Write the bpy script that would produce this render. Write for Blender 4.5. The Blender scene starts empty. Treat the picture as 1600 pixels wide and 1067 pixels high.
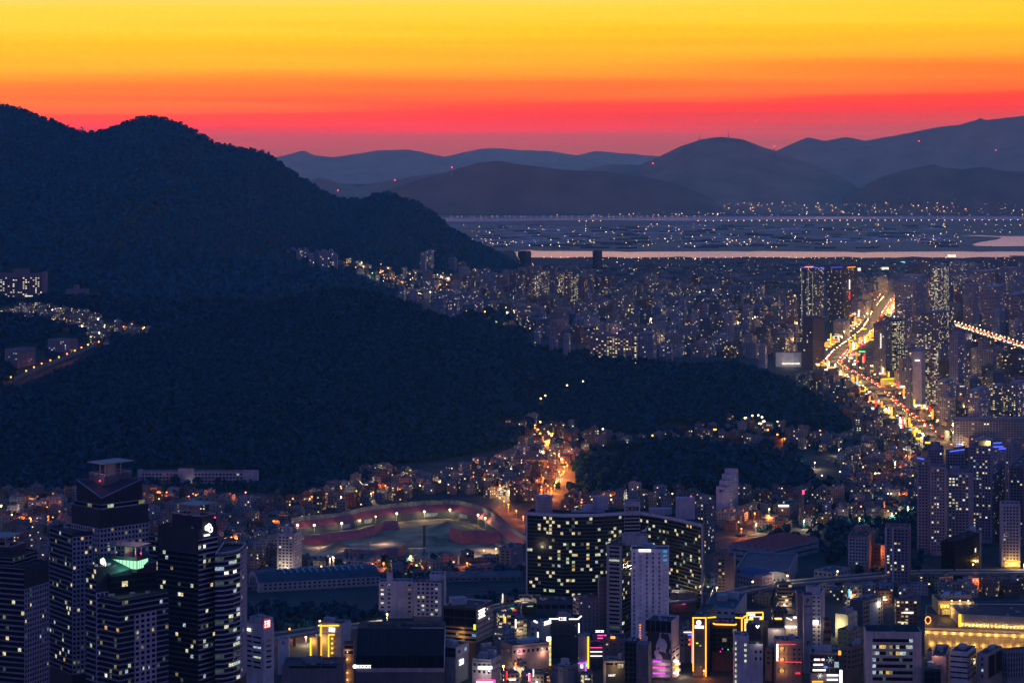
import bpy, math, random
import numpy as np
from mathutils import Vector
R = math.radians
S = bpy.context.scene
COL = S.collection
rnd = random.Random(7)
npr = np.random.RandomState(11)

# ---------------------------------------------------------------- camera, sky, light, exposure
F = 3763.0          # focal length in photograph pixels (1600 px wide)
HZ = 235.0          # pixel row of the horizon
CZ = 400.0          # height of the hilltop lookout above the city plain, metres
cam = bpy.data.cameras.new('camera')
cam.sensor_width = 36.0
cam.lens = F / 1600 * 36.0
cam.shift_y = -(533.5 - HZ) / 1600
cam.clip_start = 5.0
cam.clip_end = 200000.0
camo = bpy.data.objects.new('camera', cam)
camo.location = (0, 0, CZ)
camo.rotation_euler = (R(90), 0, 0)
COL.objects.link(camo)
S.camera = camo

S.view_settings.view_transform = 'Standard'
S.view_settings.look = 'None'
S.view_settings.exposure = 0.0
S.view_settings.gamma = 1.0
S.render.engine = 'CYCLES'
cy = S.cycles
cy.max_bounces = 4
cy.diffuse_bounces = 2
cy.glossy_bounces = 2
cy.transmission_bounces = 2
cy.volume_bounces = 0
cy.transparent_max_bounces = 4
cy.sample_clamp_indirect = 2.0
cy.use_denoising = True
cy.use_light_tree = True
cy.caustics_reflective = False
cy.caustics_refractive = False


def srgb(r, g, b, a=1.0):
    def f(c):
        c /= 255.0
        return c / 12.92 if c <= 0.04045 else ((c + 0.055) / 1.055) ** 2.4
    return (f(r), f(g), f(b), a)


class NT:
    """small helper to write node trees"""
    def __init__(self, nt):
        self.nt = nt
    def n(self, t, *ins, out=0, **kw):
        nd = self.nt.nodes.new(t)
        for k, v in kw.items():
            setattr(nd, k, v)
        for i, v in enumerate(ins):
            self.put(nd, i, v)
        return nd
    def put(self, nd, key, v):
        if v is None:
            return
        s = nd.inputs[key]
        if isinstance(v, bpy.types.NodeSocket):
            self.nt.links.new(v, s)
        elif isinstance(v, bpy.types.Node):
            self.nt.links.new(v.outputs[0], s)
        else:
            s.default_value = v
    def m(self, op, a, b=None, c=None, clamp=False):
        nd = self.nt.nodes.new('ShaderNodeMath')
        nd.operation = op
        nd.use_clamp = clamp
        for i, v in enumerate((a, b, c)):
            self.put(nd, i, v)
        return nd.outputs[0]
    def mix(self, fac, a, b, blend='MIX'):
        nd = self.nt.nodes.new('ShaderNodeMix')
        nd.data_type = 'RGBA'
        nd.blend_type = blend
        self.put(nd, 0, fac)
        self.put(nd, 6, a)
        self.put(nd, 7, b)
        return nd.outputs[2]
    def ramp(self, fac, stops, interp='LINEAR'):
        nd = self.nt.nodes.new('ShaderNodeValToRGB')
        cr = nd.color_ramp
        cr.interpolation = interp
        while len(cr.elements) < len(stops):
            cr.elements.new(0.5)
        for e, (p, c) in zip(cr.elements, stops):
            e.position = p
            e.color = c if len(c) == 4 else (*c, 1)
        self.put(nd, 0, fac)
        return nd.outputs[0]


SUN_AZ = 0.10       # radians right of the view axis where the sun went down
w = bpy.data.worlds.new('World')
S.world = w
w.use_nodes = True
w.node_tree.nodes.clear()
T = NT(w.node_tree)
tc = T.n('ShaderNodeTexCoord')
sep = T.n('ShaderNodeSeparateXYZ', tc.outputs['Generated'])
dx, dy, dz = sep.outputs[0], sep.outputs[1], sep.outputs[2]
# sunset band, by elevation, slightly uneven like thin far cloud
mp = T.n('ShaderNodeMapping', tc.outputs['Generated'])
mp.inputs['Scale'].default_value = (3.2, 3.2, 170)
nz = T.n('ShaderNodeTexNoise', mp)
nz.inputs['Scale'].default_value = 1.0
nz.inputs['Detail'].default_value = 3.0
el = T.m('ADD', dz, T.m('MULTIPLY', T.m('SUBTRACT', nz.outputs[0], 0.5), 0.019))
el = T.m('SUBTRACT', el, T.m('MULTIPLY', T.m('ADD', dx, 0.02), 0.022))
EMAX = 0.30
SKY_K = 1.0
def sk(e, c, k=1.0):
    return (e, [v * k for v in c[:3]])
GLOW = [
    sk(0.000, srgb(190, 92, 80), 0.92), sk(0.0065, srgb(216, 82, 66), 0.98), sk(0.0125, srgb(250, 60, 28), 1.05),
    sk(0.0185, srgb(255, 66, 0), 1.4), sk(0.0235, srgb(255, 104, 0), 1.4), sk(0.030, srgb(255, 138, 0), 1.25),
    sk(0.0375, srgb(255, 174, 0), 1.15), sk(0.0480, srgb(255, 198, 0), 1.12), sk(0.0600, srgb(255, 215, 58), 1.1),
    sk(0.085, srgb(255, 226, 165), 1.1), sk(0.14, srgb(215, 165, 175), 0.7), sk(0.20, srgb(120, 125, 190), 0.6),
    sk(0.30, srgb(70, 105, 170), 0.35)]
glow = T.ramp(T.m('DIVIDE', el, EMAX, clamp=True), [(p / EMAX, [min(c, 4) for c in col]) for p, col in GLOW])
# blue twilight dome and the purple belt opposite the sunset
dome = T.ramp(T.m('ADD', T.m('MULTIPLY', dz, 0.5), 0.5), [
    (0.0, (0.010, 0.012, 0.022)), (0.495, (0.060, 0.060, 0.120)), (0.52, (0.500, 0.290, 0.580)),
    (0.58, (0.500, 0.290, 0.560)), (0.65, (0.130, 0.175, 0.560)), (0.75, (0.000, 0.120, 0.520)), (1.0, (0.000, 0.090, 0.420))])
ca, sa = math.cos(SUN_AZ), math.sin(SUN_AZ)
az = T.m('ADD', T.m('MULTIPLY', dy, ca), T.m('MULTIPLY', dx, sa))
west = T.n('ShaderNodeMapRange', az, 0.15, 0.90, 0.0, 1.0, interpolation_type='SMOOTHSTEP').outputs[0]
low = T.n('ShaderNodeMapRange', dz, 0.30, 0.10, 0.0, 1.0, interpolation_type='SMOOTHSTEP').outputs[0]
skyt = T.n('ShaderNodeTexSky', sky_type='NISHITA', sun_disc=False)
skyt.sun_elevation = R(-4.0)
skyt.sun_rotation = SUN_AZ
skyt.altitude = 400
base = T.mix(0.02, dome, skyt.outputs[0], 'ADD')
skyc = T.mix(T.m('MULTIPLY', west, low), base, glow)
bg = T.n('ShaderNodeBackground', skyc, 1.0)
T.nt.links.new(bg.outputs[0], T.n('ShaderNodeOutputWorld').inputs[0])

# ---------------------------------------------------------------- helpers: pixels to points on the real ground
def vnoise(x, y, seed=0):
    x = np.asarray(x, float); y = np.asarray(y, float)
    xi, yi = np.floor(x), np.floor(y)
    fx, fy = x - xi, y - yi
    fx, fy = fx * fx * (3 - 2 * fx), fy * fy * (3 - 2 * fy)
    def h(a, b):
        v = np.sin(a * 127.1 + b * 311.7 + seed * 74.7) * 43758.5453
        return v - np.floor(v)
    return (h(xi, yi) * (1 - fx) + h(xi + 1, yi) * fx) * (1 - fy) + (h(xi, yi + 1) * (1 - fx) + h(xi + 1, yi + 1) * fx) * fy

def fbm(x, y, seed=0, n=4):
    v, a = 0, 0.5
    for i in range(n):
        v = v + a * (vnoise(np.asarray(x) * 2 ** i, np.asarray(y) * 2 ** i, seed + i * 17) - 0.5)
        a *= 0.5
    return v * 2

class Hill:
    def __init__(self, name, label, pts, depth, front, back, lower=0.0, amp=0.12, p=1.15, seed=0, wl=420.0):
        self.name, self.label = name, label
        px = np.array([q[0] for q in pts], float); py = np.array([q[1] for q in pts], float)
        xs = np.arange(px[0], px[-1] + 0.1, 1.0 if depth[0][1] < 12000 else 0.7)
        ys = np.interp(xs, px, py)
        k = np.array([1, 2, 3, 2, 1]) / 9.0
        ys = np.convolve(np.pad(ys, 2, 'edge'), k, 'valid')
        ys = ys + 1.2 * fbm(xs / 14.0, xs * 0 + seed, seed + 5, 3) * (1.0 if lower else 0.7)
        D = np.interp(xs, [d[0] for d in depth], [d[1] for d in depth])
        self.rx = (xs - 800) / F * D
        o = np.argsort(self.rx)
        self.rx = self.rx[o]; self.ry = D[o]
        self.rz = (CZ - (ys[o] - HZ) / F * D[o]) - lower
        self.fy = np.interp(xs[o], [d[0] for d in front], [d[1] for d in front])
        self.by = self.ry + np.interp(xs[o], [d[0] for d in back], [d[1] for d in back])
        self.amp, self.p, self.seed, self.wl = amp, p, seed, wl
    def z(self, X, Y):
        X = np.asarray(X, float); Y = np.asarray(Y, float)
        ry = np.interp(X, self.rx, self.ry); rz = np.interp(X, self.rx, self.rz)
        fy = np.interp(X, self.rx, self.fy); by = np.interp(X, self.rx, self.by)
        t = np.where(Y < ry, (Y - fy) / (ry - fy), (by - Y) / (by - ry))
        out = (t < -0.02) | (X < self.rx[0]) | (X > self.rx[-1])
        t = np.clip(t, -0.02, 1)
        tt = np.clip(t, 0, 1)
        s = np.sign(t) * np.abs(t) ** self.p
        g = fbm(X / self.wl, Y / (self.wl * 1.7), self.seed, 4)
        zz = rz * s + rz * self.amp * 4 * tt * (1 - tt) * g * 1.6
        zz = np.where(t < 0, -6.0 + 0 * zz, zz)
        return np.where(out, -6.0, zz)

def flat(v):
    return [(-9000, v), (9000, v)]

HILLS = {}
def hill(key, *a, **k):
    HILLS[key] = Hill(*a, **k)

# pts: ridge line; depth: how far off the ridge runs; front/back: where the slopes meet the plain
hill('near', 'hill', 'dark wooded ridge in the middle',
     [(-160, 650), (-60, 630), (0, 612), (60, 590), (130, 562), (200, 535), (260, 512), (340, 490), (420, 474), (450, 466), (480, 456), (520, 450),
      (560, 452), (620, 465), (660, 480), (700, 497), (760, 520), (800, 532), (850, 545), (930, 550), (985, 558), (1040, 568), (1090, 571),
      (1150, 567), (1190, 578), (1250, 605), (1300, 635), (1322, 655), (1336, 672)],
     [(-160, 3300), (0, 3500), (420, 4300), (560, 4300), (1000, 4000), (1250, 3720), (1336, 3470)],
     [(-160, 2740), (380, 2780), (480, 2840), (560, 2990), (700, 3090), (800, 3230), (835, 3480), (900, 3440), (1000, 3370), (1150, 3380), (1300, 3400), (1336, 3420)],
     flat(500), lower=7.0, seed=3, p=1.05)
hill('valley', 'hill', 'wooded hill behind the hillside village',
     [(-160, 470), (0, 466), (100, 460), (200, 466), (300, 468), (420, 474), (480, 482), (560, 520)],
     [(-160, 4700), (420, 4750), (560, 4750)], [(-160, 3500), (300, 3600), (560, 3900)], flat(600), lower=7.0, seed=9, amp=0.05, p=1.0)
hill('spur', 'hill', 'lower spur of the left mountain',
     [(-160, 400), (0, 405), (100, 418), (190, 428), (270, 443), (335, 465), (380, 490)],
     flat(5300), flat(4700), flat(500), lower=6.0, seed=21, amp=0.06)
hill('flats_spur', 'hill', 'low spur under the hillside apartments',
     [(200, 380), (250, 385), (350, 398), (440, 410), (480, 420), (520, 420), (545, 428), (570, 440), (600, 462), (618, 480)],
     [(200, 5600), (620, 5500)], flat(4900), flat(900), lower=6.0, seed=25, amp=0.06)
hill('left', 'mountain', 'great dark mountain on the left',
     [(-260, 130), (-60, 150), (0, 162), (40, 172), (80, 187), (110, 200), (135, 207), (165, 203), (200, 188), (235, 181), (260, 184), (300, 200), (335, 222),
      (375, 231), (410, 236), (440, 255), (470, 277), (500, 295), (530, 311), (570, 310), (590, 302), (607, 299), (630, 309), (650, 314), (680, 335),
      (710, 358), (750, 382), (790, 400), (812, 418)],
     [(-260, 7000), (300, 7200), (620, 7700), (812, 8200)], [(-260, 4900), (300, 5000), (500, 6100), (620, 6500), (700, 7000), (800, 7900), (812, 8000)],
     flat(1500), lower=6.0, seed=31, amp=0.16, p=1.1, wl=900.0)
hill('knoll', 'hill', 'round wooded knoll among the houses',
     [(862, 762), (872, 745), (890, 730), (930, 710), (980, 695), (1040, 692), (1100, 693), (1150, 700), (1200, 708), (1250, 722), (1290, 738), (1312, 752), (1322, 766)],
     flat(3040), [(862, 2850), (940, 2790), (1250, 2790), (1322, 2860)], flat(170), lower=6.0, seed=41, amp=0.06, wl=200.0)
hill('hillock', 'hill', 'small wooded hillock behind the ridge',
     [(690, 522), (705, 505), (730, 490), (760, 487), (790, 495), (815, 512), (835, 535)],
     flat(5300), flat(5050), flat(250), lower=6.0, seed=43, amp=0.05, wl=200.0)
hill('isle', 'mountain', 'long low mountain beyond the river',
     [(520, 322), (560, 312), (600, 298), (625, 290), (650, 282), (690, 272), (720, 262), (750, 254), (780, 252), (810, 257), (850, 262), (900, 267), (950, 268),
      (1000, 275), (1050, 285), (1090, 300), (1120, 315), (1150, 330), (1175, 340)], flat(15500), flat(15060), flat(2000), seed=51, wl=1500.0)
hill('cone', 'mountain', 'small pointed hill far left',
     [(430, 320), (470, 288), (500, 276), (530, 286), (560, 292), (600, 283), (650, 275), (700, 269), (760, 268), (820, 280), (900, 300)], flat(16200), flat(15200), flat(2000), seed=52, wl=1500.0)
hill('peak', 'mountain', 'broad peak beyond the river',
     [(880, 300), (900, 270), (925, 262), (950, 257), (1000, 258), (1030, 245), (1060, 230), (1100, 217), (1130, 214), (1160, 218), (1190, 230), (1210, 235), (1240, 247),
      (1280, 262), (1320, 280), (1350, 300), (1380, 320), (1395, 335)], flat(16600), flat(15080), flat(2500), seed=53, wl=1500.0)
hill('row', 'mountain', 'saddle mountains behind the peak',
     [(1180, 290), (1225, 262), (1259, 243), (1300, 236), (1372, 226), (1416, 234), (1453, 226), (1482, 237), (1512, 245), (1547, 234), (1600, 226), (1660, 222), (1800, 230)],
     flat(17600), flat(16000), flat(2500), seed=54, wl=1800.0)
hill('high', 'mountain', 'high far range on the right',
     [(1150, 265), (1180, 250), (1210, 237), (1230, 228), (1262, 215), (1290, 220), (1320, 214), (1350, 220), (1400, 212), (1450, 202), (1470, 198), (1500, 195),
      (1526, 188), (1531, 184), (1540, 188), (1570, 184), (1600, 181), (1660, 178), (1800, 170)], flat(18500), flat(17000), flat(2500), seed=55, wl=1800.0)
hill('shore', 'hill', 'dark foothills above the far shore',
     [(1280, 335), (1310, 312), (1340, 296), (1377, 276), (1416, 265), (1460, 257), (1477, 263), (1504, 265), (1539, 261), (1565, 267), (1600, 269), (1700, 272), (1800, 270)],
     flat(15700), flat(15060), flat(2000), seed=56, wl=1300.0)
hill('haystack', 'hill', 'low mound on the far plain',
     [(1395, 335), (1425, 313), (1451, 306), (1482, 317), (1510, 335)], flat(15300), flat(15060), flat(500), seed=57, wl=900.0)
hill('pale', 'mountain', 'faint farthest range',
     [(380, 250), (430, 246), (452, 241), (474, 235), (490, 242), (520, 246), (560, 240), (590, 235), (640, 234), (690, 244), (720, 248), (800, 252), (1000, 262)],
     flat(30000), flat(28500), flat(1500), seed=58, wl=2500.0)
hill('palest', 'mountain', 'faintest range on the horizon',
     [(600, 250), (690, 246), (720, 239), (750, 233), (780, 232), (820, 235), (860, 236), (900, 243), (930, 236), (960, 239), (1000, 242), (1050, 246), (1150, 250)],
     flat(37000), flat(35500), flat(1500), seed=59, wl=2500.0)

NEARH = [HILLS[k] for k in ('near', 'valley', 'spur', 'flats_spur', 'left', 'knoll', 'hillock')]
def tz(X, Y):
    """height of the ground (plain or hill) at a point"""
    z = np.zeros(np.broadcast(np.asarray(X), np.asarray(Y)).shape)
    for h in NEARH:
        z = np.maximum(z, h.z(X, Y))
    return z

YS = np.concatenate([np.arange(1400, 9500, 11.0)])
def hit(x, y):
    """the ground point (X, Y, z) seen at a photograph pixel"""
    if HZ + 3 < y < 786:
        zr = CZ - (y - HZ) / F * YS
        g = tz((x - 800) / F * YS, YS)
        i = np.argmax(g >= zr)
        if g[i] >= zr[i]:
            Y = YS[i]
            return Vector(((x - 800) / F * Y, Y, float(g[i])))
    Y = CZ * F / (y - HZ)
    return Vector(((x - 800) / F * Y, Y, 0.0))
def at(x, y, Y):
    return Vector(((x - 800) / F * Y, Y, CZ - (y - HZ) / F * Y))
def zat(y, Y):
    return CZ - (y - HZ) / F * Y

def tag(o, label=None, cat=None, group=None, kind=None):
    if label: o['label'] = label
    if cat: o['category'] = cat
    if group: o['group'] = group
    if kind: o['kind'] = kind
    return o
# ---------------------------------------------------------------- materials of the land
MATS = {}
def new_mat(name):
    m = bpy.data.materials.new(name)
    m.use_nodes = True
    m.node_tree.nodes.clear()
    MATS[name] = m
    return m, NT(m.node_tree)
def finish(t, shader, vol=None):
    o = t.n('ShaderNodeOutputMaterial')
    if shader is not None:
        t.nt.links.new(shader.outputs[0], o.inputs[0])
    if vol is not None:
        t.nt.links.new(vol.outputs[0], o.inputs[1])
def bsdf(t, col, rough=0.8, spec=0.3, metal=0.0):
    b = t.n('ShaderNodeBsdfPrincipled')
    t.put(b, 'Base Color', col); t.put(b, 'Roughness', rough); t.put(b, 'Metallic', metal)
    t.put(b, 'Specular IOR Level', spec)
    return b
def noise_mat(name, c1, c2, scale, rough=0.9, detail=5.0, spec=0.2, stretch=(1, 1, 1)):
    m, t = new_mat(name)
    g = t.n('ShaderNodeNewGeometry')
    mp = t.n('ShaderNodeMapping', g.outputs['Position'])
    mp.inputs['Scale'].default_value = stretch
    n = t.n('ShaderNodeTexNoise', mp)
    n.inputs['Scale'].default_value = scale
    n.inputs['Detail'].default_value = detail
    f = t.n('ShaderNodeMapRange', n.outputs[0], 0.35, 0.65, 0, 1).outputs[0]
    finish(t, bsdf(t, t.mix(f, (*c1, 1), (*c2, 1)), rough, spec))
    return m
noise_mat('forest_floor', (0.020, 0.026, 0.018), (0.040, 0.042, 0.028), 0.01)
noise_mat('haze_mid_slope', (0.480, 0.200, 0.110), (0.640, 0.280, 0.160), 0.004)  # mauve of the distant haze put into the slope colour
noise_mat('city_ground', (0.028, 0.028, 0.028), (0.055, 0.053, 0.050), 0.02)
noise_mat('haze_near_slope', (0.300, 0.130, 0.075), (0.420, 0.185, 0.105), 0.004)  # darker copy for the nearest far ranges, haze step put into the colour
noise_mat('haze_pale_slope', (0.620, 0.270, 0.160), (0.760, 0.340, 0.210), 0.004)  # lighter copy for the farther ranges, paling by haze put into the colour
noise_mat('plain', (0.360, 0.170, 0.095), (0.520, 0.260, 0.150), 0.004, stretch=(0.5, 1.0, 1))  # haze mauve put into the field colour as well
noise_mat('asphalt', (0.045, 0.045, 0.047), (0.062, 0.062, 0.064), 0.3)
noise_mat('soil', (0.15, 0.105, 0.06), (0.38, 0.28, 0.17), 0.035)
noise_mat('concrete', (0.26, 0.26, 0.25), (0.34, 0.33, 0.32), 0.2)
def leaf_mat(name, lo, hi):
    m, t = new_mat(name)
    a = t.n('ShaderNodeAttribute', attribute_name='Col')
    b = bsdf(t, t.mix(a.outputs['Fac'], (*lo, 1), (*hi, 1)), 0.75, 0.15)
    finish(t, b)
    return m
leaf_mat('leaves', (0.002, 0.044, 0.074), (0.003, 0.054, 0.086))
leaf_mat('leaves_hazed', (0.004, 0.088, 0.130), (0.006, 0.100, 0.144))  # lighter leaf copy: haze over the farther mountain put into its colour
def water_mat():
    m, t = new_mat('river_water')
    g = t.n('ShaderNodeNewGeometry')
    mp = t.n('ShaderNodeMapping', g.outputs['Position'])
    mp.inputs['Scale'].default_value = (0.010, 0.03, 1)
    n = t.n('ShaderNodeTexNoise', mp)
    n.inputs['Scale'].default_value = 1.0
    n.inputs['Detail'].default_value = 6.0
    bmp = t.n('ShaderNodeBump')
    t.put(bmp, 'Strength', 0.10); t.put(bmp, 'Distance', 4.0); t.put(bmp, 'Height', n.outputs[0])
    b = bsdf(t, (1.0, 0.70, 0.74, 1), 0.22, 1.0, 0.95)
    finish(t, b)
water_mat()

def mesh_np(name, verts, quads, mat, cols=None, smooth=False, parent=None, tri=False):
    """numpy mesh: verts (n,3), quads (m,4)"""
    k = quads.shape[1]
    me = bpy.data.meshes.new(name)
    me.vertices.add(len(verts)); me.vertices.foreach_set('co', np.ascontiguousarray(verts, np.float32).ravel())
    me.loops.add(quads.size); me.loops.foreach_set('vertex_index', np.ascontiguousarray(quads, np.int32).ravel())
    me.polygons.add(len(quads))
    me.polygons.foreach_set('loop_start', np.arange(0, quads.size, k, dtype=np.int32))
    me.polygons.foreach_set('loop_total', np.full(len(quads), k, np.int32))
    if cols is not None:
        ca_ = me.color_attributes.new('Col', 'FLOAT_COLOR', 'CORNER')
        ca_.data.foreach_set('color', np.repeat(np.asarray(cols, np.float32), k, axis=0).ravel())
    me.update(calc_edges=True)
    me.validate()
    if smooth:
        me.polygons.foreach_set('use_smooth', np.ones(len(quads), bool))
    for m_ in (mat if isinstance(mat, list) else [mat]):
        me.materials.append(m_)
    o = bpy.data.objects.new(name, me)
    COL.objects.link(o)
    if parent: o.parent = parent
    return o

def grid_faces(nu, nv):
    a = np.arange((nu - 1) * (nv - 1))
    i, j = a // (nv - 1), a % (nv - 1)
    p = i * nv + j
    return np.stack([p, p + nv, p + nv + 1, p + 1], 1)

# ---------------------------------------------------------------- ground, plain, river
def sheet(name, pts, z, mat, label, thick=None):
    me = bpy.data.meshes.new(name)
    me.from_pydata([(p[0], p[1], z) for p in pts], [], [list(range(len(pts)))])
    me.materials.append(MATS[mat])
    o = bpy.data.objects.new(name, me); COL.objects.link(o)
    return tag(o, label, None, None, 'structure')
def pxs(pts):
    """pixel outline laid out on the plain"""
    r = []
    for x, y in pts:
        Y = CZ * F / (y - HZ)
        r.append(((x - 800) / F * Y, Y))
    return r
def ensure_ccw(p):
    a = sum(p[i][0] * p[(i + 1) % len(p)][1] - p[(i + 1) % len(p)][0] * p[i][1] for i in range(len(p)))
    return p if a > 0 else p[::-1]
ground = sheet('ground', [(-3000, -500), (3000, -500), (15000, 38500), (-15000, 38500)], 0.0, 'city_ground', 'dark city ground and delta plain reaching the horizon')
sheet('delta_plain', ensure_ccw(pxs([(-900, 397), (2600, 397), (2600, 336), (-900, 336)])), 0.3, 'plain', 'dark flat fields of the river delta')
rv = []
for i in range(60):
    x = 620 + i * 26
    rv.append((x, 393.2 + 0.8 * math.sin(i * 0.5) * 0.5 + (0.8 if i % 7 == 0 else 0) + 0.5 * (x > 1200)))
rn = []
for i in range(60):
    x = 620 + (59 - i) * 26
    rn.append((x, 402.5 + 0.7 * math.sin(i * 1.3) + 0.5 * math.sin(i * 3.1)))
sheet('river', ensure_ccw(pxs(rv + rn)), 0.8, 'river_water', 'pale pink river reflecting the sunset across the plain')
up = [(620 + i * 40, 339.8 - (0.6 if 3 < i < 9 else 0) + 0.4 * math.sin(i * 0.8) - i * 0.06) for i in range(28)]
dn = [(620 + i * 40, 345.6 + 0.7 * math.sin(i * 0.6) - (1.4 if i > 13 else 0) - i * 0.06) for i in range(28)]
sheet('far_river', ensure_ccw(pxs(up + dn[::-1])), 0.8, 'river_water', 'thin far branch of the river below the mountains')
sheet('river_bend', ensure_ccw(pxs([(1500, 368.5), (1545, 370), (1566, 371.5), (1557, 375), (1530, 379), (1519, 382.5), (1526, 384.5), (1560, 385.2), (1620, 384.6), (1800, 384), (1800, 368), (1680, 367), (1600, 369.5), (1560, 369.5), (1530, 367.8)])), 0.8, 'river_water', 'wide bend of river at the right edge')
sheet('pond', ensure_ccw(pxs([(808, 392.2), (825, 391.4), (850, 392.0), (830, 392.6)])), 0.8, 'river_water', 'small pool beside the river')

# ---------------------------------------------------------------- hills and mountains
LABELS = {'near': 'long dark wooded ridge crossing the middle of the city', 'valley': 'wooded hill rising behind the hillside village',
          'spur': 'low dark spur at the foot of the left mountain', 'flats_spur': 'low spur in front of the hillside apartment row',
          'left': 'great dark mountain with two summits on the left', 'knoll': 'round wooded knoll among the low houses',
          'hillock': 'small wooded hillock just behind the ridge', 'isle': 'long low mountain standing right behind the river plain',
          'cone': 'small pointed hill beyond the left mountain slope', 'peak': 'broad purple peak with masts beyond the river',
          'row': 'saddle shaped hazy mountains between peak and high range', 'high': 'highest far range with a notched summit at the right',
          'shore': 'dark foothills above the lights of the far shore', 'haystack': 'low mound on the far plain below the foothills',
          'pale': 'faint hazy range with a pointed summit on the horizon', 'palest': 'faintest range lying on the red horizon'}
for k, h in HILLS.items():
    far = h.ry[0] > 12000
    nu = 170 if far else 260
    nv = 34 if far else 70
    U = np.linspace(h.rx[0], h.rx[-1], nu)
    Vv = np.concatenate([np.linspace(-0.03, 1, int(nv * 0.72)), np.linspace(1.03, 2.0, nv - int(nv * 0.72))])
    ry = np.interp(U, h.rx, h.ry); fy = np.interp(U, h.rx, h.fy); by = np.interp(U, h.rx, h.by)
    X = np.repeat(U[:, None], nv, 1)
    Y = np.where(Vv[None] <= 1, fy[:, None] + (ry - fy)[:, None] * Vv[None], ry[:, None] + (by - ry)[:, None] * (Vv[None] - 1))
    Z = h.z(X, Y)
    o = mesh_np(h.name, np.stack([X, Y, Z], -1).reshape(-1, 3), grid_faces(nu, nv), MATS[{'isle': 'haze_near_slope', 'shore': 'haze_near_slope', 'haystack': 'haze_near_slope', 'high': 'haze_pale_slope', 'pale': 'haze_pale_slope', 'palest': 'haze_pale_slope', 'row': 'haze_pale_slope'}.get(k, 'haze_mid_slope') if far else 'forest_floor'], smooth=True)
    tag(o, LABELS[k], None, None, 'structure')

# ---------------------------------------------------------------- woods on the near hills: crowns made of leaf clumps
CLEAR = []          # (x, y, r) places kept free of trees
def clump_mesh(name, P, size, nq, label, rs, mat='leaves'):
    """P (n,3) tree feet, size (n,) crown radius; every crown is nq leaf clumps spread over a lumpy volume"""
    n = len(P)
    d = rs.normal(size=(n, nq, 3)); d /= np.linalg.norm(d, axis=2, keepdims=True)
    d[..., 2] = np.abs(d[..., 2]) * 1.0 - 0.35 * (rs.rand(n, nq) < 0.35)
    rad = size[:, None, None] * (0.62 + 0.5 * rs.rand(n, nq, 1))
    tall = (0.9 + 0.8 * rs.rand(n, 1, 1))
    c = d * rad
    c[..., 2] *= tall[..., 0]
    c += P[:, None, :] + np.array([0, 0, 1.0]) * (size * 0.75)[:, None, None]
    a = d + 0.7 * rs.normal(size=(n, nq, 3)); a /= np.linalg.norm(a, axis=2, keepdims=True)
    r = rs.normal(size=(n, nq, 3))
    u = np.cross(a, r); u /= np.linalg.norm(u, axis=2, keepdims=True)
    v = np.cross(a, u)
    hs = (size[:, None, None] * (0.30 + 0.25 * rs.rand(n, nq, 1))) * (1.0 if nq > 20 else 1.5)
    q = np.stack([c - u * hs - v * hs * 0.6, c + u * hs * 0.7 - v * hs, c + u * hs + v * hs * 0.7, c - u * hs * 0.6 + v * hs], 2)
    tone = np.clip(0.5 + 0.25 * rs.normal(size=(n, 1)) + 0.18 * rs.normal(size=(n, nq)), 0, 1).reshape(-1)
    cols = np.stack([tone, tone, tone, np.ones_like(tone)], 1)
    o = mesh_np(name, q.reshape(-1, 3), np.arange(n * nq * 4).reshape(-1, 4), MATS[mat], cols)
    return tag(o, label, 'woodland', None, 'stuff')
def wood(key, spacing, r0, nq, label, tmin=-0.0, tmax=1.12, xr=None):
    h = HILLS[key]
    rs = np.random.RandomState(h.seed)
    x0, x1 = h.rx[0], h.rx[-1]
    if xr: x0, x1 = xr
    ylo, yhi = h.fy.min(), h.by.max()
    nx, ny = int((x1 - x0) / spacing), int((yhi - ylo) / spacing)
    gx, gy = np.meshgrid(np.arange(nx), np.arange(ny), indexing='ij')
    X = x0 + (gx + rs.rand(nx, ny) * 1.1) * spacing
    Y = ylo + (gy + rs.rand(nx, ny) * 1.1) * spacing
    X, Y = X.ravel(), Y.ravel()
    ry = np.interp(X, h.rx, h.ry); fy = np.interp(X, h.rx, h.fy); by = np.interp(X, h.rx, h.by)
    t = np.where(Y < ry, (Y - fy) / (ry - fy), 1 + (Y - ry) / (by - ry))
    Z = h.z(X, Y)
    ok = (t > tmin) & (t < tmax) & (Z > -1) & (np.abs(X) < 0.235 * Y)
    ok &= Z >= tz(X, Y) - 0.5
    ok &= rs.rand(len(X)) > 0.10
    px = 800 + F * X / Y; py = HZ + (CZ - Z) / Y * F
    for (cx, cy_, rx_, ry_) in CLEAR:
        ok &= ((px - cx) / rx_) ** 2 + ((py - cy_) / ry_) ** 2 > 1
    P = np.stack([X, Y, Z], 1)[ok]
    size = r0 * (0.55 + 0.75 * rs.rand(len(P)) ** 1.3)
    return clump_mesh('woodland', P, size, nq, label, rs, 'leaves_hazed' if key in ('left', 'spur', 'flats_spur') else 'leaves')
# places cleared for the hillside village, the road up to it and the lone huts
CLEAR += [(30, 487, 60, 12), (70, 492, 45, 12), (120, 500, 50, 14), (165, 513, 45, 14), (205, 522, 32, 10), (150, 535, 22, 16),
          (120, 559, 22, 11), (95, 571, 24, 12), (68, 583, 24, 12), (42, 594, 22, 12), (22, 603, 20, 10), (140, 549, 18, 10), (35, 445, 46, 30), (38, 560, 34, 26), (98, 540, 30, 22),
          (130, 460, 28, 10), (653, 614, 22, 5), (845, 632, 8, 8), (610, 740, 42, 14), (650, 760, 60, 14), (790, 664, 26, 10), (300, 752, 98, 24),
          (1060, 668, 40, 8), (1180, 668, 36, 12)]
wood('near', 8.8, 4.9, 26, 'dense dark woods covering the long middle ridge')
wood('valley', 10.5, 5.6, 16, 'dark woods around the hillside village')
wood('spur', 12.0, 5.6, 10, 'dark woods on the low spur under the left mountain')
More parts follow.
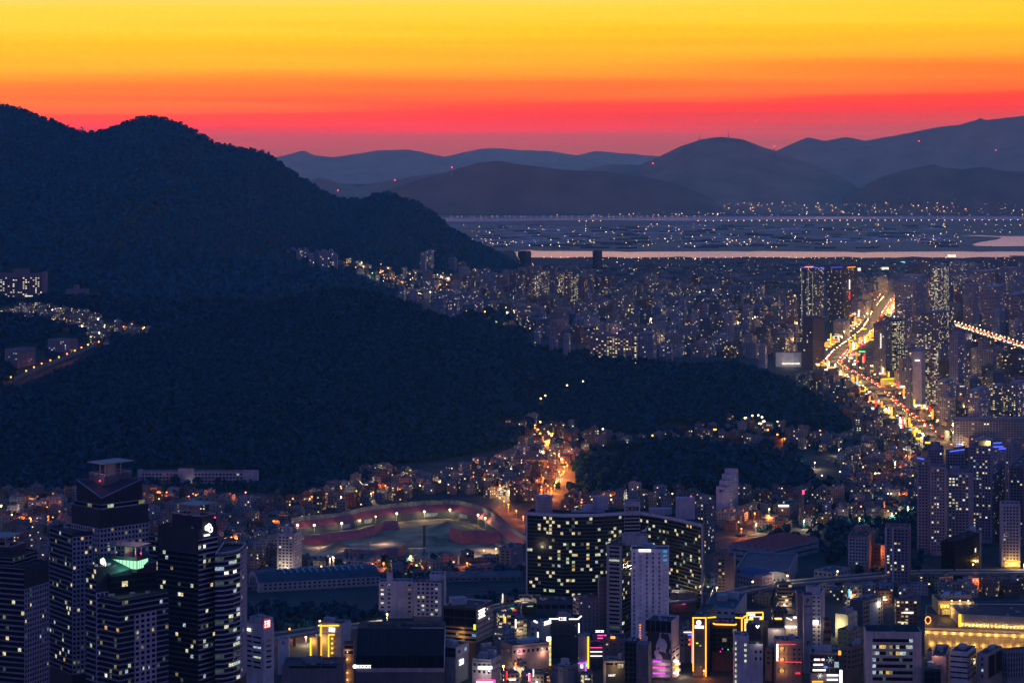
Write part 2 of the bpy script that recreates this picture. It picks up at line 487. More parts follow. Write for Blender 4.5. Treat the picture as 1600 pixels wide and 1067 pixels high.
wood('flats_spur', 12.0, 5.6, 10, 'dark woods on the spur below the hillside apartments')
wood('left', 11.5, 4.9, 7, 'dark forest covering the great left mountain', tmax=1.05)
wood('knoll', 9.0, 5.6, 36, 'bushy dark woods on the knoll among houses')
wood('hillock', 13.0, 7.0, 16, 'dark woods on the small hillock behind the ridge')

# ---------------------------------------------------------------- evening haze
me = bpy.data.meshes.new('haze')
bx0, bx1, by0, by1, bz0, bz1 = -15500, 15500, -400, 38600, -8, 685
me.from_pydata([(x, y, z) for z in (bz0, bz1) for y in (by0, by1) for x in (bx0, bx1)], [],
               [(0, 2, 3, 1), (4, 5, 7, 6), (0, 1, 5, 4), (2, 6, 7, 3), (0, 4, 6, 2), (1, 3, 7, 5)])
hz_o = bpy.data.objects.new('haze', me); COL.objects.link(hz_o)
tag(hz_o, 'thin purple evening haze over city and mountains', 'haze', None, 'stuff')
m, t = new_mat('haze_air')
pv = t.n('ShaderNodeVolumePrincipled')
pv.inputs['Color'].default_value = (0.11, 0.40, 0.66, 1)
pv.inputs['Absorption Color'].default_value = (1, 1, 1, 1)
pv.inputs['Density'].default_value = 3.7e-5
pv.inputs['Anisotropy'].default_value = 0.62
finish(t, None, pv)
m.cycles.homogeneous_volume = True
me.materials.append(m)
# ---------------------------------------------------------------- building materials (paint colour and share of lit windows ride in 'Col')
def lit_colour(t, rnd_fac):
    return t.ramp(rnd_fac, [(0.0, (1.0, 0.82, 0.42)), (0.25, (0.95, 0.92, 0.55)), (0.5, (0.90, 0.95, 0.66)), (0.68, (1.0, 0.72, 0.26)),
                            (0.8, (0.72, 0.92, 0.86)), (0.92, (1.0, 0.55, 0.14))], 'CONSTANT')
def wall_mat(name, ax=None, ay=None, power=1.5, glass=(0.012, 0.017, 0.026), bump=True):
    m, t = new_mat(name)
    a = t.n('ShaderNodeAttribute', attribute_name='Col')
    g = t.n('ShaderNodeNewGeometry')
    n = t.n('ShaderNodeTexNoise', g.outputs['Position'])
    n.inputs['Scale'].default_value = 0.12
    n.inputs['Detail'].default_value = 6
    mp_ = t.n('ShaderNodeMapping', g.outputs['Position']); mp_.inputs['Scale'].default_value = (.7, .7, .04)
    n2 = t.n('ShaderNodeTexNoise', mp_); n2.inputs['Scale'].default_value = 1.0; n2.inputs['Detail'].default_value = 4
    dirt = t.m('MULTIPLY', t.n('ShaderNodeMapRange', n.outputs[0], 0.3, 0.7, 0.76, 1.10).outputs[0], t.n('ShaderNodeMapRange', n2.outputs[0], 0.35, 0.65, 0.80, 1.05).outputs[0])
    col = t.mix(1.0, a.outputs['Color'], t.n('ShaderNodeCombineColor', dirt, dirt, dirt), 'MULTIPLY')
    if ax is None:
        finish(t, bsdf(t, col, 0.75, 0.25))
        return m
    uv = t.n('ShaderNodeUVMap', uv_map='UVMap')
    s = t.n('ShaderNodeSeparateXYZ', uv)
    u, v = s.outputs[0], s.outputs[1]
    fu, fv = t.m('FRACT', u), t.m('FRACT', v)
    def band(f, lo, hi):
        return t.m('MULTIPLY', t.m('GREATER_THAN', f, lo), t.m('LESS_THAN', f, hi))
    mask = t.m('MULTIPLY', band(fu, *ax), band(fv, *ay))
    cell = t.n('ShaderNodeCombineXYZ', t.m('FLOOR', u), t.m('FLOOR', v), 0.5)
    wn = t.n('ShaderNodeTexWhiteNoise', cell)
    cs = t.n('ShaderNodeSeparateColor', wn.outputs['Color'])
    colw = t.n('ShaderNodeTexWhiteNoise', t.n('ShaderNodeCombineXYZ', t.m('FLOOR', u), 7.3, 2.1))
    # stair-well columns are lit more often than the rest
    ratio = t.m('MULTIPLY', a.outputs['Alpha'], t.n('ShaderNodeMapRange', colw.outputs['Value'], 0.0, 1.0, 0.25, 2.0).outputs[0])
    lit = t.m('LESS_THAN', wn.outputs['Value'], ratio)
    stg = t.m('MULTIPLY', t.m('MULTIPLY', mask, lit), t.n('ShaderNodeMapRange', t.m('MULTIPLY', cs.outputs[1], cs.outputs[1]), 0, 1, 0.25, power).outputs[0])
    b = bsdf(t, t.mix(mask, col, (*glass, 1)), t.n('ShaderNodeMapRange', mask, 0, 1, 0.75, 0.12).outputs[0], 0.3)
    t.put(b, 'Emission Color', lit_colour(t, cs.outputs[0]))
    t.put(b, 'Emission Strength', stg)
    finish(t, b)
    m.cycles.emission_sampling = 'NONE'
    return m
wall_mat('plain_wall')
wall_mat('window_wall', (0.22, 0.78), (0.30, 0.78), 2.0)
wall_mat('ribbon_wall', (0.04, 0.96), (0.34, 0.86), 1.5)
wall_mat('house_wall', (0.30, 0.70), (0.35, 0.75), 2.2)
wall_mat('balcony_wall', (0.06, 0.94), (0.42, 0.92), 1.4)

def glass_mat(name, col, rough=0.08, spec=0.45):
    m, t = new_mat(name)
    finish(t, bsdf(t, (*col, 1), rough, spec))
glass_mat('dark_glass', (0.006, 0.009, 0.016), 0.10, 0.30)
glass_mat('navy_panel', (0.012, 0.016, 0.030), 0.35, 0.3)
glass_mat('teal_glass', (0.015, 0.07, 0.08), 0.12, 0.4)
glass_mat('metal', (0.30, 0.30, 0.32), 0.45, 0.5)
def emit_mat(name, col, k, sample='NONE'):
    m, t = new_mat(name)
    if name.startswith('lit_'):     # curtains and furniture break up a lit pane
        g = t.n('ShaderNodeNewGeometry'); n = t.n('ShaderNodeTexNoise', g.outputs['Position']); n.inputs['Scale'].default_value = .9; n.inputs['Detail'].default_value = 3
        k = t.n('ShaderNodeMapRange', n.outputs[0], .35, .65, .35 * k, 1.5 * k).outputs[0]
    e = t.n('ShaderNodeEmission', (*col, 1), k)
    finish(t, e)
    m.cycles.emission_sampling = sample
LITS = ['lit_cream', 'lit_pale', 'lit_green', 'lit_gold', 'lit_cool', 'lit_dim', 'lit_faint', 'lit_white']
for nm_, c_, k_ in (('lit_cream', (1.0, 0.82, 0.45), 0.8), ('lit_pale', (0.95, 0.95, 0.62), 0.75), ('lit_green', (0.75, 0.90, 0.55), 0.6), ('lit_gold', (1.0, 0.62, 0.15), 0.75),
                    ('lit_cool', (0.65, 0.85, 1.0), 0.55), ('lit_dim', (0.80, 0.70, 0.30), 0.25), ('lit_faint', (0.3, 0.45, 0.35), 0.14), ('lit_white', (1.0, 0.97, 0.85), 1.2),
                    ('lit_blue', (0.05, 0.45, 0.9), 0.8),
                    ('neon_yellow', (1.0, 0.50, 0.02), 2.2), ('neon_white', (1.0, 0.93, 0.88), 2.4), ('neon_pink', (1.0, 0.06, 0.35), 2.0), ('neon_red', (1.0, 0.02, 0.03), 2.2),
                    ('neon_blue', (0.08, 0.12, 1.0), 1.8), ('neon_purple', (0.55, 0.08, 1.0), 1.8), ('neon_green', (0.10, 1.0, 0.25), 1.6), ('neon_lime', (0.75, 1.0, 0.03), 1.6),
                    ('neon_orange', (1.0, 0.28, 0.03), 2.4), ('neon_cyan', (0.15, 0.75, 1.0), 1.6), ('crown_green', (0.45, 1.0, 0.62), 1.1),
                    ('sodium', (1.0, 0.28, 0.03), 5.5), ('lamp_warm', (1.0, 0.62, 0.22), 6.5), ('lamp_amber', (1.0, 0.46, 0.13), 5.0), ('lamp_white', (1.0, 0.88, 0.66), 7.0), ('beacon_red', (1.0, 0.02, 0.06), 10.0),
                    ('flood', (1.0, 0.74, 0.22), 12.0), ('headlight', (1.0, 0.70, 0.36), 16.0), ('taillight', (1.0, 0.03, 0.01), 16.0)):
    emit_mat(nm_, c_, k_)

class MB:
    """collects faces; builds ONE mesh object"""
    def __init__(s):
        s.v, s.f, s.m, s.c, s.u = [], [], [], [], []
    def face(s, pts, mi=0, col=(0.3, 0.3, 0.3, 0), uv=None):
        i = len(s.v)
        s.v += [tuple(p) for p in pts]
        s.f.append(tuple(range(i, i + len(pts))))
        s.m.append(mi); s.c.append(col if len(col) == 4 else (*col, 0)); s.u.append(uv)
    def prism(s, poly, z0, z1, mi=0, col=(0.3, 0.3, 0.3, 0), cell=None, topmi=None, topcol=None, cap=True):
        n = len(poly)
        zt = z1 if isinstance(z1, (list, tuple)) else [z1] * n
        for i in range(n):
            p, q = poly[i], poly[(i + 1) % n]
            j = (i + 1) % n
            uv = None
            if cell:
                L = math.hypot(q[0] - p[0], q[1] - p[1])
                nb, nf = max(1, round(L / cell[0])), max(1, round((max(zt) - z0) / cell[1]))
                o, r = rnd.randrange(1, 900) , rnd.randrange(1, 900)
                uv = [(o, r), (o + nb, r), (o + nb, r + nf), (o, r + nf)]
            s.face([(p[0], p[1], z0), (q[0], q[1], z0), (q[0], q[1], zt[j]), (p[0], p[1], zt[i])], mi, col, uv)
        if cap:
            tm, tcol = (mi if topmi is None else topmi), (col if topcol is None else topcol)
            if len(set(zt)) == 1:
                s.face([(p[0], p[1], z) for p, z in zip(poly, zt)], tm, tcol)
            else:
                s.face([(*poly[0], zt[0]), (*poly[1], zt[1]), (*poly[-1], zt[-1])], tm, tcol)
                s.face([(*poly[k], zt[k]) for k in range(1, n)], tm, tcol)
    def box(s, c, sx, sy, z0, z1, rot=0.0, mi=0, col=(0.3, 0.3, 0.3, 0), **k):
        s.prism(rect(c, sx, sy, rot), z0, z1, mi, col, **k)
    def bar(s, p, q, r, mi=0, col=(0.3, 0.3, 0.3, 0)):
        """square bar between two points"""
        p, q = Vector(p), Vector(q)
        d = (q - p).normalized()
        a = d.cross(Vector((0, 0, 1)) if abs(d.z) < 0.9 else Vector((1, 0, 0))).normalized() * r
        b = d.cross(a).normalized() * r
        P = [p + a + b, p - a + b, p - a - b, p + a - b]; Q = [v + (q - p) for v in P]
        for i in range(4):
            j = (i + 1) % 4
            s.face([P[i], P[j], Q[j], Q[i]][::-1], mi, col)
        s.face(P, mi, col); s.face(Q[::-1], mi, col)
    def cyl(s, c, r, z0, z1, n=12, **k):
        s.prism([(c[0] + r * math.cos(2 * math.pi * i / n), c[1] + r * math.sin(2 * math.pi * i / n)) for i in range(n)], z0, z1, **k)
    def ball(s, c, r, mi=0, col=(0.3, 0.3, 0.3, 0)):
        """small octagonal lamp globe"""
        rings = []
        for k in (-0.75, 0, 0.75):
            rr = r * math.cos(k * 1.2)
            rings.append([(c[0] + rr * math.cos(a * math.pi / 3), c[1] + rr * math.sin(a * math.pi / 3), c[2] + r * math.sin(k * 1.2)) for a in range(6)])
        for a, b in zip(rings, rings[1:]):
            for i in range(6):
                s.face([a[i], a[(i + 1) % 6], b[(i + 1) % 6], b[i]], mi, col)
        s.face(rings[-1], mi, col); s.face(rings[0][::-1], mi, col)
    def strip(s, P, Q, w, z_out, mi=0, col=(0.3, 0.3, 0.3, 0)):
        pass
    def build(s, name, mats, parent=None, loc=(0, 0, 0)):
        me = bpy.data.meshes.new(name)
        lx, ly, lz = loc
        me.from_pydata([(x - lx, y - ly, z - lz) for x, y, z in s.v], [], s.f)
        for k in ([mats] if isinstance(mats, str) else mats):
            me.materials.append(MATS[k])
        me.polygons.foreach_set('material_index', s.m)
        ca_ = me.color_attributes.new('Col', 'FLOAT_COLOR', 'CORNER')
        buf = [x for f, c in zip(s.f, s.c) for _ in f for x in c]
        ca_.data.foreach_set('color', buf)
        if any(u is not None for u in s.u):
            ul = me.uv_layers.new(name='UVMap')
            ub = []
            for f, u in zip(s.f, s.u):
                ub += [x for p in (u or [(0.01, 0.01)] * len(f)) for x in p]
            ul.data.foreach_set('uv', ub)
        o = bpy.data.objects.new(name, me)
        COL.objects.link(o)
        if parent is None:
            o.location = loc
        else:
            o.parent = parent
        return o

def rect(c, sx, sy, rot=0.0):
    ca_, sa_ = math.cos(rot), math.sin(rot)
    return [(c[0] + x * ca_ - y * sa_, c[1] + x * sa_ + y * ca_) for x, y in ((-sx / 2, -sy / 2), (sx / 2, -sy / 2), (sx / 2, sy / 2), (-sx / 2, sy / 2))]
def foot(xl, xm, xr, D, al):
    """footprint [near corner, right, back, left] whose faces span pixels xl-xm and xm-xr; al = turn of the left face (degrees)"""
    kl, km, kr = (xl - 800) / F, (xm - 800) / F, (xr - 800) / F
    a_ = R(al); c, s = math.cos(a_), math.sin(a_)
    X, Y = km * D, D
    a = (X - kl * Y) / (c + kl * s)
    den = s - kr * c
    b = (kr * Y - X) / den if den > 0.05 else 20.0
    b = min(max(b, 4.0), 90.0)
    C = (X, Y); Rr = (X + b * s, Y + b * c); L = (X - a * c, Y + a * s)
    return [C, Rr, (Rr[0] - a * c, Rr[1] + a * s), L]
def front(xl, xr, D, depth, turn=0.0):
    """footprint with a front face spanning pixels xl-xr at distance D"""
    x0, x1 = (xl - 800) / F * D, (xr - 800) / F * D
    t_ = math.tan(R(turn))
    dy_ = (x1 - x0) * t_
    L, Rr = (x0, D), (x1, D + dy_)
    n = (-math.sin(R(turn)), math.cos(R(turn)))
    return [L, Rr, (Rr[0] + n[0] * depth, Rr[1] + n[1] * depth), (L[0] + n[0] * depth, L[1] + n[1] * depth)]
def inset(poly, d):
    """shrink a convex footprint"""
    n = len(poly); out = []
    for i in range(n):
        p0, p1, p2 = poly[i - 1], poly[i], poly[(i + 1) % n]
        def nrm(a, b):
            L = math.hypot(b[0] - a[0], b[1] - a[1])
            return (-(b[1] - a[1]) / L, (b[0] - a[0]) / L)
        n1, n2 = nrm(p0, p1), nrm(p1, p2)
        k = 1 + n1[0] * n2[0] + n1[1] * n2[1]
        out.append((p1[0] + d * (n1[0] + n2[0]) / k, p1[1] + d * (n1[1] + n2[1]) / k))
    return out
def centre(poly):
    return (sum(p[0] for p in poly) / len(poly), sum(p[1] for p in poly) / len(poly))

PANE = {}
def pane_mesh(w, h, mat):
    key = (round(w, 1), round(h, 1), mat)
    if key not in PANE:
        me = bpy.data.meshes.new('window')
        w2, h2 = key[0] / 2, key[1] / 2
        me.from_pydata([(-w2, 0, -h2), (w2, 0, -h2), (w2, 0, h2), (-w2, 0, h2), (-w2, .1, -h2), (w2, .1, -h2), (w2, .1, h2), (-w2, .1, h2)], [],
                       [(0, 1, 2, 3), (0, 4, 5, 1), (1, 5, 6, 2), (2, 6, 7, 3), (3, 7, 4, 0)])
        me.materials.append(MATS[mat])
        PANE[key] = me
    return PANE[key]

def empty(name, loc):
    o = bpy.data.objects.new(name, None)
    o.location = loc
    o.empty_display_size = 1
    COL.objects.link(o)
    return o

MAXWIN = 100
AIRCON = []
for k in range(2):
    mb_ = MB(); mb_.box((0, 0), 2.2 + k, 1.5, .25, 1.7 - .3 * k, 0, 0, (.34, .34, .36, 0)); mb_.cyl((.3, 0), .55, 1.72 - .3 * k, 1.9 - .3 * k, 10, col=(.08, .08, .09, 0))
    for x_ in (-.8, .8): mb_.box((x_, 0), .2, 1.4, 0, .25, 0, 0, (.1, .1, .1, 0))
    o_ = mb_.build('air_conditioner', 'plain_wall'); AIRCON.append(o_.data); bpy.data.objects.remove(o_)
class Bld:
    """a detailed building: root Empty > wall, trim, roof, window ..."""
    def __init__(s, name, label, cat, poly, z0=0.0, group=None, wall='plain_wall', glass='dark_glass'):
        c = centre(poly)
        s.loc = (c[0], c[1], z0)
        s.root = tag(empty(name, s.loc), label, cat, group)
        s.wall, s.trim, s.roof = MB(), MB(), MB()
        s.pan, s.flat = [], []
        s.wm, s.gm = wall, glass
    def tier(s, poly, z0, z1, col, roofcol=(0.035, 0.038, 0.045), faces=(), parapet=1.2, pcol=None):
        """faces: {edge: dict(...)}; edge 0 runs from vertex 0 to vertex 1"""
        s.wall.prism(poly, z0, z1, 0, col, cap=not parapet and not isinstance(z1, list), topcol=roofcol)
        zt = z1 if not isinstance(z1, (list, tuple)) else None
        if zt is not None and parapet:
            inn = inset(poly, 0.5)
            n = len(poly)
            pc = pcol or col
            for i in range(n):
                j = (i + 1) % n
                s.wall.face([(*poly[i], zt), (*poly[j], zt), (*inn[j], zt), (*inn[i], zt)], 0, pc)
                s.wall.face([(*inn[i], zt), (*inn[j], zt), (*inn[j], zt - parapet), (*inn[i], zt - parapet)], 0, pc)
            s.roof.face([(*p, zt - parapet) for p in inn], 0, roofcol); s.flat.append((inn, zt - parapet))
        elif zt is None:
            s.roof.face([(*poly[0], z1[0]), (*poly[1], z1[1]), (*poly[-1], z1[-1])], 0, roofcol)
            s.roof.face([(*poly[k], z1[k]) for k in range(1, len(poly))], 0, roofcol)
        for e, fd in dict(faces).items():
            P, Q = poly[e], poly[(e + 1) % len(poly)]
            s.facade(P, Q, fd.get('z0', z0), fd.get('z1', (zt if zt is not None else min(z1)) - fd.get('drop', 1.0)), **{k: v for k, v in fd.items() if k not in ('z0', 'z1', 'drop')})
    def facade(s, P, Q, z0, z1, bw=3.0, fh=3.2, wf=0.6, hf=0.55, lit=0.08, col=(0.3, 0.3, 0.32), piers=True, bands=True, edge=0.0, every=1, proud=0.35, pal=None, cols=None, pcol=None, palw=None):
        L = math.hypot(Q[0] - P[0], Q[1] - P[1])
        d = ((Q[0] - P[0]) / L, (Q[1] - P[1]) / L); n = (d[1], -d[0])
        ang = math.atan2(d[1], d[0])
        u0, u1 = edge, L - edge
        nb, nf = max(1, round((u1 - u0) / bw)), max(1, round((z1 - z0) / fh))
        bw, fh = (u1 - u0) / nb, (z1 - z0) / nf
        def pt(u, o):
            return (P[0] + d[0] * u + n[0] * o, P[1] + d[1] * u + n[1] * o)
        def slab(ua, ub, za, zb, o, c):
            if ub - ua < 0.02 or zb - za < 0.02: return
            a, b, a0, b0 = pt(ua, o), pt(ub, o), pt(ua, -0.05), pt(ub, -0.05)
            T = s.trim
            T.face([(*a, za), (*b, za), (*b, zb), (*a, zb)], 0, c)
            T.face([(*a, zb), (*b, zb), (*b0, zb), (*a0, zb)], 0, c)
            T.face([(*a0, za), (*b0, za), (*b, za), (*a, za)], 0, c)
            T.face([(*a0, za), (*a, za), (*a, zb), (*a0, zb)], 0, c)
            T.face([(*b, za), (*b0, za), (*b0, zb), (*b, zb)], 0, c)
        if bands:
            bh = fh * (1 - hf)
            for k in range(nf + 1):
                zc = z0 + k * fh
                slab(0, L, max(z0, zc - bh / 2), min(z1, zc + bh / 2), proud, col)
        if piers:
            pw = bw * (1 - wf)
            for i in range(0, nb + 1, every):
                uc = u0 + i * bw
                lo, hi = max(0.0, uc - pw / 2), min(L, uc + pw / 2)
                if i == 0: lo = 0.0
                if i == nb: hi = L
                slab(lo, hi, z0, z1, proud + 0.06, pcol or col)
        pal = pal or LITS
        for i in range(nb):
            ck = 0.4 + 1.5 * rnd.random() ** 2
            if cols is not None and i not in cols: continue
            for k in range(nf):
                on = rnd.random() < lit * ck
                mt = rnd.choices(pal, palw)[0] if on else s.gm
                s.pan.append((pt(u0 + (i + 0.5) * bw, 0.14), z0 + (k + 0.5) * fh, ang, bw * (wf if piers else 0.96), fh * hf * 0.98, mt, on))
    def box(s, mb, *a, **k):
        getattr(s, mb).box(*a, **k)
    def part(s, name, mb, mats, label=None):
        o = mb.build(name, mats, s.root, s.loc)
        if label: o['label'] = label
        return o
    def neon(s, P, Q, r, mat, name='neon_tube'):
        mb = MB(); mb.bar(P, Q, r)
        return s.part(name, mb, mat)
    def line(s, mat, pts, r, name='neon_tube'):
        mb = MB()
        for p, q in zip(pts, pts[1:]): mb.bar(p, q, r)
        return s.part(name, mb, mat)
    def on(s, P, Q, x, y, out=0.6):
        """point on the face P-Q seen at photograph pixel (x, y)"""
        k = (x - 800) / F
        d = (Q[0] - P[0], Q[1] - P[1])
        t_ = (k * P[1] - P[0]) / (d[0] - k * d[1])
        L = math.hypot(*d)
        X, Y = P[0] + d[0] * t_, P[1] + d[1] * t_
        return Vector((X + d[1] / L * out, Y - d[0] / L * out, zat(y, Y)))
    def sign(s, P, Q, x0, y0, x1, y1, mat, back=None, rows=1, n=5, name='sign', out=0.7, stroke=0.16, seed=1):
        """lettering too small to read in the photograph: strokes in rows on the face P-Q"""
        r_ = random.Random(seed)
        a, b = s.on(P, Q, x0, y0, out), s.on(P, Q, x1, y1, out)
        d = Vector((b.x - a.x, b.y - a.y, 0)); W = d.length; d.normalize()
        H = a.z - b.z
        nrm = Vector((d.y, -d.x, 0))
        mb = MB(); mi = 0
        mats = [mat]
        def q(u, z, u2, z2, o, m_):
            A, B = a + d * u + nrm * o, a + d * u2 + nrm * o
            mb.face([(A.x, A.y, a.z - z2), (B.x, B.y, a.z - z2), (B.x, B.y, a.z - z), (A.x, A.y, a.z - z)], m_)
            A0, B0 = A - nrm * 0.25, B - nrm * 0.25
            mb.face([(A.x, A.y, a.z - z), (B.x, B.y, a.z - z), (B0.x, B0.y, a.z - z), (A0.x, A0.y, a.z - z)], m_)
            mb.face([(A0.x, A0.y, a.z - z2), (A.x, A.y, a.z - z2), (A.x, A.y, a.z - z), (A0.x, A0.y, a.z - z)], m_)
            mb.face([(B.x, B.y, a.z - z2), (B0.x, B0.y, a.z - z2), (B0.x, B0.y, a.z - z), (B.x, B.y, a.z - z)], m_)
        if back:
            mats.append(back)
            q(0, 0, W, H, 0.0, 1)
        rh = H / rows
        for rr in range(rows):
            cw = W / n
            z0 = rr * rh + rh * 0.1; ch = rh * 0.8
            for i in range(n):
                u0 = i * cw + cw * 0.08; w_ = cw * 0.84
                st = min(w_, ch) * 0.26 + stroke * 0.1
                q(u0, z0, u0 + w_, z0 + st, 0.12, 0)
                q(u0 + w_ * r_.choice((0, 0.4, 0.7)), z0, u0 + w_ * r_.choice((0.3, 0.7, 1.0)) + st * 0.2, z0 + ch, 0.15, 0) if r_.random() < 0.7 else q(u0, z0, u0 + st, z0 + ch, 0.15, 0)
                q(u0, z0 + ch - st, u0 + w_, z0 + ch, 0.18, 0)
                if r_.random() < 0.6: q(u0, z0 + ch * 0.4, u0 + w_, z0 + ch * 0.4 + st * 0.8, 0.21, 0)
        return s.part(name, mb, mats)
    def done(s, wallname='wall'):
        if s.wall.f: s.part(wallname, s.wall, s.wm)
        if s.trim.f: s.part('facade_frame', s.trim, 'plain_wall')
        if s.roof.f: s.part('roof', s.roof, 'plain_wall')
        for inn, z in s.flat:
            u_, v_ = Vector(inn[1]) - Vector(inn[0]), Vector(inn[3 if len(inn) == 4 else -1]) - Vector(inn[0])
            if len(inn) != 4 or u_.length < 7 or v_.length < 7: continue
            for k in range(rnd.choice((3, 4, 6))):
                q = Vector(inn[0]) + u_ * rnd.uniform(.1, .9) + v_ * rnd.uniform(.1, .9)
                o = bpy.data.objects.new('air_conditioner', AIRCON[k % 2]); o.location = (q.x - s.loc[0], q.y - s.loc[1], z - s.loc[2]); o.rotation_euler = (0, 0, math.atan2(u_.y, u_.x)); o.parent = s.root; COL.objects.link(o)
        rnd.shuffle(s.pan)
        s.pan.sort(key=lambda p: not p[6])
        for (p, z, ang, w_, h_, mt, on) in s.pan[:MAXWIN]:
            o = bpy.data.objects.new('window', pane_mesh(w_, h_, mt))
            o.location = (p[0] - s.loc[0], p[1] - s.loc[1], z - s.loc[2])
            o.rotation_euler = (0, 0, ang)
            o.parent = s.root
            COL.objects.link(o)
        rest = s.pan[MAXWIN:]
        if rest:
            mats = sorted({p[5] for p in rest})
            mb = MB()
            for (p, z, ang, w_, h_, mt, on) in rest:
                dx_, dy_ = math.cos(ang) * w_ / 2, math.sin(ang) * w_ / 2
                mb.face([(p[0] - dx_, p[1] - dy_, z - h_ / 2), (p[0] + dx_, p[1] + dy_, z - h_ / 2), (p[0] + dx_, p[1] + dy_, z + h_ / 2), (p[0] - dx_, p[1] - dy_, z + h_ / 2)], mats.index(mt))
            o = s.part('window', mb, mats)
            o['kind'] = 'stuff'
        return s.root
    def rooftop(s, poly, z, n=2, col=(0.3, 0.31, 0.34), seed=0, tall=4.0):
        r_ = random.Random(seed)
        c = centre(poly)
        w_ = math.hypot(poly[1][0] - poly[0][0], poly[1][1] - poly[0][1]); d_ = math.hypot(poly[2][0] - poly[1][0], poly[2][1] - poly[1][1])
        ang = math.atan2(poly[1][1] - poly[0][1], poly[1][0] - poly[0][0])
        for i in range(n):
            mb = MB()
            ou, ov = (r_.random() - 0.5) * w_ * 0.55, (r_.random() - 0.5) * d_ * 0.4
            p = (c[0] + ou * math.cos(ang) - ov * math.sin(ang), c[1] + ou * math.sin(ang) + ov * math.cos(ang))
            k = r_.random()
            hh = tall * (0.6 + 0.7 * r_.random())
            if k < 0.55 or i == 0:
                mb.box(p, min(w_ * 0.32, 9) * (0.7 + .5 * r_.random()), min(d_ * 0.4, 8), z, z + hh, ang, 0, col)
                s.part('stair_tower', mb, 'plain_wall')
            elif k < 0.8:
                mb.cyl(p, 1.4, z, z + 3.0, 12, col=(0.25, 0.3, 0.36, 0))
                s.part('water_tank', mb, 'plain_wall')
            else:
                mb.bar((*p, z), (*p, z + 9), 0.14)
                mb.bar((p[0] - 1.2, p[1], z + 7), (p[0] + 1.2, p[1], z + 7), 0.1)
                s.part('antenna', mb, 'metal')

def beacon(b, p):
    mb = MB(); mb.ball(p, 0.45)
    b.part('beacon', mb, 'beacon_red')

LIGHTS = []
LK = 4.0
def light(p, col, watts, parent=None, r=0.5, spot=None, rot=None):
    L = bpy.data.lights.new('lamp_light', 'SPOT' if spot else 'POINT')
    L.color = col; L.energy = watts * LK; L.shadow_soft_size = r
    if spot:
        L.spot_size = R(spot); L.spot_blend = 0.6
    o = bpy.data.objects.new('lamp_light', L)
    COL.objects.link(o)
    if parent is not None:
        o.parent = parent
        o.location = Vector(p) - Vector(parent.location)
    else:
        o.location = p
    if rot: o.rotation_euler = rot
    LIGHTS.append(o)
    return o
ORD = 'first second third fourth fifth sixth seventh eighth ninth tenth eleventh twelfth thirteenth fourteenth fifteenth sixteenth seventeenth eighteenth nineteenth twentieth'.split()
def ordinal(i):
    tens = {2: 'twenty', 3: 'thirty', 4: 'forty', 5: 'fifty', 6: 'sixty', 7: 'seventy', 8: 'eighty', 9: 'ninety'}
    if i < 20: return ORD[i]
    i += 1
    if i % 10 == 0: return tens[i // 10][:-1] + 'ieth'
    return tens[i // 10] + '-' + ORD[i % 10 - 1]
# ================================================================ the four dark glass towers, bottom left
NAVY = (0.020, 0.026, 0.045)
FRAME = (0.16, 0.17, 0.24)
FRAMEL = (0.34, 0.33, 0.40)
WP = [2, 2, 2, 1.5, 1.5, 4, 7, .3]
def grid_(lit=0.10, col=FRAMEL, bw=2.9, **k):
    return dict(dict(bw=bw, fh=3.3, wf=0.66, hf=0.60, lit=lit, col=col, palw=WP), **k)
def bands_(lit=0.10, col=FRAME, bw=2.3, **k):
    return dict(dict(bw=bw, fh=3.3, wf=0.9, hf=0.70, lit=lit, col=col, piers=False, palw=WP), **k)
def canopy(b, poly, z, h=7.0, posts=True, slab='plain_wall', col=(0.30, 0.26, 0.24, 0), grow=1.5):
    mb = MB(); mb.prism(inset(poly, -grow), z + h, z + h + 0.6, 0, col)
    b.part('helipad', mb, slab)
    mb = MB()
    for p in inset(poly, 1.0): mb.bar((*p, z), (*p, z + h - 0.02), 0.35)
    c = centre(poly)
    mb.box(c, 5, 4, z, z + h - 0.05, 0.4, 0)
    b.part('helipad_frame', mb, 'plain_wall')
def rail(b, poly, z, h=1.3, col=(0.4, 0.38, 0.42, 0)):
    mb = MB(); n = len(poly)
    for i in range(n):
        P, Q = poly[i], poly[(i + 1) % n]
        mb.bar((*P, z + h), (*Q, z + h), 0.18, 0, col)
        L = math.hypot(Q[0] - P[0], Q[1] - P[1])
        for k in range(int(L / 2.2) + 1):
            t_ = min(1, k * 2.2 / L)
            mb.bar((P[0] + (Q[0] - P[0]) * t_, P[1] + (Q[1] - P[1]) * t_, z), (P[0] + (Q[0] - P[0]) * t_, P[1] + (Q[1] - P[1]) * t_, z + h - .2), 0.12, 0, col)
    b.part('railing', mb, 'plain_wall')
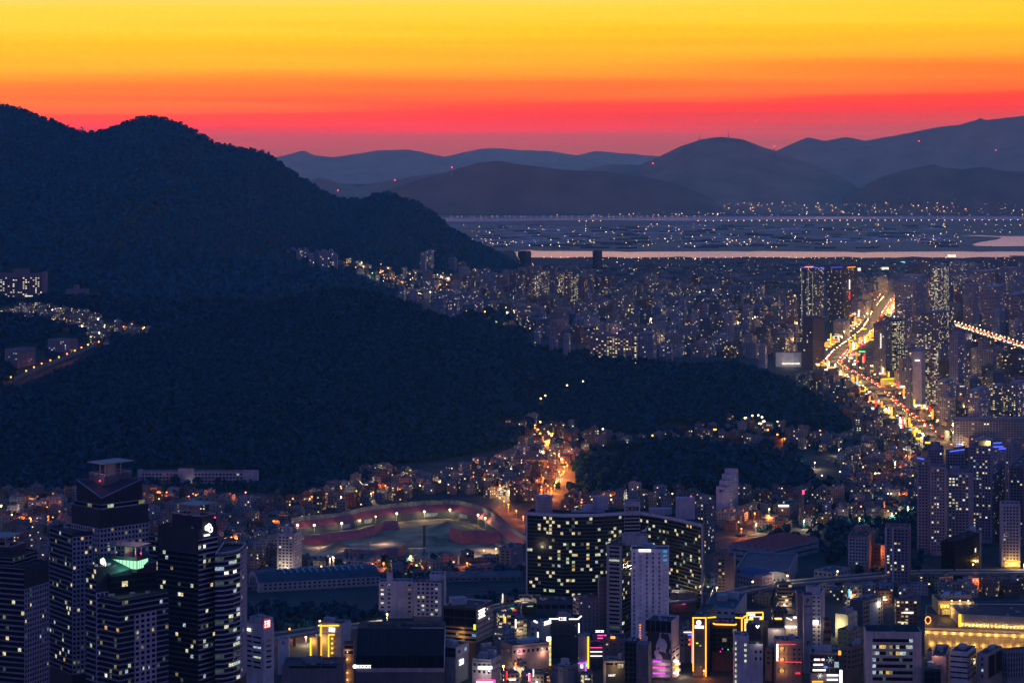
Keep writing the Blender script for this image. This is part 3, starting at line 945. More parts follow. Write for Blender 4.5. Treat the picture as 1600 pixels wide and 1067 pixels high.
def flower(b, P, Q, x, y, size, mat='neon_white'):
    """the curled white emblem with a short word under it"""
    c = b.on(P, Q, x, y, 1.0)
    d = Vector((Q[0] - P[0], Q[1] - P[1], 0)).normalized()
    up = Vector((0, 0, 1))
    mb = MB()
    def arc(cx, cz, r, a0, a1, w, n=9):
        pts = [c + d * (cx + r * math.cos(R(a0 + (a1 - a0) * i / n))) + up * (cz + r * math.sin(R(a0 + (a1 - a0) * i / n))) for i in range(n + 1)]
        for p, q in zip(pts, pts[1:]): mb.bar(p, q, w)
    s_ = size
    arc(-.25 * s_, .35 * s_, .22 * s_, 30, 330, .055 * s_); arc(.12 * s_, .50 * s_, .22 * s_, 90, 400, .055 * s_)
    arc(.30 * s_, .12 * s_, .28 * s_, 150, -120, .055 * s_); arc(-.02 * s_, .1 * s_, .16 * s_, 200, -60, .05 * s_)
    for i in range(4):
        p = c + d * ((-.65 + i * .22) * s_) - up * (.42 * s_)
        mb.bar(p, p + d * .15 * s_, .05 * s_); mb.bar(p + up * .02 * s_, p + up * .14 * s_, .03 * s_)
    b.part('emblem', mb, mat)

# tall tower with the gabled glass head
b = Bld('glass_tower', 'tallest dark glass tower with a folded glass roof and raised deck', 'tower', foot(78, 158, 232, 1650, 48), group='glass towers at the bottom left')
A = foot(78, 113, 150, 1655, 55)
b.tier(A, 0, zat(832, 1655), NAVY, faces={3: bands_(.08, z0=40), 0: grid_(.09, z0=40, drop=3)})
A2 = foot(116, 158, 226, 1662, 44)
zt = zat(795, 1662)
b.tier(foot(112, 156, 232, 1658, 46), 0, zt, NAVY, faces={3: grid_(.08, z0=40, drop=13), 0: grid_(.08, z0=40, drop=13)})
b.facade(A2[3], A2[0], zt - 12, zt + 3, bw=5, fh=3.3, wf=.9, hf=.78, lit=.22, col=FRAME, piers=False, proud=1.0)
b.facade(A2[0], A2[1], zt - 12, zt + 3, bw=5, fh=3.3, wf=.9, hf=.78, lit=.22, col=FRAMEL, piers=False, proud=1.0)
H_ = inset(A2, 1.2)
zc, zs = zat(779, 1662), zat(754, 1670)
b.tier(H_, zt - 0.5, [zc, zs, zs + .5, zs], (0.014, 0.018, 0.036), roofcol=(0.024, 0.030, 0.058))
mb = MB(); mb.bar((*H_[0], zc + .2), (*H_[1], zs + .2), 0.35, 0, (0.2, 0.2, 0.26, 0)); mb.bar((*H_[0], zc + .2), (*H_[3], zs + .2), 0.35, 0, (0.2, 0.2, 0.26, 0)); b.part('roof_edge', mb, 'plain_wall')
Dk = foot(139, 163, 206, 1676, 40)
b.tier(Dk, zs - 3, zs + 3.4, (0.11, 0.10, 0.13), faces=(), parapet=1.0)
rail(b, inset(Dk, .3), zs + 3.4, 1.6)
canopy(b, inset(Dk, 4.5), zs + 2.4, 9.5, grow=5.5, col=(0.40, 0.32, 0.28, 0))
light((*centre(Dk), zs + 7), (1, .62, .55), 700, None, .5); light((Dk[0][0] - 3, Dk[0][1] - 5, zs + 6), (1, .5, .5), 260, None, .5)
beacon(b, b.on(Dk[3], Dk[0], 157, 751, .6)); beacon(b, b.on(Dk[0], Dk[1], 194, 749, .6))
light(b.on(Dk[0], Dk[1], 190, 751, 2.5), (1, .02, .06), 500, None, .3)
W_ = foot(222, 226, 233, 1690, 70)
b.tier(W_, 0, zat(812, 1690), NAVY, faces={0: grid_(.08, z0=60), 3: bands_(.08, z0=60)})
b.done()

# nearest tower with the green lit crown
poly = foot(135, 186, 263, 1500, 42)
b = Bld('glass_tower', 'nearest dark glass tower with a glowing green crown and white emblem', 'tower', poly, group='glass towers at the bottom left')
z1 = zat(936, 1500)
b.tier(poly, 0, z1, NAVY, faces={3: bands_(.09, z0=50), 0: bands_(.11, z0=50, z1=z1 - 1)})
b.facade(*[(poly[0][0] + (poly[1][0] - poly[0][0]) * f, poly[0][1] + (poly[1][1] - poly[0][1]) * f) for f in (.30, .74)], 50, z1 - 11, bw=4.4, fh=3.3, wf=.68, hf=.62, lit=.09, col=FRAMEL, proud=.7, palw=WP)
L1 = foot(135, 150, 182, 1512, 50)
b.tier(L1, 0, zat(886, 1512), NAVY, faces={3: bands_(.09, z0=50), 0: grid_(.08, z0=50, drop=16)})
U = foot(150, 172, 245, 1516, 52)
zu = zat(893, 1516)
b.tier(U, z1 - 1.5, [zu - 2, zu + 3, zu + 9, zu + 7], (0.012, 0.018, 0.036), roofcol=(0.012, 0.05, 0.06),
       faces={0: dict(bw=4, fh=4.5, wf=.93, hf=.9, lit=.10, col=(0.015, .02, .035), piers=False, z0=z1, z1=zu - 3), 3: bands_(.03, z0=z1, z1=zu - 3, col=(0.03, .04, .07))})
Cn = foot(170, 214, 231, 1524, 24)
zc = zat(886, 1524)
b.tier(Cn, zu - 2, zc + 6.2, (0.02, 0.03, 0.045), faces=(), parapet=1.0)
for e in (3, 0):
    P, Q = Cn[e], Cn[(e + 1) % 4]
    L = math.hypot(Q[0] - P[0], Q[1] - P[1]); n = max(2, round(L / 2.6))
    for i in range(n):
        d = ((Q[0] - P[0]) / L, (Q[1] - P[1]) / L)
        mb = MB()
        ua, ub = (i + .06) * L / n, (i + .94) * L / n
        zb_, zt_ = zc - 1.2 + 0.0 * i, zc + 3.9
        mb.face([(P[0] + d[0] * ua + d[1] * .2, P[1] + d[1] * ua - d[0] * .2, zb_), (P[0] + d[0] * ub + d[1] * .2, P[1] + d[1] * ub - d[0] * .2, zb_), (P[0] + d[0] * ub + d[1] * .2, P[1] + d[1] * ub - d[0] * .2, zt_), (P[0] + d[0] * ua + d[1] * .2, P[1] + d[1] * ua - d[0] * .2, zt_)])
        b.part('crown_panel', mb, 'crown_green')
light(((Cn[0][0] + Cn[3][0]) / 2 + 2, Cn[0][1] - 4, zc + 3), (.4, 1, .6), 1500, None, 1.0)
canopy(b, inset(Cn, 2.0), zc + 5.2, 7.5, grow=3.5, slab='teal_glass')
beacon(b, b.on(Cn[0], Cn[1], 219, 864, .5)); light(b.on(Cn[0], Cn[1], 214, 862, 1.5), (1, .02, .08), 500, None, .3)
flower(b, U[3], U[0], 163, 882, 6.0)
b.done()

# right tower with emblem
poly = foot(247, 310, 340, 1600, 34)
b = Bld('glass_tower', 'dark glass tower with a white emblem near its top and curved right wing', 'tower', poly, group='glass towers at the bottom left')
zt = zat(827, 1600)
b.tier(poly, 0, zt, NAVY, faces={3: bands_(.08, z0=45, drop=16, col=(.04, .05, .08)), 0: bands_(.10, z0=45, drop=7, col=FRAMEL)})
Pp = foot(269, 316, 338, 1604, 34)
b.tier(Pp, zt - 1, zat(808, 1604), (0.018, 0.022, 0.04), parapet=1.2); rail(b, inset(Pp, .4), zat(808, 1604), 1.0, (0.5, .42, .42, 0))
canopy(b, inset(foot(282, 306, 330, 1612, 34), 2), zat(808, 1604) - 1, 7.5, grow=4, col=(0.34, .30, .28, 0))
beacon(b, b.on(Pp[0], Pp[1], 335, 808, .5))
flower(b, poly[0], poly[1], 324, 829, 6.5)
Wl = foot(233, 246, 262, 1625, 40)
b.tier(Wl, 0, zat(836, 1625), NAVY, faces={3: bands_(.08, z0=55), 0: bands_(.08, z0=55)})
X0, X1 = (338 - 800) / F * 1612, (380 - 800) / F * 1630
cv = [(X0, 1604)] + [(X0 + (X1 - X0) * math.sin(R(a)), 1604 + 26 * (1 - math.cos(R(a)))) for a in (22, 45, 68, 90)] + [(X1, 1650), (X0, 1650)]
zw = zat(864, 1612)
fs = {i: bands_(.24, z0=45, col=FRAMEL, bw=4.2, pal=['lit_cool', 'lit_white', 'lit_green', 'lit_faint', 'lit_dim', 'lit_pale'], palw=[3, 1, 3, 6, 2, 3]) for i in range(3)}
fs[3] = grid_(.10, z0=45); fs[4] = grid_(.03, z0=45)
b.tier(cv, 0, zw, NAVY, faces=fs); rail(b, inset(cv, .5), zw, 1.4, (.55, .55, .58, 0))
b.done()

# left tower at the picture edge
poly = foot(-95, 38, 76, 1550, 22)
b = Bld('glass_tower', 'dark glass tower cut off by the left picture edge, stepped roof', 'tower', poly, group='glass towers at the bottom left')
zt = zat(886, 1550)
b.tier(poly, 0, zt, NAVY, faces={3: bands_(.08, z0=50), 0: grid_(.09, z0=50, drop=14, col=FRAMEL)})
b.tier(foot(-90, 20, 58, 1556, 20), zt - 1, zat(869, 1556), NAVY, faces={0: bands_(.1, z0=zt), 3: bands_(.09, z0=zt)})
b.tier(foot(-90, 18, 39, 1560, 16), zt, zat(856, 1560), (0.018, .022, .04)); rail(b, foot(-88, 18, 38, 1561, 16), zat(856, 1561), 1.2)
canopy(b, foot(-60, 10, 24, 1568, 12), zat(858, 1560), 6.5, grow=3, col=(.28, .26, .25, 0))
b.done()

# ================================================================ offices and hotels along the bottom edge
# white office, orange lit side
poly = foot(379, 411, 428, 1760, 40)
b = Bld('office_building', 'slim white office with black ribbon windows, its side glowing orange', 'office', poly)
zt = zat(976, 1760); WHT = (0.46, 0.46, 0.47)
b.tier(poly, 0, zt, WHT, faces={3: dict(bw=9, fh=3.9, wf=.84, hf=.42, lit=.12, col=WHT, z0=20, drop=8, edge=1, pal=['lit_faint', 'lit_green', 'lit_cool']),
                              0: dict(bw=20, fh=4.2, wf=.56, hf=.40, lit=.0, col=WHT, z0=20, drop=10, edge=1)})
pp = foot(390, 413, 427, 1763, 40); b.tier(pp, zt - 1, zat(966, 1763), (0.36, .37, .4)); b.rooftop(pp, zat(966, 1763) - 1.2, 2, seed=4)
b.sign(poly[3], poly[0], 381, 979, 393, 986, 'neon_white', n=3, seed=2)
b.sign(poly[0], poly[1], 412, 969, 421, 979, 'neon_white', 'neon_red', n=3, seed=3)
b.done()
# blank white elevator wall with round emblem
poly = front(434, 451, 1840, 9)
b = Bld('parking_tower', 'plain pale parking tower with a faint round emblem', 'tower', poly)
b.tier(poly, 0, zat(998, 1840), (0.52, .50, .52))
mb = MB(); c = b.on(poly[0], poly[1], 442.5, 1004, .1)
mb.prism([(c.x + 1.3 * math.cos(a * .785), 0) for a in range(8)], 0, 1, cap=False)
mb = MB(); mb.face([(c.x + 1.4 * math.cos(a * math.pi / 8), c.y, c.z + 1.4 * math.sin(a * math.pi / 8)) for a in range(16)], 0, (.2, .2, .24, 0))
b.part('emblem', mb, 'plain_wall'); b.done()
# yellow neon hotel
poly = foot(499, 533, 548, 1885, 25)
b = Bld('hotel_building', 'pale hotel outlined in yellow neon beside the overpass', 'hotel', poly)
zt = zat(974, 1885); P3, P0 = poly[3], poly[0]
b.tier(poly, 0, zt, (0.40, .36, .38), faces={3: dict(bw=5.5, fh=4.2, wf=.34, hf=.42, lit=.04, col=(.40, .36, .38), z0=20, drop=9), 0: dict(bw=4, fh=60, wf=.4, hf=1, lit=0, col=(.45, .45, .5), z0=20, cols=())})
b.line('neon_yellow', [b.on(P3, P0, 502, 1026), b.on(P3, P0, 502, 975)], .45); b.line('neon_yellow', [b.on(P3, P0, 502, 977), b.on(P3, P0, 530, 976.5)], .4)
b.line('neon_yellow', [b.on(P3, P0, 514, 1040), b.on(P3, P0, 514, 991)], .42); b.line('neon_yellow', [b.on(P3, P0, 514, 991), b.on(P3, P0, 523, 991)], .4)
for y in (997, 1004.5, 1012, 1019.5): b.line('neon_yellow', [b.on(P3, P0, 518.5, y), b.on(P3, P0, 520.5, y)], .55, 'lit_panel')
b.sign(P3, P0, 514, 979, 524, 987, 'neon_white', rows=2, n=4, seed=5)
light(b.on(P3, P0, 505, 1000, 5), (1, .55, .1), 900, None, .5)
b.rooftop(poly, zt - 1.2, 2, seed=8); b.done()
poly = foot(484, 496, 501, 1880, 30)
b = Bld('shop_building', 'small tan block with one yellow neon edge left of the neon hotel', 'building', poly)
b.tier(poly, 0, zat(995, 1880), (.34, .28, .2), faces={3: dict(bw=4, fh=4, wf=.3, hf=.3, lit=.1, col=(.34, .28, .2), z0=20)})
b.line('neon_yellow', [b.on(poly[3], poly[0], 486, 1030), b.on(poly[3], poly[0], 486, 996)], .5); light(b.on(poly[3], poly[0], 489, 1002, 3), (1, .6, .15), 500)
b.done()
# low dark block
poly = front(440, 537, 1782, 32)
b = Bld('office_building', 'low wide grey office with a flat dark roof below the neon hotel', 'office', poly)
zt = zat(1040, 1782)
b.tier(poly, 0, zt, (.16, .155, .17), faces={0: dict(bw=11, fh=4.2, wf=.95, hf=.5, lit=.0, col=(.17, .165, .18), z0=20, drop=2.5, edge=5)})
pp = front(476, 502, 1797, 9); b.tier(pp, zt - 1.2, zt + 2.6, (.24, .26, .28)); pp = front(502, 530, 1795, 7); b.tier(pp, zt - 1.2, zt + .7, (.2, .21, .23)); b.done()
# narrow fire-stair with lamps
poly = front(537, 553, 1815, 8)
b = Bld('stair_tower', 'open stair tower with a lamp on each landing', 'tower', poly)
b.tier(poly, 0, zat(1004, 1815), (.20, .15, .14), faces={0: dict(bw=8, fh=4.4, wf=.86, hf=.6, lit=0, col=(.26, .2, .2), z0=20, drop=1)})
for y in (1018, 1029, 1050, 1061):
    mb = MB(); c = b.on(poly[0], poly[1], 543, y, 1.0); mb.ball(c, .3); b.part('lamp', mb, 'lamp_warm'); light(c + Vector((0, -.8, 0)), (1, .5, .15), 150)
b.done()
# large dark office with sloping glass front
poly = front(556, 694, 1792, 46)
b = Bld('office_building', 'huge dark office with sloping panelled roof front and white lit sign', 'office', poly)
ze, zr = zat(1042, 1792), zat(981, 1812)
b.tier(poly, 0, ze, (0.10, .10, .12), parapet=0)
x0, x1 = poly[0][0], poly[1][0]
sl = MB(); n = 34
for i in range(n):
    a, c_ = x0 + (x1 - x0) * i / n, x0 + (x1 - x0) * (i + .93) / n
    sh = .010 + .006 * rnd.random()
    sl.face([(a, 1791.6, ze + .1), (c_, 1791.6, ze + .1), (c_, 1812, zr), (a, 1812, zr)], 0, (sh, sh * 1.25, sh * 2.0, 0))
    sl.face([(c_, 1791.9, ze), (x0 + (x1 - x0) * (i + 1) / n, 1791.9, ze), (x0 + (x1 - x0) * (i + 1) / n, 1812.2, zr - .2), (c_, 1812.2, zr - .2)], 0, (.03, .035, .05, 0))
sl.face([(x0, 1812, zr), (x1, 1812, zr), (x1, 1838, zr), (x0, 1838, zr)], 0, (.012, .013, .018, 0))
sl.face([(x1, 1792, ze), (x1, 1838, ze), (x1, 1838, zr), (x1, 1812, zr)], 0, (.02, .02, .03, 0))
b.part('sloping_roof', sl, 'plain_wall')
mb = MB(); mb.box(((x0 + x1) / 2, 1791.3), x1 - x0, .6, ze - 3.4, ze - .4, 0, 0, (.36, .31, .30, 0)); mb.bar((x1, 1792, ze), (x1 + .2, 1812, zr + .3), .35, 0, (.5, .45, .45, 0)); mb.bar((x0 + 40, 1812, zr + .2), (x1, 1812, zr + .2), .25, 0, (.5, .45, .45, 0)); b.part('cornice', mb, 'plain_wall')
b.facade(poly[0], poly[1], 25, ze - 4, bw=4.2, fh=4.2, wf=.95, hf=.92, lit=.05, col=(.012, .014, .02), piers=False, pal=['lit_faint', 'lit_green', 'lit_gold'])
b.sign(poly[0], poly[1], 556, 1037.5, 580, 1043, 'neon_white', n=8, seed=9, out=1.2)
mb = MB(); c = b.on(poly[0], poly[1], 554.5, 1040, 1.4)
mb.face([(c.x + 1.5 * math.cos(a * math.pi / 8), c.y, c.z + 1.5 * math.sin(a * math.pi / 8)) for a in range(16)]); b.part('emblem', mb, 'neon_white')
for i in range(9): 
    mb = MB(); mb.box((x0 + 8 + i * 6.1 + rnd.random() * 2, 1822 + rnd.random() * 6), 3 + rnd.random() * 2, 2.5, zr, zr + 1.5 + rnd.random() * 1.5, 0, 0, (.08, .09, .11, 0)); b.part('roof_vent', mb, 'plain_wall')
b.done('base_wall')
poly = foot(686, 712, 732, 1806, 25)
b = Bld('office_building', 'pale stone flank building with a white sign right of the sloping roof', 'office', poly)
b.tier(poly, 0, zat(1010, 1806), (.26, .27, .30), faces={0: dict(bw=9, fh=7, wf=.4, hf=.3, lit=.2, col=(.42, .41, .44), z0=20), 3: dict(bw=9, fh=4, wf=.9, hf=.8, lit=.03, col=(.03, .04, .06), z0=20)})
b.sign(poly[0], poly[1], 716, 1030, 723, 1037, 'neon_white', n=3, seed=12); b.rooftop(poly, zat(1010, 1806) - 1.2, 3, seed=3); b.done()
# tan corner office
poly = foot(693, 744, 770, 1885, 22)
TAN = (.42, .29, .17)
b = Bld('office_building', 'tan corner office with gold lit floor bands and a pale roof rim', 'office', poly)
zt = zat(949, 1885)
b.tier(poly, 0, zt, (.08, .06, .05), pcol=(.62, .48, .42), faces={3: dict(bw=3.6, fh=4.0, wf=.9, hf=.52, lit=.14, col=TAN, piers=False, z0=15, z1=zt - 16, pal=['lit_gold', 'lit_blue', 'lit_cool', 'lit_faint', 'lit_dim', 'lit_green'], palw=[3, 1.2, 1, 3, 2, 1]),
                              0: dict(bw=3.4, fh=4.0, wf=.62, hf=.42, lit=.07, col=(.50, .38, .27), z0=15, drop=3)})
b.facade(poly[3], poly[0], zt - 15.5, zt - 2, bw=8, fh=6.5, wf=.96, hf=.9, lit=0, col=(.05, .045, .05), piers=False)
mb = MB(); c = b.on(poly[3], poly[0], 719, 948, 0); mb.box((c.x - 2, c.y + 16), 12, 9, zt - 1, zt + 4.4, .35, 0, (.3, .33, .38, 0)); b.part('stair_tower', mb, 'plain_wall')
b.sign(poly[0], poly[1], 746, 952, 757, 963, 'neon_white', n=4, seed=14)
b.line('neon_lime', [b.on(poly[3], poly[0], 742, 983), b.on(poly[3], poly[0], 742, 975)], .8)
for y in (983, 991, 999, 1007, 1015, 1023, 1031, 1039, 1047): light(b.on(poly[3], poly[0], 722, y, 2.5), (1, .55, .12), 120, None, 1.5)
b.done()
# twin white flats
poly = front(592, 645, 2060, 14, 2)
LAV = (.50, .45, .50)
b = Bld('apartment_block', 'white twin flats, left slab, with one narrow stair shaft on top', 'apartment', poly)
zt = zat(908, 2060)
b.tier(poly, 0, zt, LAV, faces={0: dict(bw=5.3, fh=3.55, wf=.42, hf=.42, lit=.10, col=LAV, z0=4, drop=1.5, cols=(0, 1, 5, 4))})
pp = front(604, 613, 2060.5, 7); b.tier(pp, zt - 2, zat(897, 2060), LAV); b.done()
poly = foot(646, 690, 696, 2048, 6)
b = Bld('apartment_block', 'grey twin flats, right slab, with a tall pale end wall', 'apartment', poly)
zt = zat(908, 2048)
GRL = (.40, .37, .42)
b.tier(poly, 0, zt, (.10, .11, .15), faces={3: dict(bw=3.6, fh=3.5, wf=.56, hf=.50, lit=.17, col=GRL, z0=4, drop=1, edge=2.5, pal=['lit_pale', 'lit_cool', 'lit_cream', 'lit_green'])})
pp = foot(671, 694, 697, 2056, 4); b.tier(pp, 0, zat(897, 2056), (.42, .41, .47)); b.done()
# ================================================================ curved glass slab with lit flats
Dn = 2140
def cp(x, Y): return ((x - 800) / F * Y, Y)
fr = [cp(823, 2150), cp(880, 2138), cp(930, 2140), cp(975, 2150), cp(1000, 2152), cp(1030, 2134), cp(1060, 2112), cp(1097, 2080)]
bk = [(p[0] + 4, p[1] + 24) for p in fr][::-1]
poly = fr + bk
b = Bld('apartment_slab', 'wide bent glass slab of flats with many lit windows and a white rim', 'apartment', poly)
zt = zat(803, 2140)
fs = {i: dict(bw=2.6, fh=3.15, wf=.9, hf=.72, lit=(.15 if i < 3 else .10), col=(.085, .082, .085), piers=False, z0=4, z1=zt - 2.5, proud=.3, pal=['lit_pale', 'lit_cream', 'lit_green', 'lit_gold', 'lit_dim', 'lit_faint', 'lit_cool'], palw=[5, 4, 3, .7, 3, 3, 1]) for i in (0, 1, 2, 4, 5, 6)}
fs[6]['col'] = (.16, .13, .11)
b.tier(poly, 0, zt, (.03, .034, .042), faces=fs, parapet=1.5)
WH2 = (.46, .45, .50, 0)
mb = MB()
for i in range(7):
    P, Q = fr[i], fr[i + 1]
    mb.face([(P[0], P[1] - .5, zt - 2.2), (Q[0], Q[1] - .5, zt - 2.2), (Q[0], Q[1] - .5, zt + .3), (P[0], P[1] - .5, zt + .3)], 0, WH2)
    mb.face([(P[0], P[1] - .5, zt + .3), (Q[0], Q[1] - .5, zt + .3), (Q[0], Q[1] + 1.2, zt + .3), (P[0], P[1] + 1.2, zt + .3)], 0, WH2)
for p in (fr[0], fr[-1]): mb.box((p[0], p[1] + .2), 1.2, 1.6, 0, zt - 2.25, 0, 0, WH2)
b.part('cornice', mb, 'plain_wall')
core = [fr[3], fr[4], (fr[4][0] + 1, fr[4][1] + 16), (fr[3][0] + 1, fr[3][1] + 16)]
core = [(p[0], p[1] - 1.4) for p in core]
b.tier(core, 0, zat(786, 2140), (.36, .35, .40), faces={0: dict(bw=14, fh=3.15, wf=.9, hf=.66, lit=0, col=(.40, .39, .43), z0=6, z1=zt - 2, piers=False)})
b.sign(core[0], core[1], 977, 791, 998, 798, 'navy_panel', n=4, seed=21, out=.2)
mb = MB(); mb.cyl(cp(850, 2158), 7.6, zt - 1, zt + 14, 20, col=(.30, .30, .34, 0)); b.part('water_tower', mb, 'plain_wall')
mb = MB()
for k in range(5): mb.cyl(cp(850, 2158), 7.8, zt + 1 + 2.8 * k, zt + 1.5 + 2.8 * k, 20, col=(.36, .15, .11, 0))
mb.bar((*cp(849, 2158), zt + 14), (*cp(849, 2158), zt + 20), .5); b.part('water_tower_ring', mb, 'plain_wall')
for (xa, xb, ya, Y) in ((912, 926, 790, 2160), (926, 951, 776, 2166), (1057, 1086, 778, 2115), (893, 945, 799, 2156), (1015, 1050, 795, 2140)):
    mb = MB(); x0, x1 = (xa - 800) / F * Y, (xb - 800) / F * Y
    mb.box(((x0 + x1) / 2, Y + 6), x1 - x0, 9, zt - 1, zat(ya, Y), 0, 0, (.32, .32, .37, 0)); b.part('stair_tower', mb, 'plain_wall')
mb = MB(); mb.bar((*cp(977, 2160), zt), (*cp(977, 2160), zat(756, 2160)), .25); b.part('antenna', mb, 'metal')
beacon(b, (*cp(1080, 2112), zat(775, 2112)))
b.done()
poly = foot(1090, 1104, 1117, 2390, 30)
b = Bld('apartment_block', 'dark flats with lit windows peeping past the glass slab right end', 'apartment', poly)
b.tier(poly, 0, zat(786, 2390), (.13, .13, .16), faces={3: dict(bw=3.2, fh=3.2, lit=.25, col=(.15, .15, .18)), 0: dict(bw=3.2, fh=3.2, lit=.15, col=(.15, .15, .18))}); b.done()
# white banded tower before the slab
poly = foot(986, 1045, 1048, 1955, 4)
STR = (.74, .66, .66)
b = Bld('office_tower', 'white tower with fine dark floor lines and a bright roof sign', 'tower', poly)
zt = zat(858, 1955)
b.tier(poly, 0, zt, STR, faces={3: dict(bw=5.2, fh=3.5, wf=.28, hf=.34, lit=.06, col=STR, z0=3, drop=2, bands=False, cols=(0, 2, 3, 4))})
mb = MB(); P, Q = poly[3], poly[0]
for k in range(1, int(zt / 3.5)):
    z = k * 3.5; mb.face([(P[0], P[1] - .12, z - .24), (Q[0], Q[1] - .12, z - .24), (Q[0], Q[1] - .12, z + .24), (P[0], P[1] - .12, z + .24)], 0, (.13, .12, .13, 0))
b.part('floor_line', mb, 'plain_wall')
b.sign(P, Q, 998, 857, 1017, 862, 'neon_white', n=6, seed=31)
for y in (861, 868, 875): b.line('lit_blue', [b.on(P, Q, 1036, y), b.on(P, Q, 1042, y)], .55, 'lit_panel')
Lf = foot(948, 972, 988, 1978, 22)
b.tier(Lf, 0, zat(851, 1978), (.10, .09, .09), faces={3: dict(bw=14, fh=3.5, wf=.72, hf=.48, lit=.05, col=(.36, .32, .32), z0=3, edge=.5), 0: dict(bw=3, fh=3.5, wf=.8, hf=.7, lit=.06, col=(.07, .07, .08), piers=False, z0=3)})
Ph = front(973, 1012, 1985, 12); b.tier(Ph, zt - 2, zat(836, 1985), (.32, .31, .34)); b.rooftop(poly, zt - 1.2, 2, seed=10)
mb = MB(); q0 = b.on(P, Q, 1001, 834, -12); mb.face([q0, q0 + Vector((4, 0, 0)), q0 + Vector((6.5, 0, 6.5)), q0 + Vector((4.5, 0, 3))], 0, (.6, .55, .6, 0)); mb.face([q0 + Vector((0, .6, 0)), q0 + Vector((4.5, .6, 3)), q0 + Vector((6.5, .6, 6.5)), q0 + Vector((4, .6, 0))], 0, (.6, .55, .6, 0)); b.part('roof_sail', mb, 'plain_wall')
b.done()
# brick pink block with tall end slab
poly = foot(896, 905, 936, 1990, 72)
PK = (.36, .27, .26)
b = Bld('apartment_block', 'pinkish flats with thin red floor lines before the glass slab', 'apartment', poly)
zt = zat(934, 1990)
b.tier(poly, 0, zt, (.30, .17, .16), pcol=(.30, .08, .07), faces={0: dict(bw=3.6, fh=3.4, wf=.3, hf=.36, lit=.10, col=PK, z0=2, drop=2.5), 3: dict(bw=6, fh=3.4, wf=.8, hf=.5, lit=.05, col=PK, z0=2)})
sl_ = foot(934, 936, 952, 1994, 60); b.tier(sl_, 0, zat(903, 1994), PK)
mb = MB()
for (pq, zz) in (((poly[0], poly[1]), zt), ((sl_[0], sl_[1]), zat(903, 1994))):
    for k in range(1, int(zz / 3.4)):
        (P, Q) = pq; d = Vector((Q[0] - P[0], Q[1] - P[1])).normalized(); z = k * 3.4 + 1.4
        ox, oy = d.y * .5, -d.x * .5
        mb.face([(P[0] + ox, P[1] + oy, z - .16), (Q[0] + ox, Q[1] + oy, z - .16), (Q[0] + ox, Q[1] + oy, z + .16), (P[0] + ox, P[1] + oy, z + .16)], 0, (.30, .06, .05, 0))
b.part('floor_line', mb, 'plain_wall'); b.done()
# dark block with white roof-line light
poly = front(860, 905, 1900, 20)
b = Bld('office_building', 'black block with a white lit roof line and small bright roof sign', 'office', poly)
zt = zat(967, 1900); DK = (.045, .045, .06)
b.tier(poly, 0, zt, DK, faces={0: dict(bw=5.5, fh=4, wf=.22, hf=.3, lit=.10, col=DK, z0=15, drop=3, pal=['lit_dim', 'lit_faint', 'lit_white'])})
b.line('neon_white', [b.on(*poly[:2], 858, 966), b.on(*poly[:2], 873, 966)], .35); b.line('neon_white', [b.on(*poly[:2], 889, 966.5), b.on(*poly[:2], 903, 966.5), b.on(poly[1], poly[2], 907, 962)], .35)
b.line('neon_white', [b.on(*poly[:2], 904.5, 990), b.on(*poly[:2], 904.5, 973)], .45)
b.sign(*poly[:2], 873, 963, 885, 969, 'neon_white', n=4, seed=41, out=1.0)
pp = front(872, 892, 1908, 8); b.tier(pp, zt - 1, zat(957, 1908), (.10, .12, .16)); b.done()
poly = foot(829, 844, 860, 1888, 35)
b = Bld('office_building', 'grey block with white lit strips left of the black block', 'office', poly)
b.tier(poly, 0, zat(972, 1888), (.26, .27, .30), faces={3: dict(bw=5, fh=4.2, wf=.5, hf=.35, lit=.05, col=(.22, .23, .27), z0=15, drop=4)})
b.line('neon_white', [b.on(poly[3], poly[0], 841, 997), b.on(poly[3], poly[0], 841, 987)], .5); b.line('neon_white', [b.on(poly[3], poly[0], 835, 969), b.on(poly[3], poly[0], 840, 972)], .5); b.sign(poly[0], poly[1], 849, 970, 860, 974, 'neon_white', n=4, seed=43)
b.done()
poly = front(853.5, 861.5, 1868, 3.4)
b = Bld('sign_tower', 'slim yellow lit pylon sign standing before the black block', 'sign', poly)
b.tier(poly, 0, zat(993, 1868), (.4, .35, .25), parapet=0)
for (y0, y1, mt) in ((994, 1001, 'neon_white'), (1001.5, 1007, 'neon_yellow'), (1007.5, 1020, 'lit_pale'), (1020.5, 1023, 'neon_yellow'), (1023.5, 1036, 'lit_pale'), (1036.3, 1039, 'neon_yellow')):
    p_, q_ = b.on(*poly[:2], 854, y0, .3), b.on(*poly[:2], 861, y1, .3)
    mb = MB(); mb.face([(p_.x, p_.y, q_.z), (q_.x, p_.y, q_.z), (q_.x, p_.y, p_.z), (p_.x, p_.y, p_.z)]); b.part('lit_panel', mb, mt)
light((poly[0][0] + 2, 1863, zat(1010, 1868)), (1, .7, .3), 500); b.done()
poly = front(904, 922, 1850, 12)
b = Bld('shop_building', 'blank beige wall block with a yellow neon edge and purple canopy', 'building', poly)
b.tier(poly, 0, zat(993, 1850), (.30, .26, .27))
b.line('neon_yellow', [b.on(*poly[:2], 919, 1050), b.on(*poly[:2], 919, 994)], .5)
b.line('neon_purple', [b.on(*poly[:2], 903, 1035, 1.5), b.on(*poly[:2], 914, 1034.5, 1.5), b.on(*poly[:2], 917, 1032, .8)], .35); b.line('neon_white', [b.on(*poly[:2], 909, 1042, 2), b.on(*poly[:2], 909, 1037, 2)], .9)
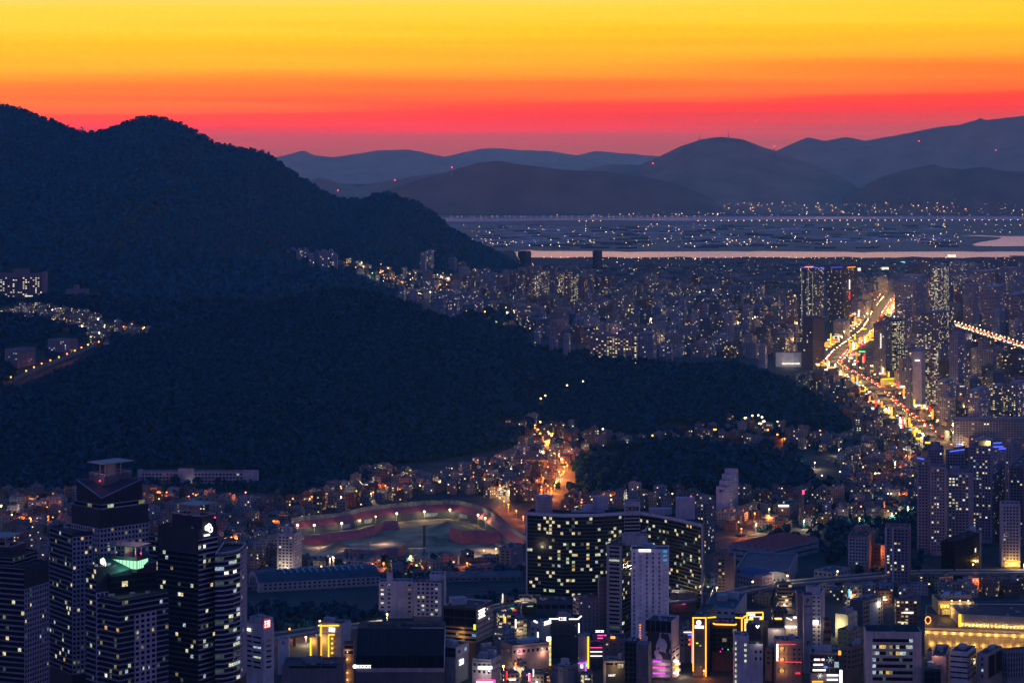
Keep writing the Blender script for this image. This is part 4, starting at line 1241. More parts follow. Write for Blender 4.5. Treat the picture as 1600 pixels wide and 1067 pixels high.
b.line('neon_purple', [b.on(*poly[:2], 915, 1050, 2), b.on(*poly[:2], 915, 1036, 2)], .5); b.line('neon_green', [b.on(*poly[:2], 916.5, 1040, 2), b.on(*poly[:2], 916.5, 1035, 2)], .4)
b.done()
poly = front(922, 942, 1858, 14)
b = Bld('shop_building', 'dark gridded shop block crossed by pink and white light bars', 'building', poly)
b.tier(poly, 0, zat(1004, 1858), (.07, .07, .09), faces={0: dict(bw=3.2, fh=3.6, wf=.72, hf=.66, lit=.18, col=(.05, .05, .06), z0=18, drop=1.5, pal=['lit_faint', 'lit_dim', 'lit_cool'])})
for y in (1011, 1017.5, 1024): b.line('neon_white' if y > 1015 else 'neon_pink', [b.on(*poly[:2], 922, y), b.on(*poly[:2], 941, y)], .22)
for y in (994.5, 999): b.line('neon_pink', [b.on(*poly[:2], 934, y, -6), b.on(*poly[:2], 948, y, -6)], .35)
b.sign(*poly[:2], 930.5, 987, 944, 991, 'neon_white', n=5, seed=44, out=-8); pp = front(926, 950, 1868, 6); b.tier(pp, 0, zat(992, 1868), (.10, .08, .12)); b.done()
poly = front(943, 977, 1850, 16)
b = Bld('office_building', 'dim brown block with an orange lamp right of the light bars', 'office', poly)
b.tier(poly, 0, zat(996, 1850), (.15, .13, .15), faces={0: dict(bw=6, fh=5, wf=.3, hf=.3, lit=.1, col=(.17, .15, .17), z0=15, drop=3)}); b.line('neon_orange', [b.on(*poly[:2], 954, 995, 1), b.on(*poly[:2], 961, 995, 1)], .8); b.done()
poly = front(943, 976, 1800, 15)
b = Bld('shop_building', 'open framed corner shop block with pale stone frame and signs', 'building', poly)
ST = (.40, .33, .26)
b.tier(poly, 0, zat(1031, 1800), (.05, .045, .04), pcol=ST, faces={0: dict(bw=8, fh=5.5, wf=.8, hf=.66, lit=.35, col=(.12, .10, .09), z0=15, drop=1.2, pal=['lit_dim', 'lit_faint', 'lit_cream'])})
mb = MB(); P, Q = poly[:2]; mb.box((P[0] + .9, P[1] - .8), 1.8, 1.2, 0, zat(1031, 1800), 0, 0, ST); mb.box(((P[0] + Q[0]) / 2 + .95, P[1] - .8), Q[0] - P[0] - 1.9, 1.2, zat(1031, 1800) - 1.6, zat(1031, 1800) - .1, 0, 0, ST); b.part('stone_frame', mb, 'plain_wall')
b.sign(*poly[:2], 950, 1052, 962, 1056, 'lit_white', n=5, seed=45); b.sign(*poly[:2], 965, 1036, 974, 1043, 'lit_cream', n=4, rows=2, seed=46)
mb = MB(); mb.cyl(((970 - 800) / F * 1808, 1808), 1.9, zat(1031, 1800) - 1, zat(1024, 1800), 12, col=(.5, .42, .36, 0)); b.part('water_tank', mb, 'plain_wall'); light(b.on(*poly[:2], 960, 1045, 5), (1, .7, .35), 700); b.done()
poly = foot(976, 996, 1000, 1795, 12)
b = Bld('office_building', 'dark blue tiled block beside the black and white building', 'office', poly)
b.tier(poly, 0, zat(1001, 1795), (.035, .05, .10), faces={3: dict(bw=3.3, fh=3.6, wf=.9, hf=.9, lit=.0, col=(.05, .065, .11))}); b.done()
poly = foot(994, 1013, 1018, 1785, 14)
b = Bld('office_building', 'olive panelled block with zigzag front beside the blue one', 'office', poly)
b.tier(poly, 0, zat(1007, 1785), (.14, .13, .13), pcol=(.32, .29, .27))
mb = MB()
for k in range(8):
    z = zat(1016 + k * 6, 1785)
    for j in range(2):
        p_ = b.on(poly[3], poly[0], 997 + j * 3, 0, .25); q_ = b.on(poly[3], poly[0], 1000 + j * 3, 0, .25)
        mb.bar((p_.x, p_.y, z - (1.2 if j else 0)), (q_.x, q_.y, z - (0 if j else 1.2)), .14, 0, (.3, .27, .25, 0))
b.part('zigzag_trim', mb, 'plain_wall'); b.done()
# black and white patterned building
poly = foot(1008, 1049, 1061, 1822, 18)
b = Bld('shop_building', 'corner building with black and white swirled cladding over lit shop floors', 'building', poly)
zt = zat(968, 1822); zb = zat(1031, 1822)
b.tier(poly, 0, zt - 1, (.42, .38, .40), pcol=(.5, .46, .5), faces={0: dict(bw=12, fh=5, wf=.8, hf=.35, lit=.1, col=(.55, .48, .45), z0=8, drop=22)})
P, Q = poly[3], poly[0]
b.facade(P, Q, zat(989, 1822), zt - 1, bw=4, fh=11, wf=.95, hf=.9, lit=.0, col=(.03, .03, .04), piers=False)
def swirl_mat():
    m, t = new_mat('swirl_cladding')
    tc_ = t.n('ShaderNodeTexCoord')
    mp_ = t.n('ShaderNodeMapping', tc_.outputs['Object']); mp_.inputs['Scale'].default_value = (.17, .17, .10); mp_.inputs['Rotation'].default_value = (0, R(35), 0)
    n_ = t.n('ShaderNodeTexNoise', mp_); n_.inputs['Scale'].default_value = 1.0; n_.inputs['Detail'].default_value = 1.0; n_.inputs['Distortion'].default_value = .6
    f_ = t.n('ShaderNodeMapRange', n_.outputs[0], .49, .51, 0, 1).outputs[0]
    finish(t, bsdf(t, t.mix(f_, (.03, .028, .035, 1), (.50, .46, .50, 1)), .6, .3))
swirl_mat()
mb = MB(); p_, q_ = b.on(P, Q, 1008.5, 989, .5), b.on(P, Q, 1048, 1030, .5); mb.face([(p_.x, p_.y, zb + .3), (q_.x, q_.y, zb + .3), (q_.x, q_.y, zat(989, 1822)), (p_.x, p_.y, zat(989, 1822))]); b.part('swirl_panel', mb, 'swirl_cladding')
for k, y in enumerate((1036, 1045.5, 1054.5)):
    mb = MB(); a_, c_ = b.on(P, Q, 1020, y, 1.2), b.on(P, Q, 1049, y, 1.2); mb.bar(a_, c_, 1.1, 0, (.6, .52, .5, 0)); e_ = b.on(poly[0], poly[1], 1059, y, 1.2); mb.bar(c_, e_, 1.1, 0, (.6, .52, .5, 0)); b.part('shop_fascia', mb, 'plain_wall')
    b.line(('neon_purple', 'neon_pink', 'neon_purple')[k], [b.on(P, Q, 1021, y - 4, 1.6), b.on(P, Q, (1034, 1040, 1040)[k], y - 4, 1.6)], .5)
    b.line(('neon_white', 'neon_yellow', 'neon_white')[k], [b.on(poly[0], poly[1], 1051, y - 3.5, 1.3), b.on(poly[0], poly[1], 1057, y - 4, 1.3)], .5)
    light(b.on(P, Q, 1036, y - 3, 6), (1, .6, .7), 130); light(b.on(poly[0], poly[1], 1055, y - 5, 6), (1, .8, .6), 500)
Py = front(997, 1008.5, 1818, 5); b.tier(Py, 0, zat(966, 1818), (.48, .44, .47))
for y, mt in ((976, 'neon_orange'), (980, 'neon_orange'), (984, 'lit_white'), (988, 'neon_pink'), (992, 'lit_white'), (996, 'neon_orange')): b.line(mt, [b.on(*Py[:2], 999.5, y, .5), b.on(*Py[:2], 1000.7, y, .5)], .4, 'lit_panel')
b.done()
# dark hotel with yellow outline
poly = foot(1083, 1104, 1118, 1832, 12)
b = Bld('hotel_building', 'tall dark hotel panel outlined by yellow neon with a white emblem', 'hotel', poly)
zt = zat(964, 1832); P, Q = poly[3], poly[0]
b.tier(poly, 0, zt, (.09, .085, .09), faces=())
b.line('neon_yellow', [b.on(P, Q, 1083.2, 1048), b.on(P, Q, 1083.2, 964.5)], .42); b.line('neon_yellow', [b.on(P, Q, 1103, 1060), b.on(P, Q, 1103, 964.5)], .42); b.line('neon_yellow', [b.on(P, Q, 1082, 964.5), b.on(P, Q, 1103, 964.5), b.on(poly[0], poly[1], 1117, 963.5)], .38)
c = b.on(P, Q, 1092, 972, .7); mb = MB(); mb.face([(c.x + 1.9 * math.cos(a * .3927), c.y, c.z + 1.9 * math.sin(a * .3927)) for a in range(16)]); b.part('emblem', mb, 'neon_white')
b.sign(P, Q, 1085.5, 976, 1100, 981.5, 'neon_white', rows=2, n=5, seed=51)
for (x, y, mt) in ((1088, 1004, 'neon_lime'), (1093, 1008, 'lit_green'), (1090, 1030, 'lit_faint'), (1094, 1041, 'lit_dim')): b.line(mt, [b.on(P, Q, x, y), b.on(P, Q, x + 3, y)], .35, 'lit_panel')
mb = MB(); q_ = b.on(P, Q, 1081, 1020, -1); b.line('neon_pink', [b.on(P, Q, 1081.2, 1036, -.5), b.on(P, Q, 1081.2, 986, -.5)], .35); b.done()
for nm, x, y, mt in (('s', 1073, 990, 'neon_red'), ('s', 1078, 999, 'neon_red')): pass
poly = front(1112, 1152, 1852, 20)
b = Bld('hotel_building', 'brown hotel wing with one glowing yellow roof line and dim windows', 'hotel', poly)
b.tier(poly, 0, zat(973, 1852), (.10, .06, .05), faces={0: dict(bw=4.2, fh=3.8, wf=.8, hf=.78, lit=.12, col=(.06, .035, .03), z0=15, drop=4, pal=['lit_faint', 'lit_dim'])})
b.line('neon_yellow', [b.on(*poly[:2], 1114, 973), b.on(*poly[:2], 1117, 974.5), b.on(*poly[:2], 1148, 975.5), b.on(*poly[:2], 1151, 974)], .42)
for (x, y, mt) in ((1128, 1013, 'neon_purple'), (1137, 1014, 'neon_green'), (1125, 1017, 'neon_pink')): b.line(mt, [b.on(*poly[:2], x, y), b.on(*poly[:2], x + 1.2, y)], .35, 'lit_panel')
b.done()
poly = front(1150, 1169, 1862, 16)
b = Bld('hotel_building', 'dark hotel stair block with two yellow neon uprights', 'hotel', poly)
b.tier(poly, 0, zat(964, 1862), (.06, .05, .05))
b.line('neon_yellow', [b.on(*poly[:2], 1148.5, 964), b.on(*poly[:2], 1160, 965), b.on(*poly[:2], 1163, 962.5), b.on(*poly[:2], 1167, 961)], .38)
b.line('neon_yellow', [b.on(*poly[:2], 1159, 990), b.on(*poly[:2], 1159, 966)], .45)
b.line('lit_white', [b.on(*poly[:2], 1165.2, 994), b.on(*poly[:2], 1165.2, 966)], .7); b.line('neon_yellow', [b.on(*poly[:2], 1163.6, 994), b.on(*poly[:2], 1163.6, 966)], .3); b.line('neon_yellow', [b.on(*poly[:2], 1167.6, 994), b.on(*poly[:2], 1167.6, 966)], .3)
b.done()
poly = front(1167, 1192, 1860, 2.0)
b = Bld('roof_sign', 'yellow framed roof sign with two rows of white lettering', 'sign', poly, z0=zat(967.5, 1860))
mb = MB(); mb.prism(poly, zat(967, 1860), zat(956, 1860), 0, (.02, .02, .03, 0)); b.part('sign_box', mb, 'plain_wall')
c4 = [b.on(*poly[:2], 1167, 967), b.on(*poly[:2], 1192, 966.5), b.on(*poly[:2], 1192, 956), b.on(*poly[:2], 1167, 956.5)]
b.line('neon_yellow', c4 + [c4[0]], .4); b.sign(*poly[:2], 1168.5, 957.5, 1180, 961.5, 'neon_white', n=5, seed=53); b.sign(*poly[:2], 1171, 962, 1190.5, 966, 'neon_white', n=7, seed=54)
mb = MB()
for x in (1171, 1188): p_ = b.on(*poly[:2], x, 967, -1); mb.bar((p_.x, p_.y, zat(980, 1860)), p_, .3)
b.part('post', mb, 'metal'); b.root.location.z = 0 if False else b.root.location.z; b.done()
poly = foot(1166, 1189, 1201, 1845, 20)
b = Bld('office_building', 'dark round-topped block bearing a white letter V', 'office', poly)
zt = zat(975, 1845)
b.tier(poly, 0, zt, (.04, .04, .05)); P, Q = poly[3], poly[0]
mb = MB(); v0, v1, v2 = b.on(P, Q, 1181.5, 976.5, .5), b.on(P, Q, 1184, 980.3, .5), b.on(P, Q, 1186.5, 976.5, .5); mb.bar(v0, v1, .42); mb.bar(v1, v2, .42); b.part('sign', mb, 'neon_white'); b.rooftop(poly, zt - 1.2, 2, seed=2); b.done()
# white tall block bottom
poly = front(1149, 1170, 1785, 18)
b = Bld('office_building', 'white stair block with a lit window column at the bottom edge', 'office', poly)
WH = (.40, .39, .45)
b.tier(poly, 0, zat(993, 1785), WH, faces={0: dict(bw=4.8, fh=4.1, wf=.34, hf=.5, lit=2.0, col=WH, z0=20, drop=4.5, cols=(1,), pal=['lit_pale'])})
for k in range(8): b.line('lit_pale', [b.on(*poly[:2], 1149.5, 1006 + k * 8.6, .2), b.on(*poly[:2], 1149.5, 1002 + k * 8.6, .2)], .5, 'lit_panel')
b.done()
poly = front(1170, 1192, 1790, 16)
b = Bld('office_building', 'white block with small paired windows beside the lit stair column', 'office', poly)
b.tier(poly, 0, zat(1006, 1790), (.38, .36, .42), faces={0: dict(bw=3.5, fh=4.1, wf=.46, hf=.42, lit=.0, col=(.38, .36, .42), z0=20, drop=3, cols=(1, 2))})
pp = front(1171, 1190, 1796, 6); b.tier(pp, 0, zat(1001, 1796), (.06, .06, .07)); light(b.on(*poly[:2], 1186, 1002, 2), (1, .9, .7), 200); b.done()
# blank lit board and reds
poly = front(1200, 1226, 1850, 6)
b = Bld('shop_building', 'blank pale lit wall between the V block and parking tower', 'building', poly)
b.tier(poly, 0, zat(983, 1850), (.50, .44, .40)); light(b.on(*poly[:2], 1213, 980, 4), (1, .8, .6), 500); b.done()
poly = front(1227, 1248, 1858, 10)
b = Bld('shop_building', 'brown block with bright white strip signs left of the parking tower', 'building', poly)
b.tier(poly, 0, zat(963, 1858), (.30, .24, .2)); b.line('neon_white', [b.on(*poly[:2], 1226.5, 978.5), b.on(*poly[:2], 1247, 978.5)], .7); b.sign(*poly[:2], 1239, 962, 1247, 966, 'neon_white', n=3, seed=61); b.line('neon_white', [b.on(*poly[:2], 1229, 964.5), b.on(*poly[:2], 1237, 968)], .3)
light(b.on(*poly[:2], 1236, 981, 4), (1, .8, .5), 500); b.done()
poly = front(1213, 1253, 1800, 18)
BRP = (.30, .20, .18)
b = Bld('hotel_building', 'brown inn with pairs of golden windows and red light lines', 'hotel', poly)
b.tier(poly, 0, zat(1000, 1800), BRP, pcol=(.4, .33, .3), faces={0: dict(bw=3.8, fh=3.9, wf=.42, hf=.4, lit=0, col=BRP, z0=15, drop=5, cols=(3, 4, 5))})
for y in (1012.5, 1029.5, 1047):
    for x in (1218.5, 1222.5): b.line('lit_gold', [b.on(*poly[:2], x, y), b.on(*poly[:2], x + 2, y)], 1.0, 'lit_panel')
    light(b.on(*poly[:2], 1222, y, 3), (1, .5, .12), 260)
b.line('neon_red', [b.on(*poly[:2], 1214, 1033), b.on(*poly[:2], 1252, 1034)], .2); b.line('neon_red', [b.on(*poly[:2], 1217, 1005.5), b.on(*poly[:2], 1243, 1006)], .16); b.line('neon_red', [b.on(*poly[:2], 1243, 1051), b.on(*poly[:2], 1250, 1051)], .4)
b.sign(*poly[:2], 1212.5, 1005, 1216.5, 1032, 'neon_white', rows=6, n=1, seed=63); b.rooftop(poly, zat(1000, 1800) - 1.2, 3, seed=6); b.done()
# parking tower with P
def letter(b, P, Q, ch, x, y, size, mat, label=None):
    cu = bpy.data.curves.new('letter', 'FONT'); cu.body = ch; cu.size = size; cu.extrude = .08; cu.offset = .02 * size; cu.align_x = 'CENTER'; cu.align_y = 'CENTER'
    t_ = bpy.data.objects.new('letter', cu); COL.objects.link(t_)
    o = bpy.data.objects.new('letter', bpy.data.meshes.new_from_object(t_)); COL.objects.link(o)
    bpy.data.objects.remove(t_)
    o.data.materials.append(MATS[mat])
    p_ = b.on(P, Q, x, y, .2)
    o.location = p_ - Vector(b.loc); o.rotation_euler = (R(90), 0, math.atan2(Q[1] - P[1], Q[0] - P[0])); o.parent = b.root
poly = front(1256, 1270, 1842, 12)
PG = (.36, .33, .32)
b = Bld('parking_tower', 'tall grey parking tower marked with two dark letters P', 'tower', poly)
zt = zat(929, 1842)
b.tier(poly, 0, zt, PG, pcol=(.1, .1, .15))
letter(b, *poly[:2], 'P', 1262, 938.5, 5.2, 'navy_panel'); letter(b, *poly[:2], 'P', 1263, 1004.5, 4.8, 'navy_panel')
b.sign(*poly[:2], 1256.5, 945.3, 1268.5, 947.6, 'navy_panel', n=4, seed=70, out=.2)
mb = MB(); 
for y in (958, 960, 988): p_, q_ = b.on(*poly[:2], 1256, y, .1), b.on(*poly[:2], 1270, y, .1); mb.face([(p_.x, p_.y, p_.z - .3), (q_.x, q_.y, p_.z - .3), (q_.x, q_.y, p_.z), (p_.x, p_.y, p_.z)], 0, (.14, .13, .15, 0))
b.part('floor_line', mb, 'plain_wall'); b.done()
poly = front(1246, 1256, 1850, 14)
b = Bld('parking_tower', 'brown parking tower half behind the one marked P', 'tower', poly)
b.tier(poly, 0, zat(926, 1850), (.20, .17, .18)); b.done()
poly = foot(1261, 1283, 1288, 1930, 12)
b = Bld('apartment_block', 'white apartment tower with small dark windows behind the parking tower', 'apartment', poly)
b.tier(poly, 0, zat(928, 1930), (.46, .43, .46), faces={3: dict(bw=3.8, fh=3.4, wf=.46, hf=.42, lit=.05, col=(.46, .43, .46), z0=3, drop=1), 0: dict(bw=4, fh=3.4, wf=.5, hf=.42, lit=.1, col=(.36, .34, .38), z0=3)})
pp = front(1261, 1282, 1936, 8); b.tier(pp, 0, zat(917, 1936), (.48, .46, .5)); b.line('neon_white', [b.on(poly[3], poly[0], 1270.5, 971, 3), b.on(poly[3], poly[0], 1279, 970.5, 3)], 1.4); light(b.on(poly[3], poly[0], 1275, 974, 6), (1, .8, .5), 700); b.done()
poly = front(1288, 1298, 1900, 8)
b = Bld('shop_building', 'small orange and red striped block right of the white tower', 'building', poly)
b.tier(poly, 0, zat(967, 1900), (.30, .05, .04), faces={0: dict(bw=20, fh=6, wf=1, hf=.5, lit=0, col=(.45, .28, .13), cols=())}); b.done()
poly = foot(1305, 1324, 1339, 1975, 30)
b = Bld('shop_building', 'cream floodlit corner building with a stacked roof house', 'building', poly)
CRM = (.55, .50, .36)
zt = zat(960, 1975)
b.tier(poly, 0, zt, CRM, faces={0: dict(bw=4.2, fh=4.6, wf=.34, hf=.36, lit=0, col=CRM, z0=2, drop=1.5)}); pp = inset(poly, 2.5); b.tier(pp, zt - 1, zt + 3.2, (.25, .26, .28)); b.tier(inset(pp, 3), zt + 2, zt + 5.2, (.3, .3, .32)); light(b.on(poly[3], poly[0], 1312, 975, 6), (1, .9, .5), 1300); b.done()
poly = foot(1309, 1331, 1349, 1925, 35)
b = Bld('shop_building', 'olive low flats in front of the cream corner building', 'building', poly)
b.tier(poly, 0, zat(985, 1925), (.20, .22, .15), faces={3: dict(bw=5, fh=4, wf=.3, hf=.3, lit=.08, col=(.2, .22, .15), z0=4), 0: dict(bw=5, fh=4, wf=.4, hf=.3, lit=.05, col=(.28, .24, .18), z0=4)}); b.rooftop(poly, zat(985, 1925) - 1.2, 2, seed=12); b.done()
poly = foot(1328, 1348, 1379, 2000, 40)
b = Bld('office_building', 'dark office with a pale parking panel and floodlight on its corner', 'office', poly)
zt = zat(938, 2000)
b.tier(poly, 0, zt, (.10, .10, .11), pcol=(.4, .38, .4), faces={0: dict(bw=4, fh=3.7, wf=.6, hf=.55, lit=.04, col=(.27, .23, .19), z0=3)})
mb = MB(); P, Q = poly[0], poly[1]; a_, c_ = b.on(P, Q, 1357, 0, .8), b.on(P, Q, 1371, 0, .8); mb.face([(a_.x, a_.y, 2), (c_.x, c_.y, 2), (c_.x, c_.y, zat(946, 1996)), (a_.x, a_.y, zat(946, 1996))], 0, (.28, .29, .33, 0)); b.part('parking_panel', mb, 'plain_wall')
letter(b, P, Q, 'P', 1362, 951, 3.4, 'navy_panel'); mb = MB(); q_ = b.on(P, Q, 1374, 941, .8); mb.ball(q_, .4); b.part('floodlight', mb, 'lamp_white'); light(q_ + Vector((0, -2, -1)), (1, .9, .7), 900); b.done()
poly = foot(1407, 1422, 1438, 2055, 40)
b = Bld('apartment_block', 'dim brown apartment block behind the white banded office', 'apartment', poly)
b.tier(poly, 0, zat(930, 2055), (.17, .14, .15), faces={3: dict(bw=5, fh=3.6, wf=.3, hf=.34, lit=.03, col=(.19, .16, .17), z0=3), 0: dict(bw=5, fh=3.6, wf=.3, hf=.34, lit=.03, col=(.19, .16, .17), z0=3)}); pp = inset(poly, 4); b.tier(pp, 10, zat(921, 2055), (.15, .14, .16)); b.done()
# white banded office
poly = foot(1353, 1440, 1447, 1772, 3.5)
b = Bld('office_building', 'broad white stone office with seven black window bands', 'office', poly)
BW = (.46, .40, .38); zt = zat(987, 1772); P, Q = poly[3], poly[0]
b.tier(poly, 0, zt, BW, faces=())
zz = zat(998, 1772)
mb = MB()
L = math.hypot(Q[0] - P[0], Q[1] - P[1])
for k in range(9):
    z1_ = zz - k * 4.72; z0_ = z1_ - 2.5
    u0, u1 = .12, .84
    n = 12
    for i in range(n):
        a = u0 + (u1 - u0) * i / n; c_ = u0 + (u1 - u0) * (i + .97) / n
        mid = (P[0] + (Q[0] - P[0]) * (a + c_) / 2, P[1] + (Q[1] - P[1]) * (a + c_) / 2 - .1)
        on = rnd.random() < (.05, .45, .4, .12, .06, .25, .2, .1, .1)[k]
        b.pan.append((mid, (z0_ + z1_) / 2, math.atan2(Q[1] - P[1], Q[0] - P[0]), L * (c_ - a), 2.5, rnd.choice(['lit_dim', 'lit_faint', 'lit_faint', 'lit_gold', 'lit_green', 'lit_cool']) if on else 'dark_glass', on))
    a_, c_ = b.on(P, Q, 1353 + 87 * .11, 0, .45), b.on(P, Q, 1353 + 87 * .85, 0, .45)
    mb.face([(a_.x, a_.y, z0_ - .5), (c_.x, c_.y, z0_ - .5), (c_.x, c_.y, z0_ - .05), (a_.x, a_.y, z0_ - .05)], 0, (.58, .5, .47, 0)); mb.face([(a_.x, a_.y, z0_ - .05), (c_.x, c_.y, z0_ - .05), (c_.x, c_.y + .4, z0_ - .05), (a_.x, a_.y + .4, z0_ - .05)], 0, (.58, .5, .47, 0))
b.part('window_sill', mb, 'plain_wall')
mb = MB()
for i in range(26):
    x_ = P[0] + (Q[0] - P[0]) * i / 26; mb.face([(x_, P[1] - .06, 10), (x_ + .12, P[1] - .06, 10), (x_ + .12, P[1] - .06, zt - .2), (x_, P[1] - .06, zt - .2)], 0, (.3, .26, .25, 0))
for k in range(30): z = zt - 1.2 - k * 1.6; mb.face([(P[0], P[1] - .07, z), (Q[0], Q[1] - .07, z), (Q[0], Q[1] - .07, z + .12), (P[0], P[1] - .07, z + .12)], 0, (.3, .26, .25, 0))
b.part('stone_joint', mb, 'plain_wall')
for i in range(4):
    mb = MB(); a = P[0] + (Q[0] - P[0]) * (.03 + .24 * i); c_ = a + (Q[0] - P[0]) * .22
    mb.face([(a, P[1] + 2, zt + .2), (c_, P[1] + 2, zt + .2), (c_, P[1] + 12, zt + 2.4), (a, P[1] + 12, zt + 2.4)], 0, (.012, .016, .03, 0)); mb.face([(c_, P[1] + 12.2, zt - 1), (a, P[1] + 12.2, zt - 1), (a, P[1] + 12.2, zt + 2.4), (c_, P[1] + 12.2, zt + 2.4)], 0, (.2, .2, .2, 0)); b.part('solar_panel', mb, 'plain_wall')
b.done()
# neon shop block
poly = foot(1266, 1311, 1317, 1772, 8)
b = Bld('shop_building', 'glass shop block hung with white, red and blue neon signs', 'building', poly)
zt = zat(1020, 1772); P, Q = poly[3], poly[0]
b.tier(poly, 0, zt, (.10, .10, .12), pcol=(.4, .4, .45), faces={3: dict(bw=3.6, fh=4.2, wf=.92, hf=.88, lit=.12, col=(.05, .06, .08), z0=15, drop=1.5, pal=['lit_faint', 'lit_cool'])})
for (xa, xb, y, mt) in ((1272, 1281, 1029.5, 'neon_white'), (1284, 1288, 1029.5, 'neon_white'), (1281, 1284, 1029.5, 'neon_red'), (1271, 1286, 1037.5, 'neon_white'), (1270, 1290, 1046, 'neon_white'), (1292, 1310, 1054, 'neon_white'), (1292, 1309, 1061, 'neon_white'), (1269, 1286, 1064, 'neon_orange'), (1287, 1293, 1041, 'neon_blue')): b.line(mt, [b.on(P, Q, xa, y, .9), b.on(P, Q, xb, y, .9)], .5, 'sign')
for (x, y, r_, mt) in ((1297, 1030, 3.4, 'lit_cool'), (1281, 1055, 2.6, 'lit_white')):
    mb = MB(); c = b.on(P, Q, x, y, .8)
    for a in range(6): mb.bar(c, c + Vector((math.cos(a * 1.047), 0, math.sin(a * 1.047))) * r_ * .8, .14)
    b.part('light_star', mb, mt)
b.line('neon_white', [b.on(P, Q, 1314, 1067, 1), b.on(P, Q, 1314, 1046, 1)], .9); b.line('neon_orange', [b.on(P, Q, 1312, 1022, 1), b.on(P, Q, 1312, 1016, 1)], .9)
light(b.on(P, Q, 1290, 1045, 8), (1, .7, .6), 1200); b.rooftop(poly, zt - 1.2, 2, seed=9); b.done()

# ================================================================ golden department store
poly = foot(1436, 1443, 1690, 1905, 62)
b = Bld('department_store', 'long department store washed in golden light with lit ribbed walls', 'store', foot(1443, 1446, 1690, 1905, 80))
P0, P1 = cp(1445, 1905), cp(1690, 1880)
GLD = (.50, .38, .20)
low = [P0, P1, (P1[0], P1[1] + 92), (P0[0] + 17, P0[1] + 92)]
zl = zat(979, 1905)
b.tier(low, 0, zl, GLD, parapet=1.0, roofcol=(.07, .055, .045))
mb = MB(); L = math.hypot(P1[0] - P0[0], P1[1] - P0[1])
n = int(L / 1.15)
for i in range(n):
    x_ = P0[0] + (P1[0] - P0[0]) * i / n; y_ = P0[1] + (P1[1] - P0[1]) * i / n
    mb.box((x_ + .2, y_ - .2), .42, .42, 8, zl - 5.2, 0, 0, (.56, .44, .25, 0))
b.part('wall_rib', mb, 'plain_wall')
mb = MB()
for z in (zl - .5, zl - 3.0, zl - 5): mb.bar((P0[0], P0[1] - .5, z), (P1[0], P1[1] - .5, z), .28, 0, (.5, .42, .36, 0))
b.part('cornice', mb, 'plain_wall')
for i in range(26):
    t_ = (i + .5) / 26; p_ = (P0[0] + (P1[0] - P0[0]) * t_ * .72, P0[1] + (P1[1] - P0[1]) * t_ * .72)
    light((p_[0], p_[1] - 2.0, zl - 4.0 - 9 * (i % 2)), (1, .62, .16), 190, None, .6)
up = [cp(1500, 1909), cp(1690, 1886), (cp(1690, 1886)[0], 1950), (cp(1500, 1909)[0], 1955)]
zu0, zu1 = zl - .9, zat(959, 1909)
b.tier(up, zu0, zu1, (.54, .46, .30), roofcol=(.02, .024, .035), parapet=.8)
mb = MB(); L = math.hypot(up[1][0] - up[0][0], up[1][1] - up[0][1])
for i in range(int(L / 2.9)):
    f_ = i * 2.9 / L; x_, y_ = up[0][0] + (up[1][0] - up[0][0]) * f_, up[0][1] + (up[1][1] - up[0][1]) * f_
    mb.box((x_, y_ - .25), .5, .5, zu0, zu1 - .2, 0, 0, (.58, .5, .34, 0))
    if 800 + x_ / y_ * F < 1612:
        m2 = MB(); m2.box((x_ + 1.45, y_ - .9), .5, .4, zu0 + 1.2, zu0 + 1.6); b.part('uplight', m2, 'lamp_warm')
        light((x_ + 1.45, y_ - 1.1, zu0 + 2.2), (1, .66, .18), 70, None, .25)
b.part('wall_rib', mb, 'plain_wall')
b.line('neon_yellow', [(up[0][0] - .3, up[0][1] - .8, zu0 + .5), (up[0][0] - .3, up[0][1] - .8, zu1)], .9)
rb = [cp(1466, 1960), cp(1522, 1957), (cp(1522, 1957)[0], 1985), (cp(1466, 1960)[0], 1990)]
zr1 = zat(938, 1960)
b.tier(rb, zl - 1, zr1, (.46, .33, .16), parapet=.8)
mb = MB()
for i in range(11):
    x_ = rb[0][0] + (rb[1][0] - rb[0][0]) * (i + .5) / 11; mb.box((x_, rb[0][1] - .3), .6, .5, zl + 4.4, zr1 - 3.5, 0, 0, (.5, .38, .2, 0)); m2 = MB(); m2.box((x_ + 1.3, rb[0][1] - .9), .5, .4, zl + 5.0, zl + 5.4); b.part('uplight', m2, 'lamp_warm'); light((x_ + 1.3, rb[0][1] - 1.2, zl + 6.2), (1, .55, .08), 90, None, .25)
b.part('wall_rib', mb, 'plain_wall')
for x in (1487, 1500, 1513): 
    mb = MB(); q_ = Vector((*cp(x, 1955), zat(937.5, 1957))); mb.ball(q_, .55); b.part('floodlight', mb, 'lamp_warm'); light(q_ + Vector((0, -1.5, -1.2)), (1, .7, .35), 220)
pnl = MB(); a_, c_ = Vector((*cp(1472, 1955), 0)), Vector((*cp(1486, 1954), 0)); pnl.face([(a_.x, a_.y, zl + .3), (c_.x, c_.y, zl + .3), (c_.x, c_.y, zat(951, 1955)), (a_.x, a_.y, zat(951, 1955))]); b.part('lit_panel', pnl, 'lit_gold')
pnl = MB(); a_, c_ = Vector((*cp(1489, 1954), 0)), Vector((*cp(1502, 1953), 0)); pnl.face([(a_.x, a_.y, zl + .3), (c_.x, c_.y, zl + .3), (c_.x, c_.y, zat(953, 1955)), (a_.x, a_.y, zat(953, 1955))]); b.part('lit_panel', pnl, 'lit_pale')
light((*cp(1480, 1945), zl + 5), (1, .6, .1), 900, None, 1)
top = [cp(1470, 1968), cp(1518, 1966), (cp(1518, 1966)[0], 1980), (cp(1470, 1968)[0], 1982)]
b.tier(top, zr1 - 1, zat(928, 1968), (.18, .18, .20))
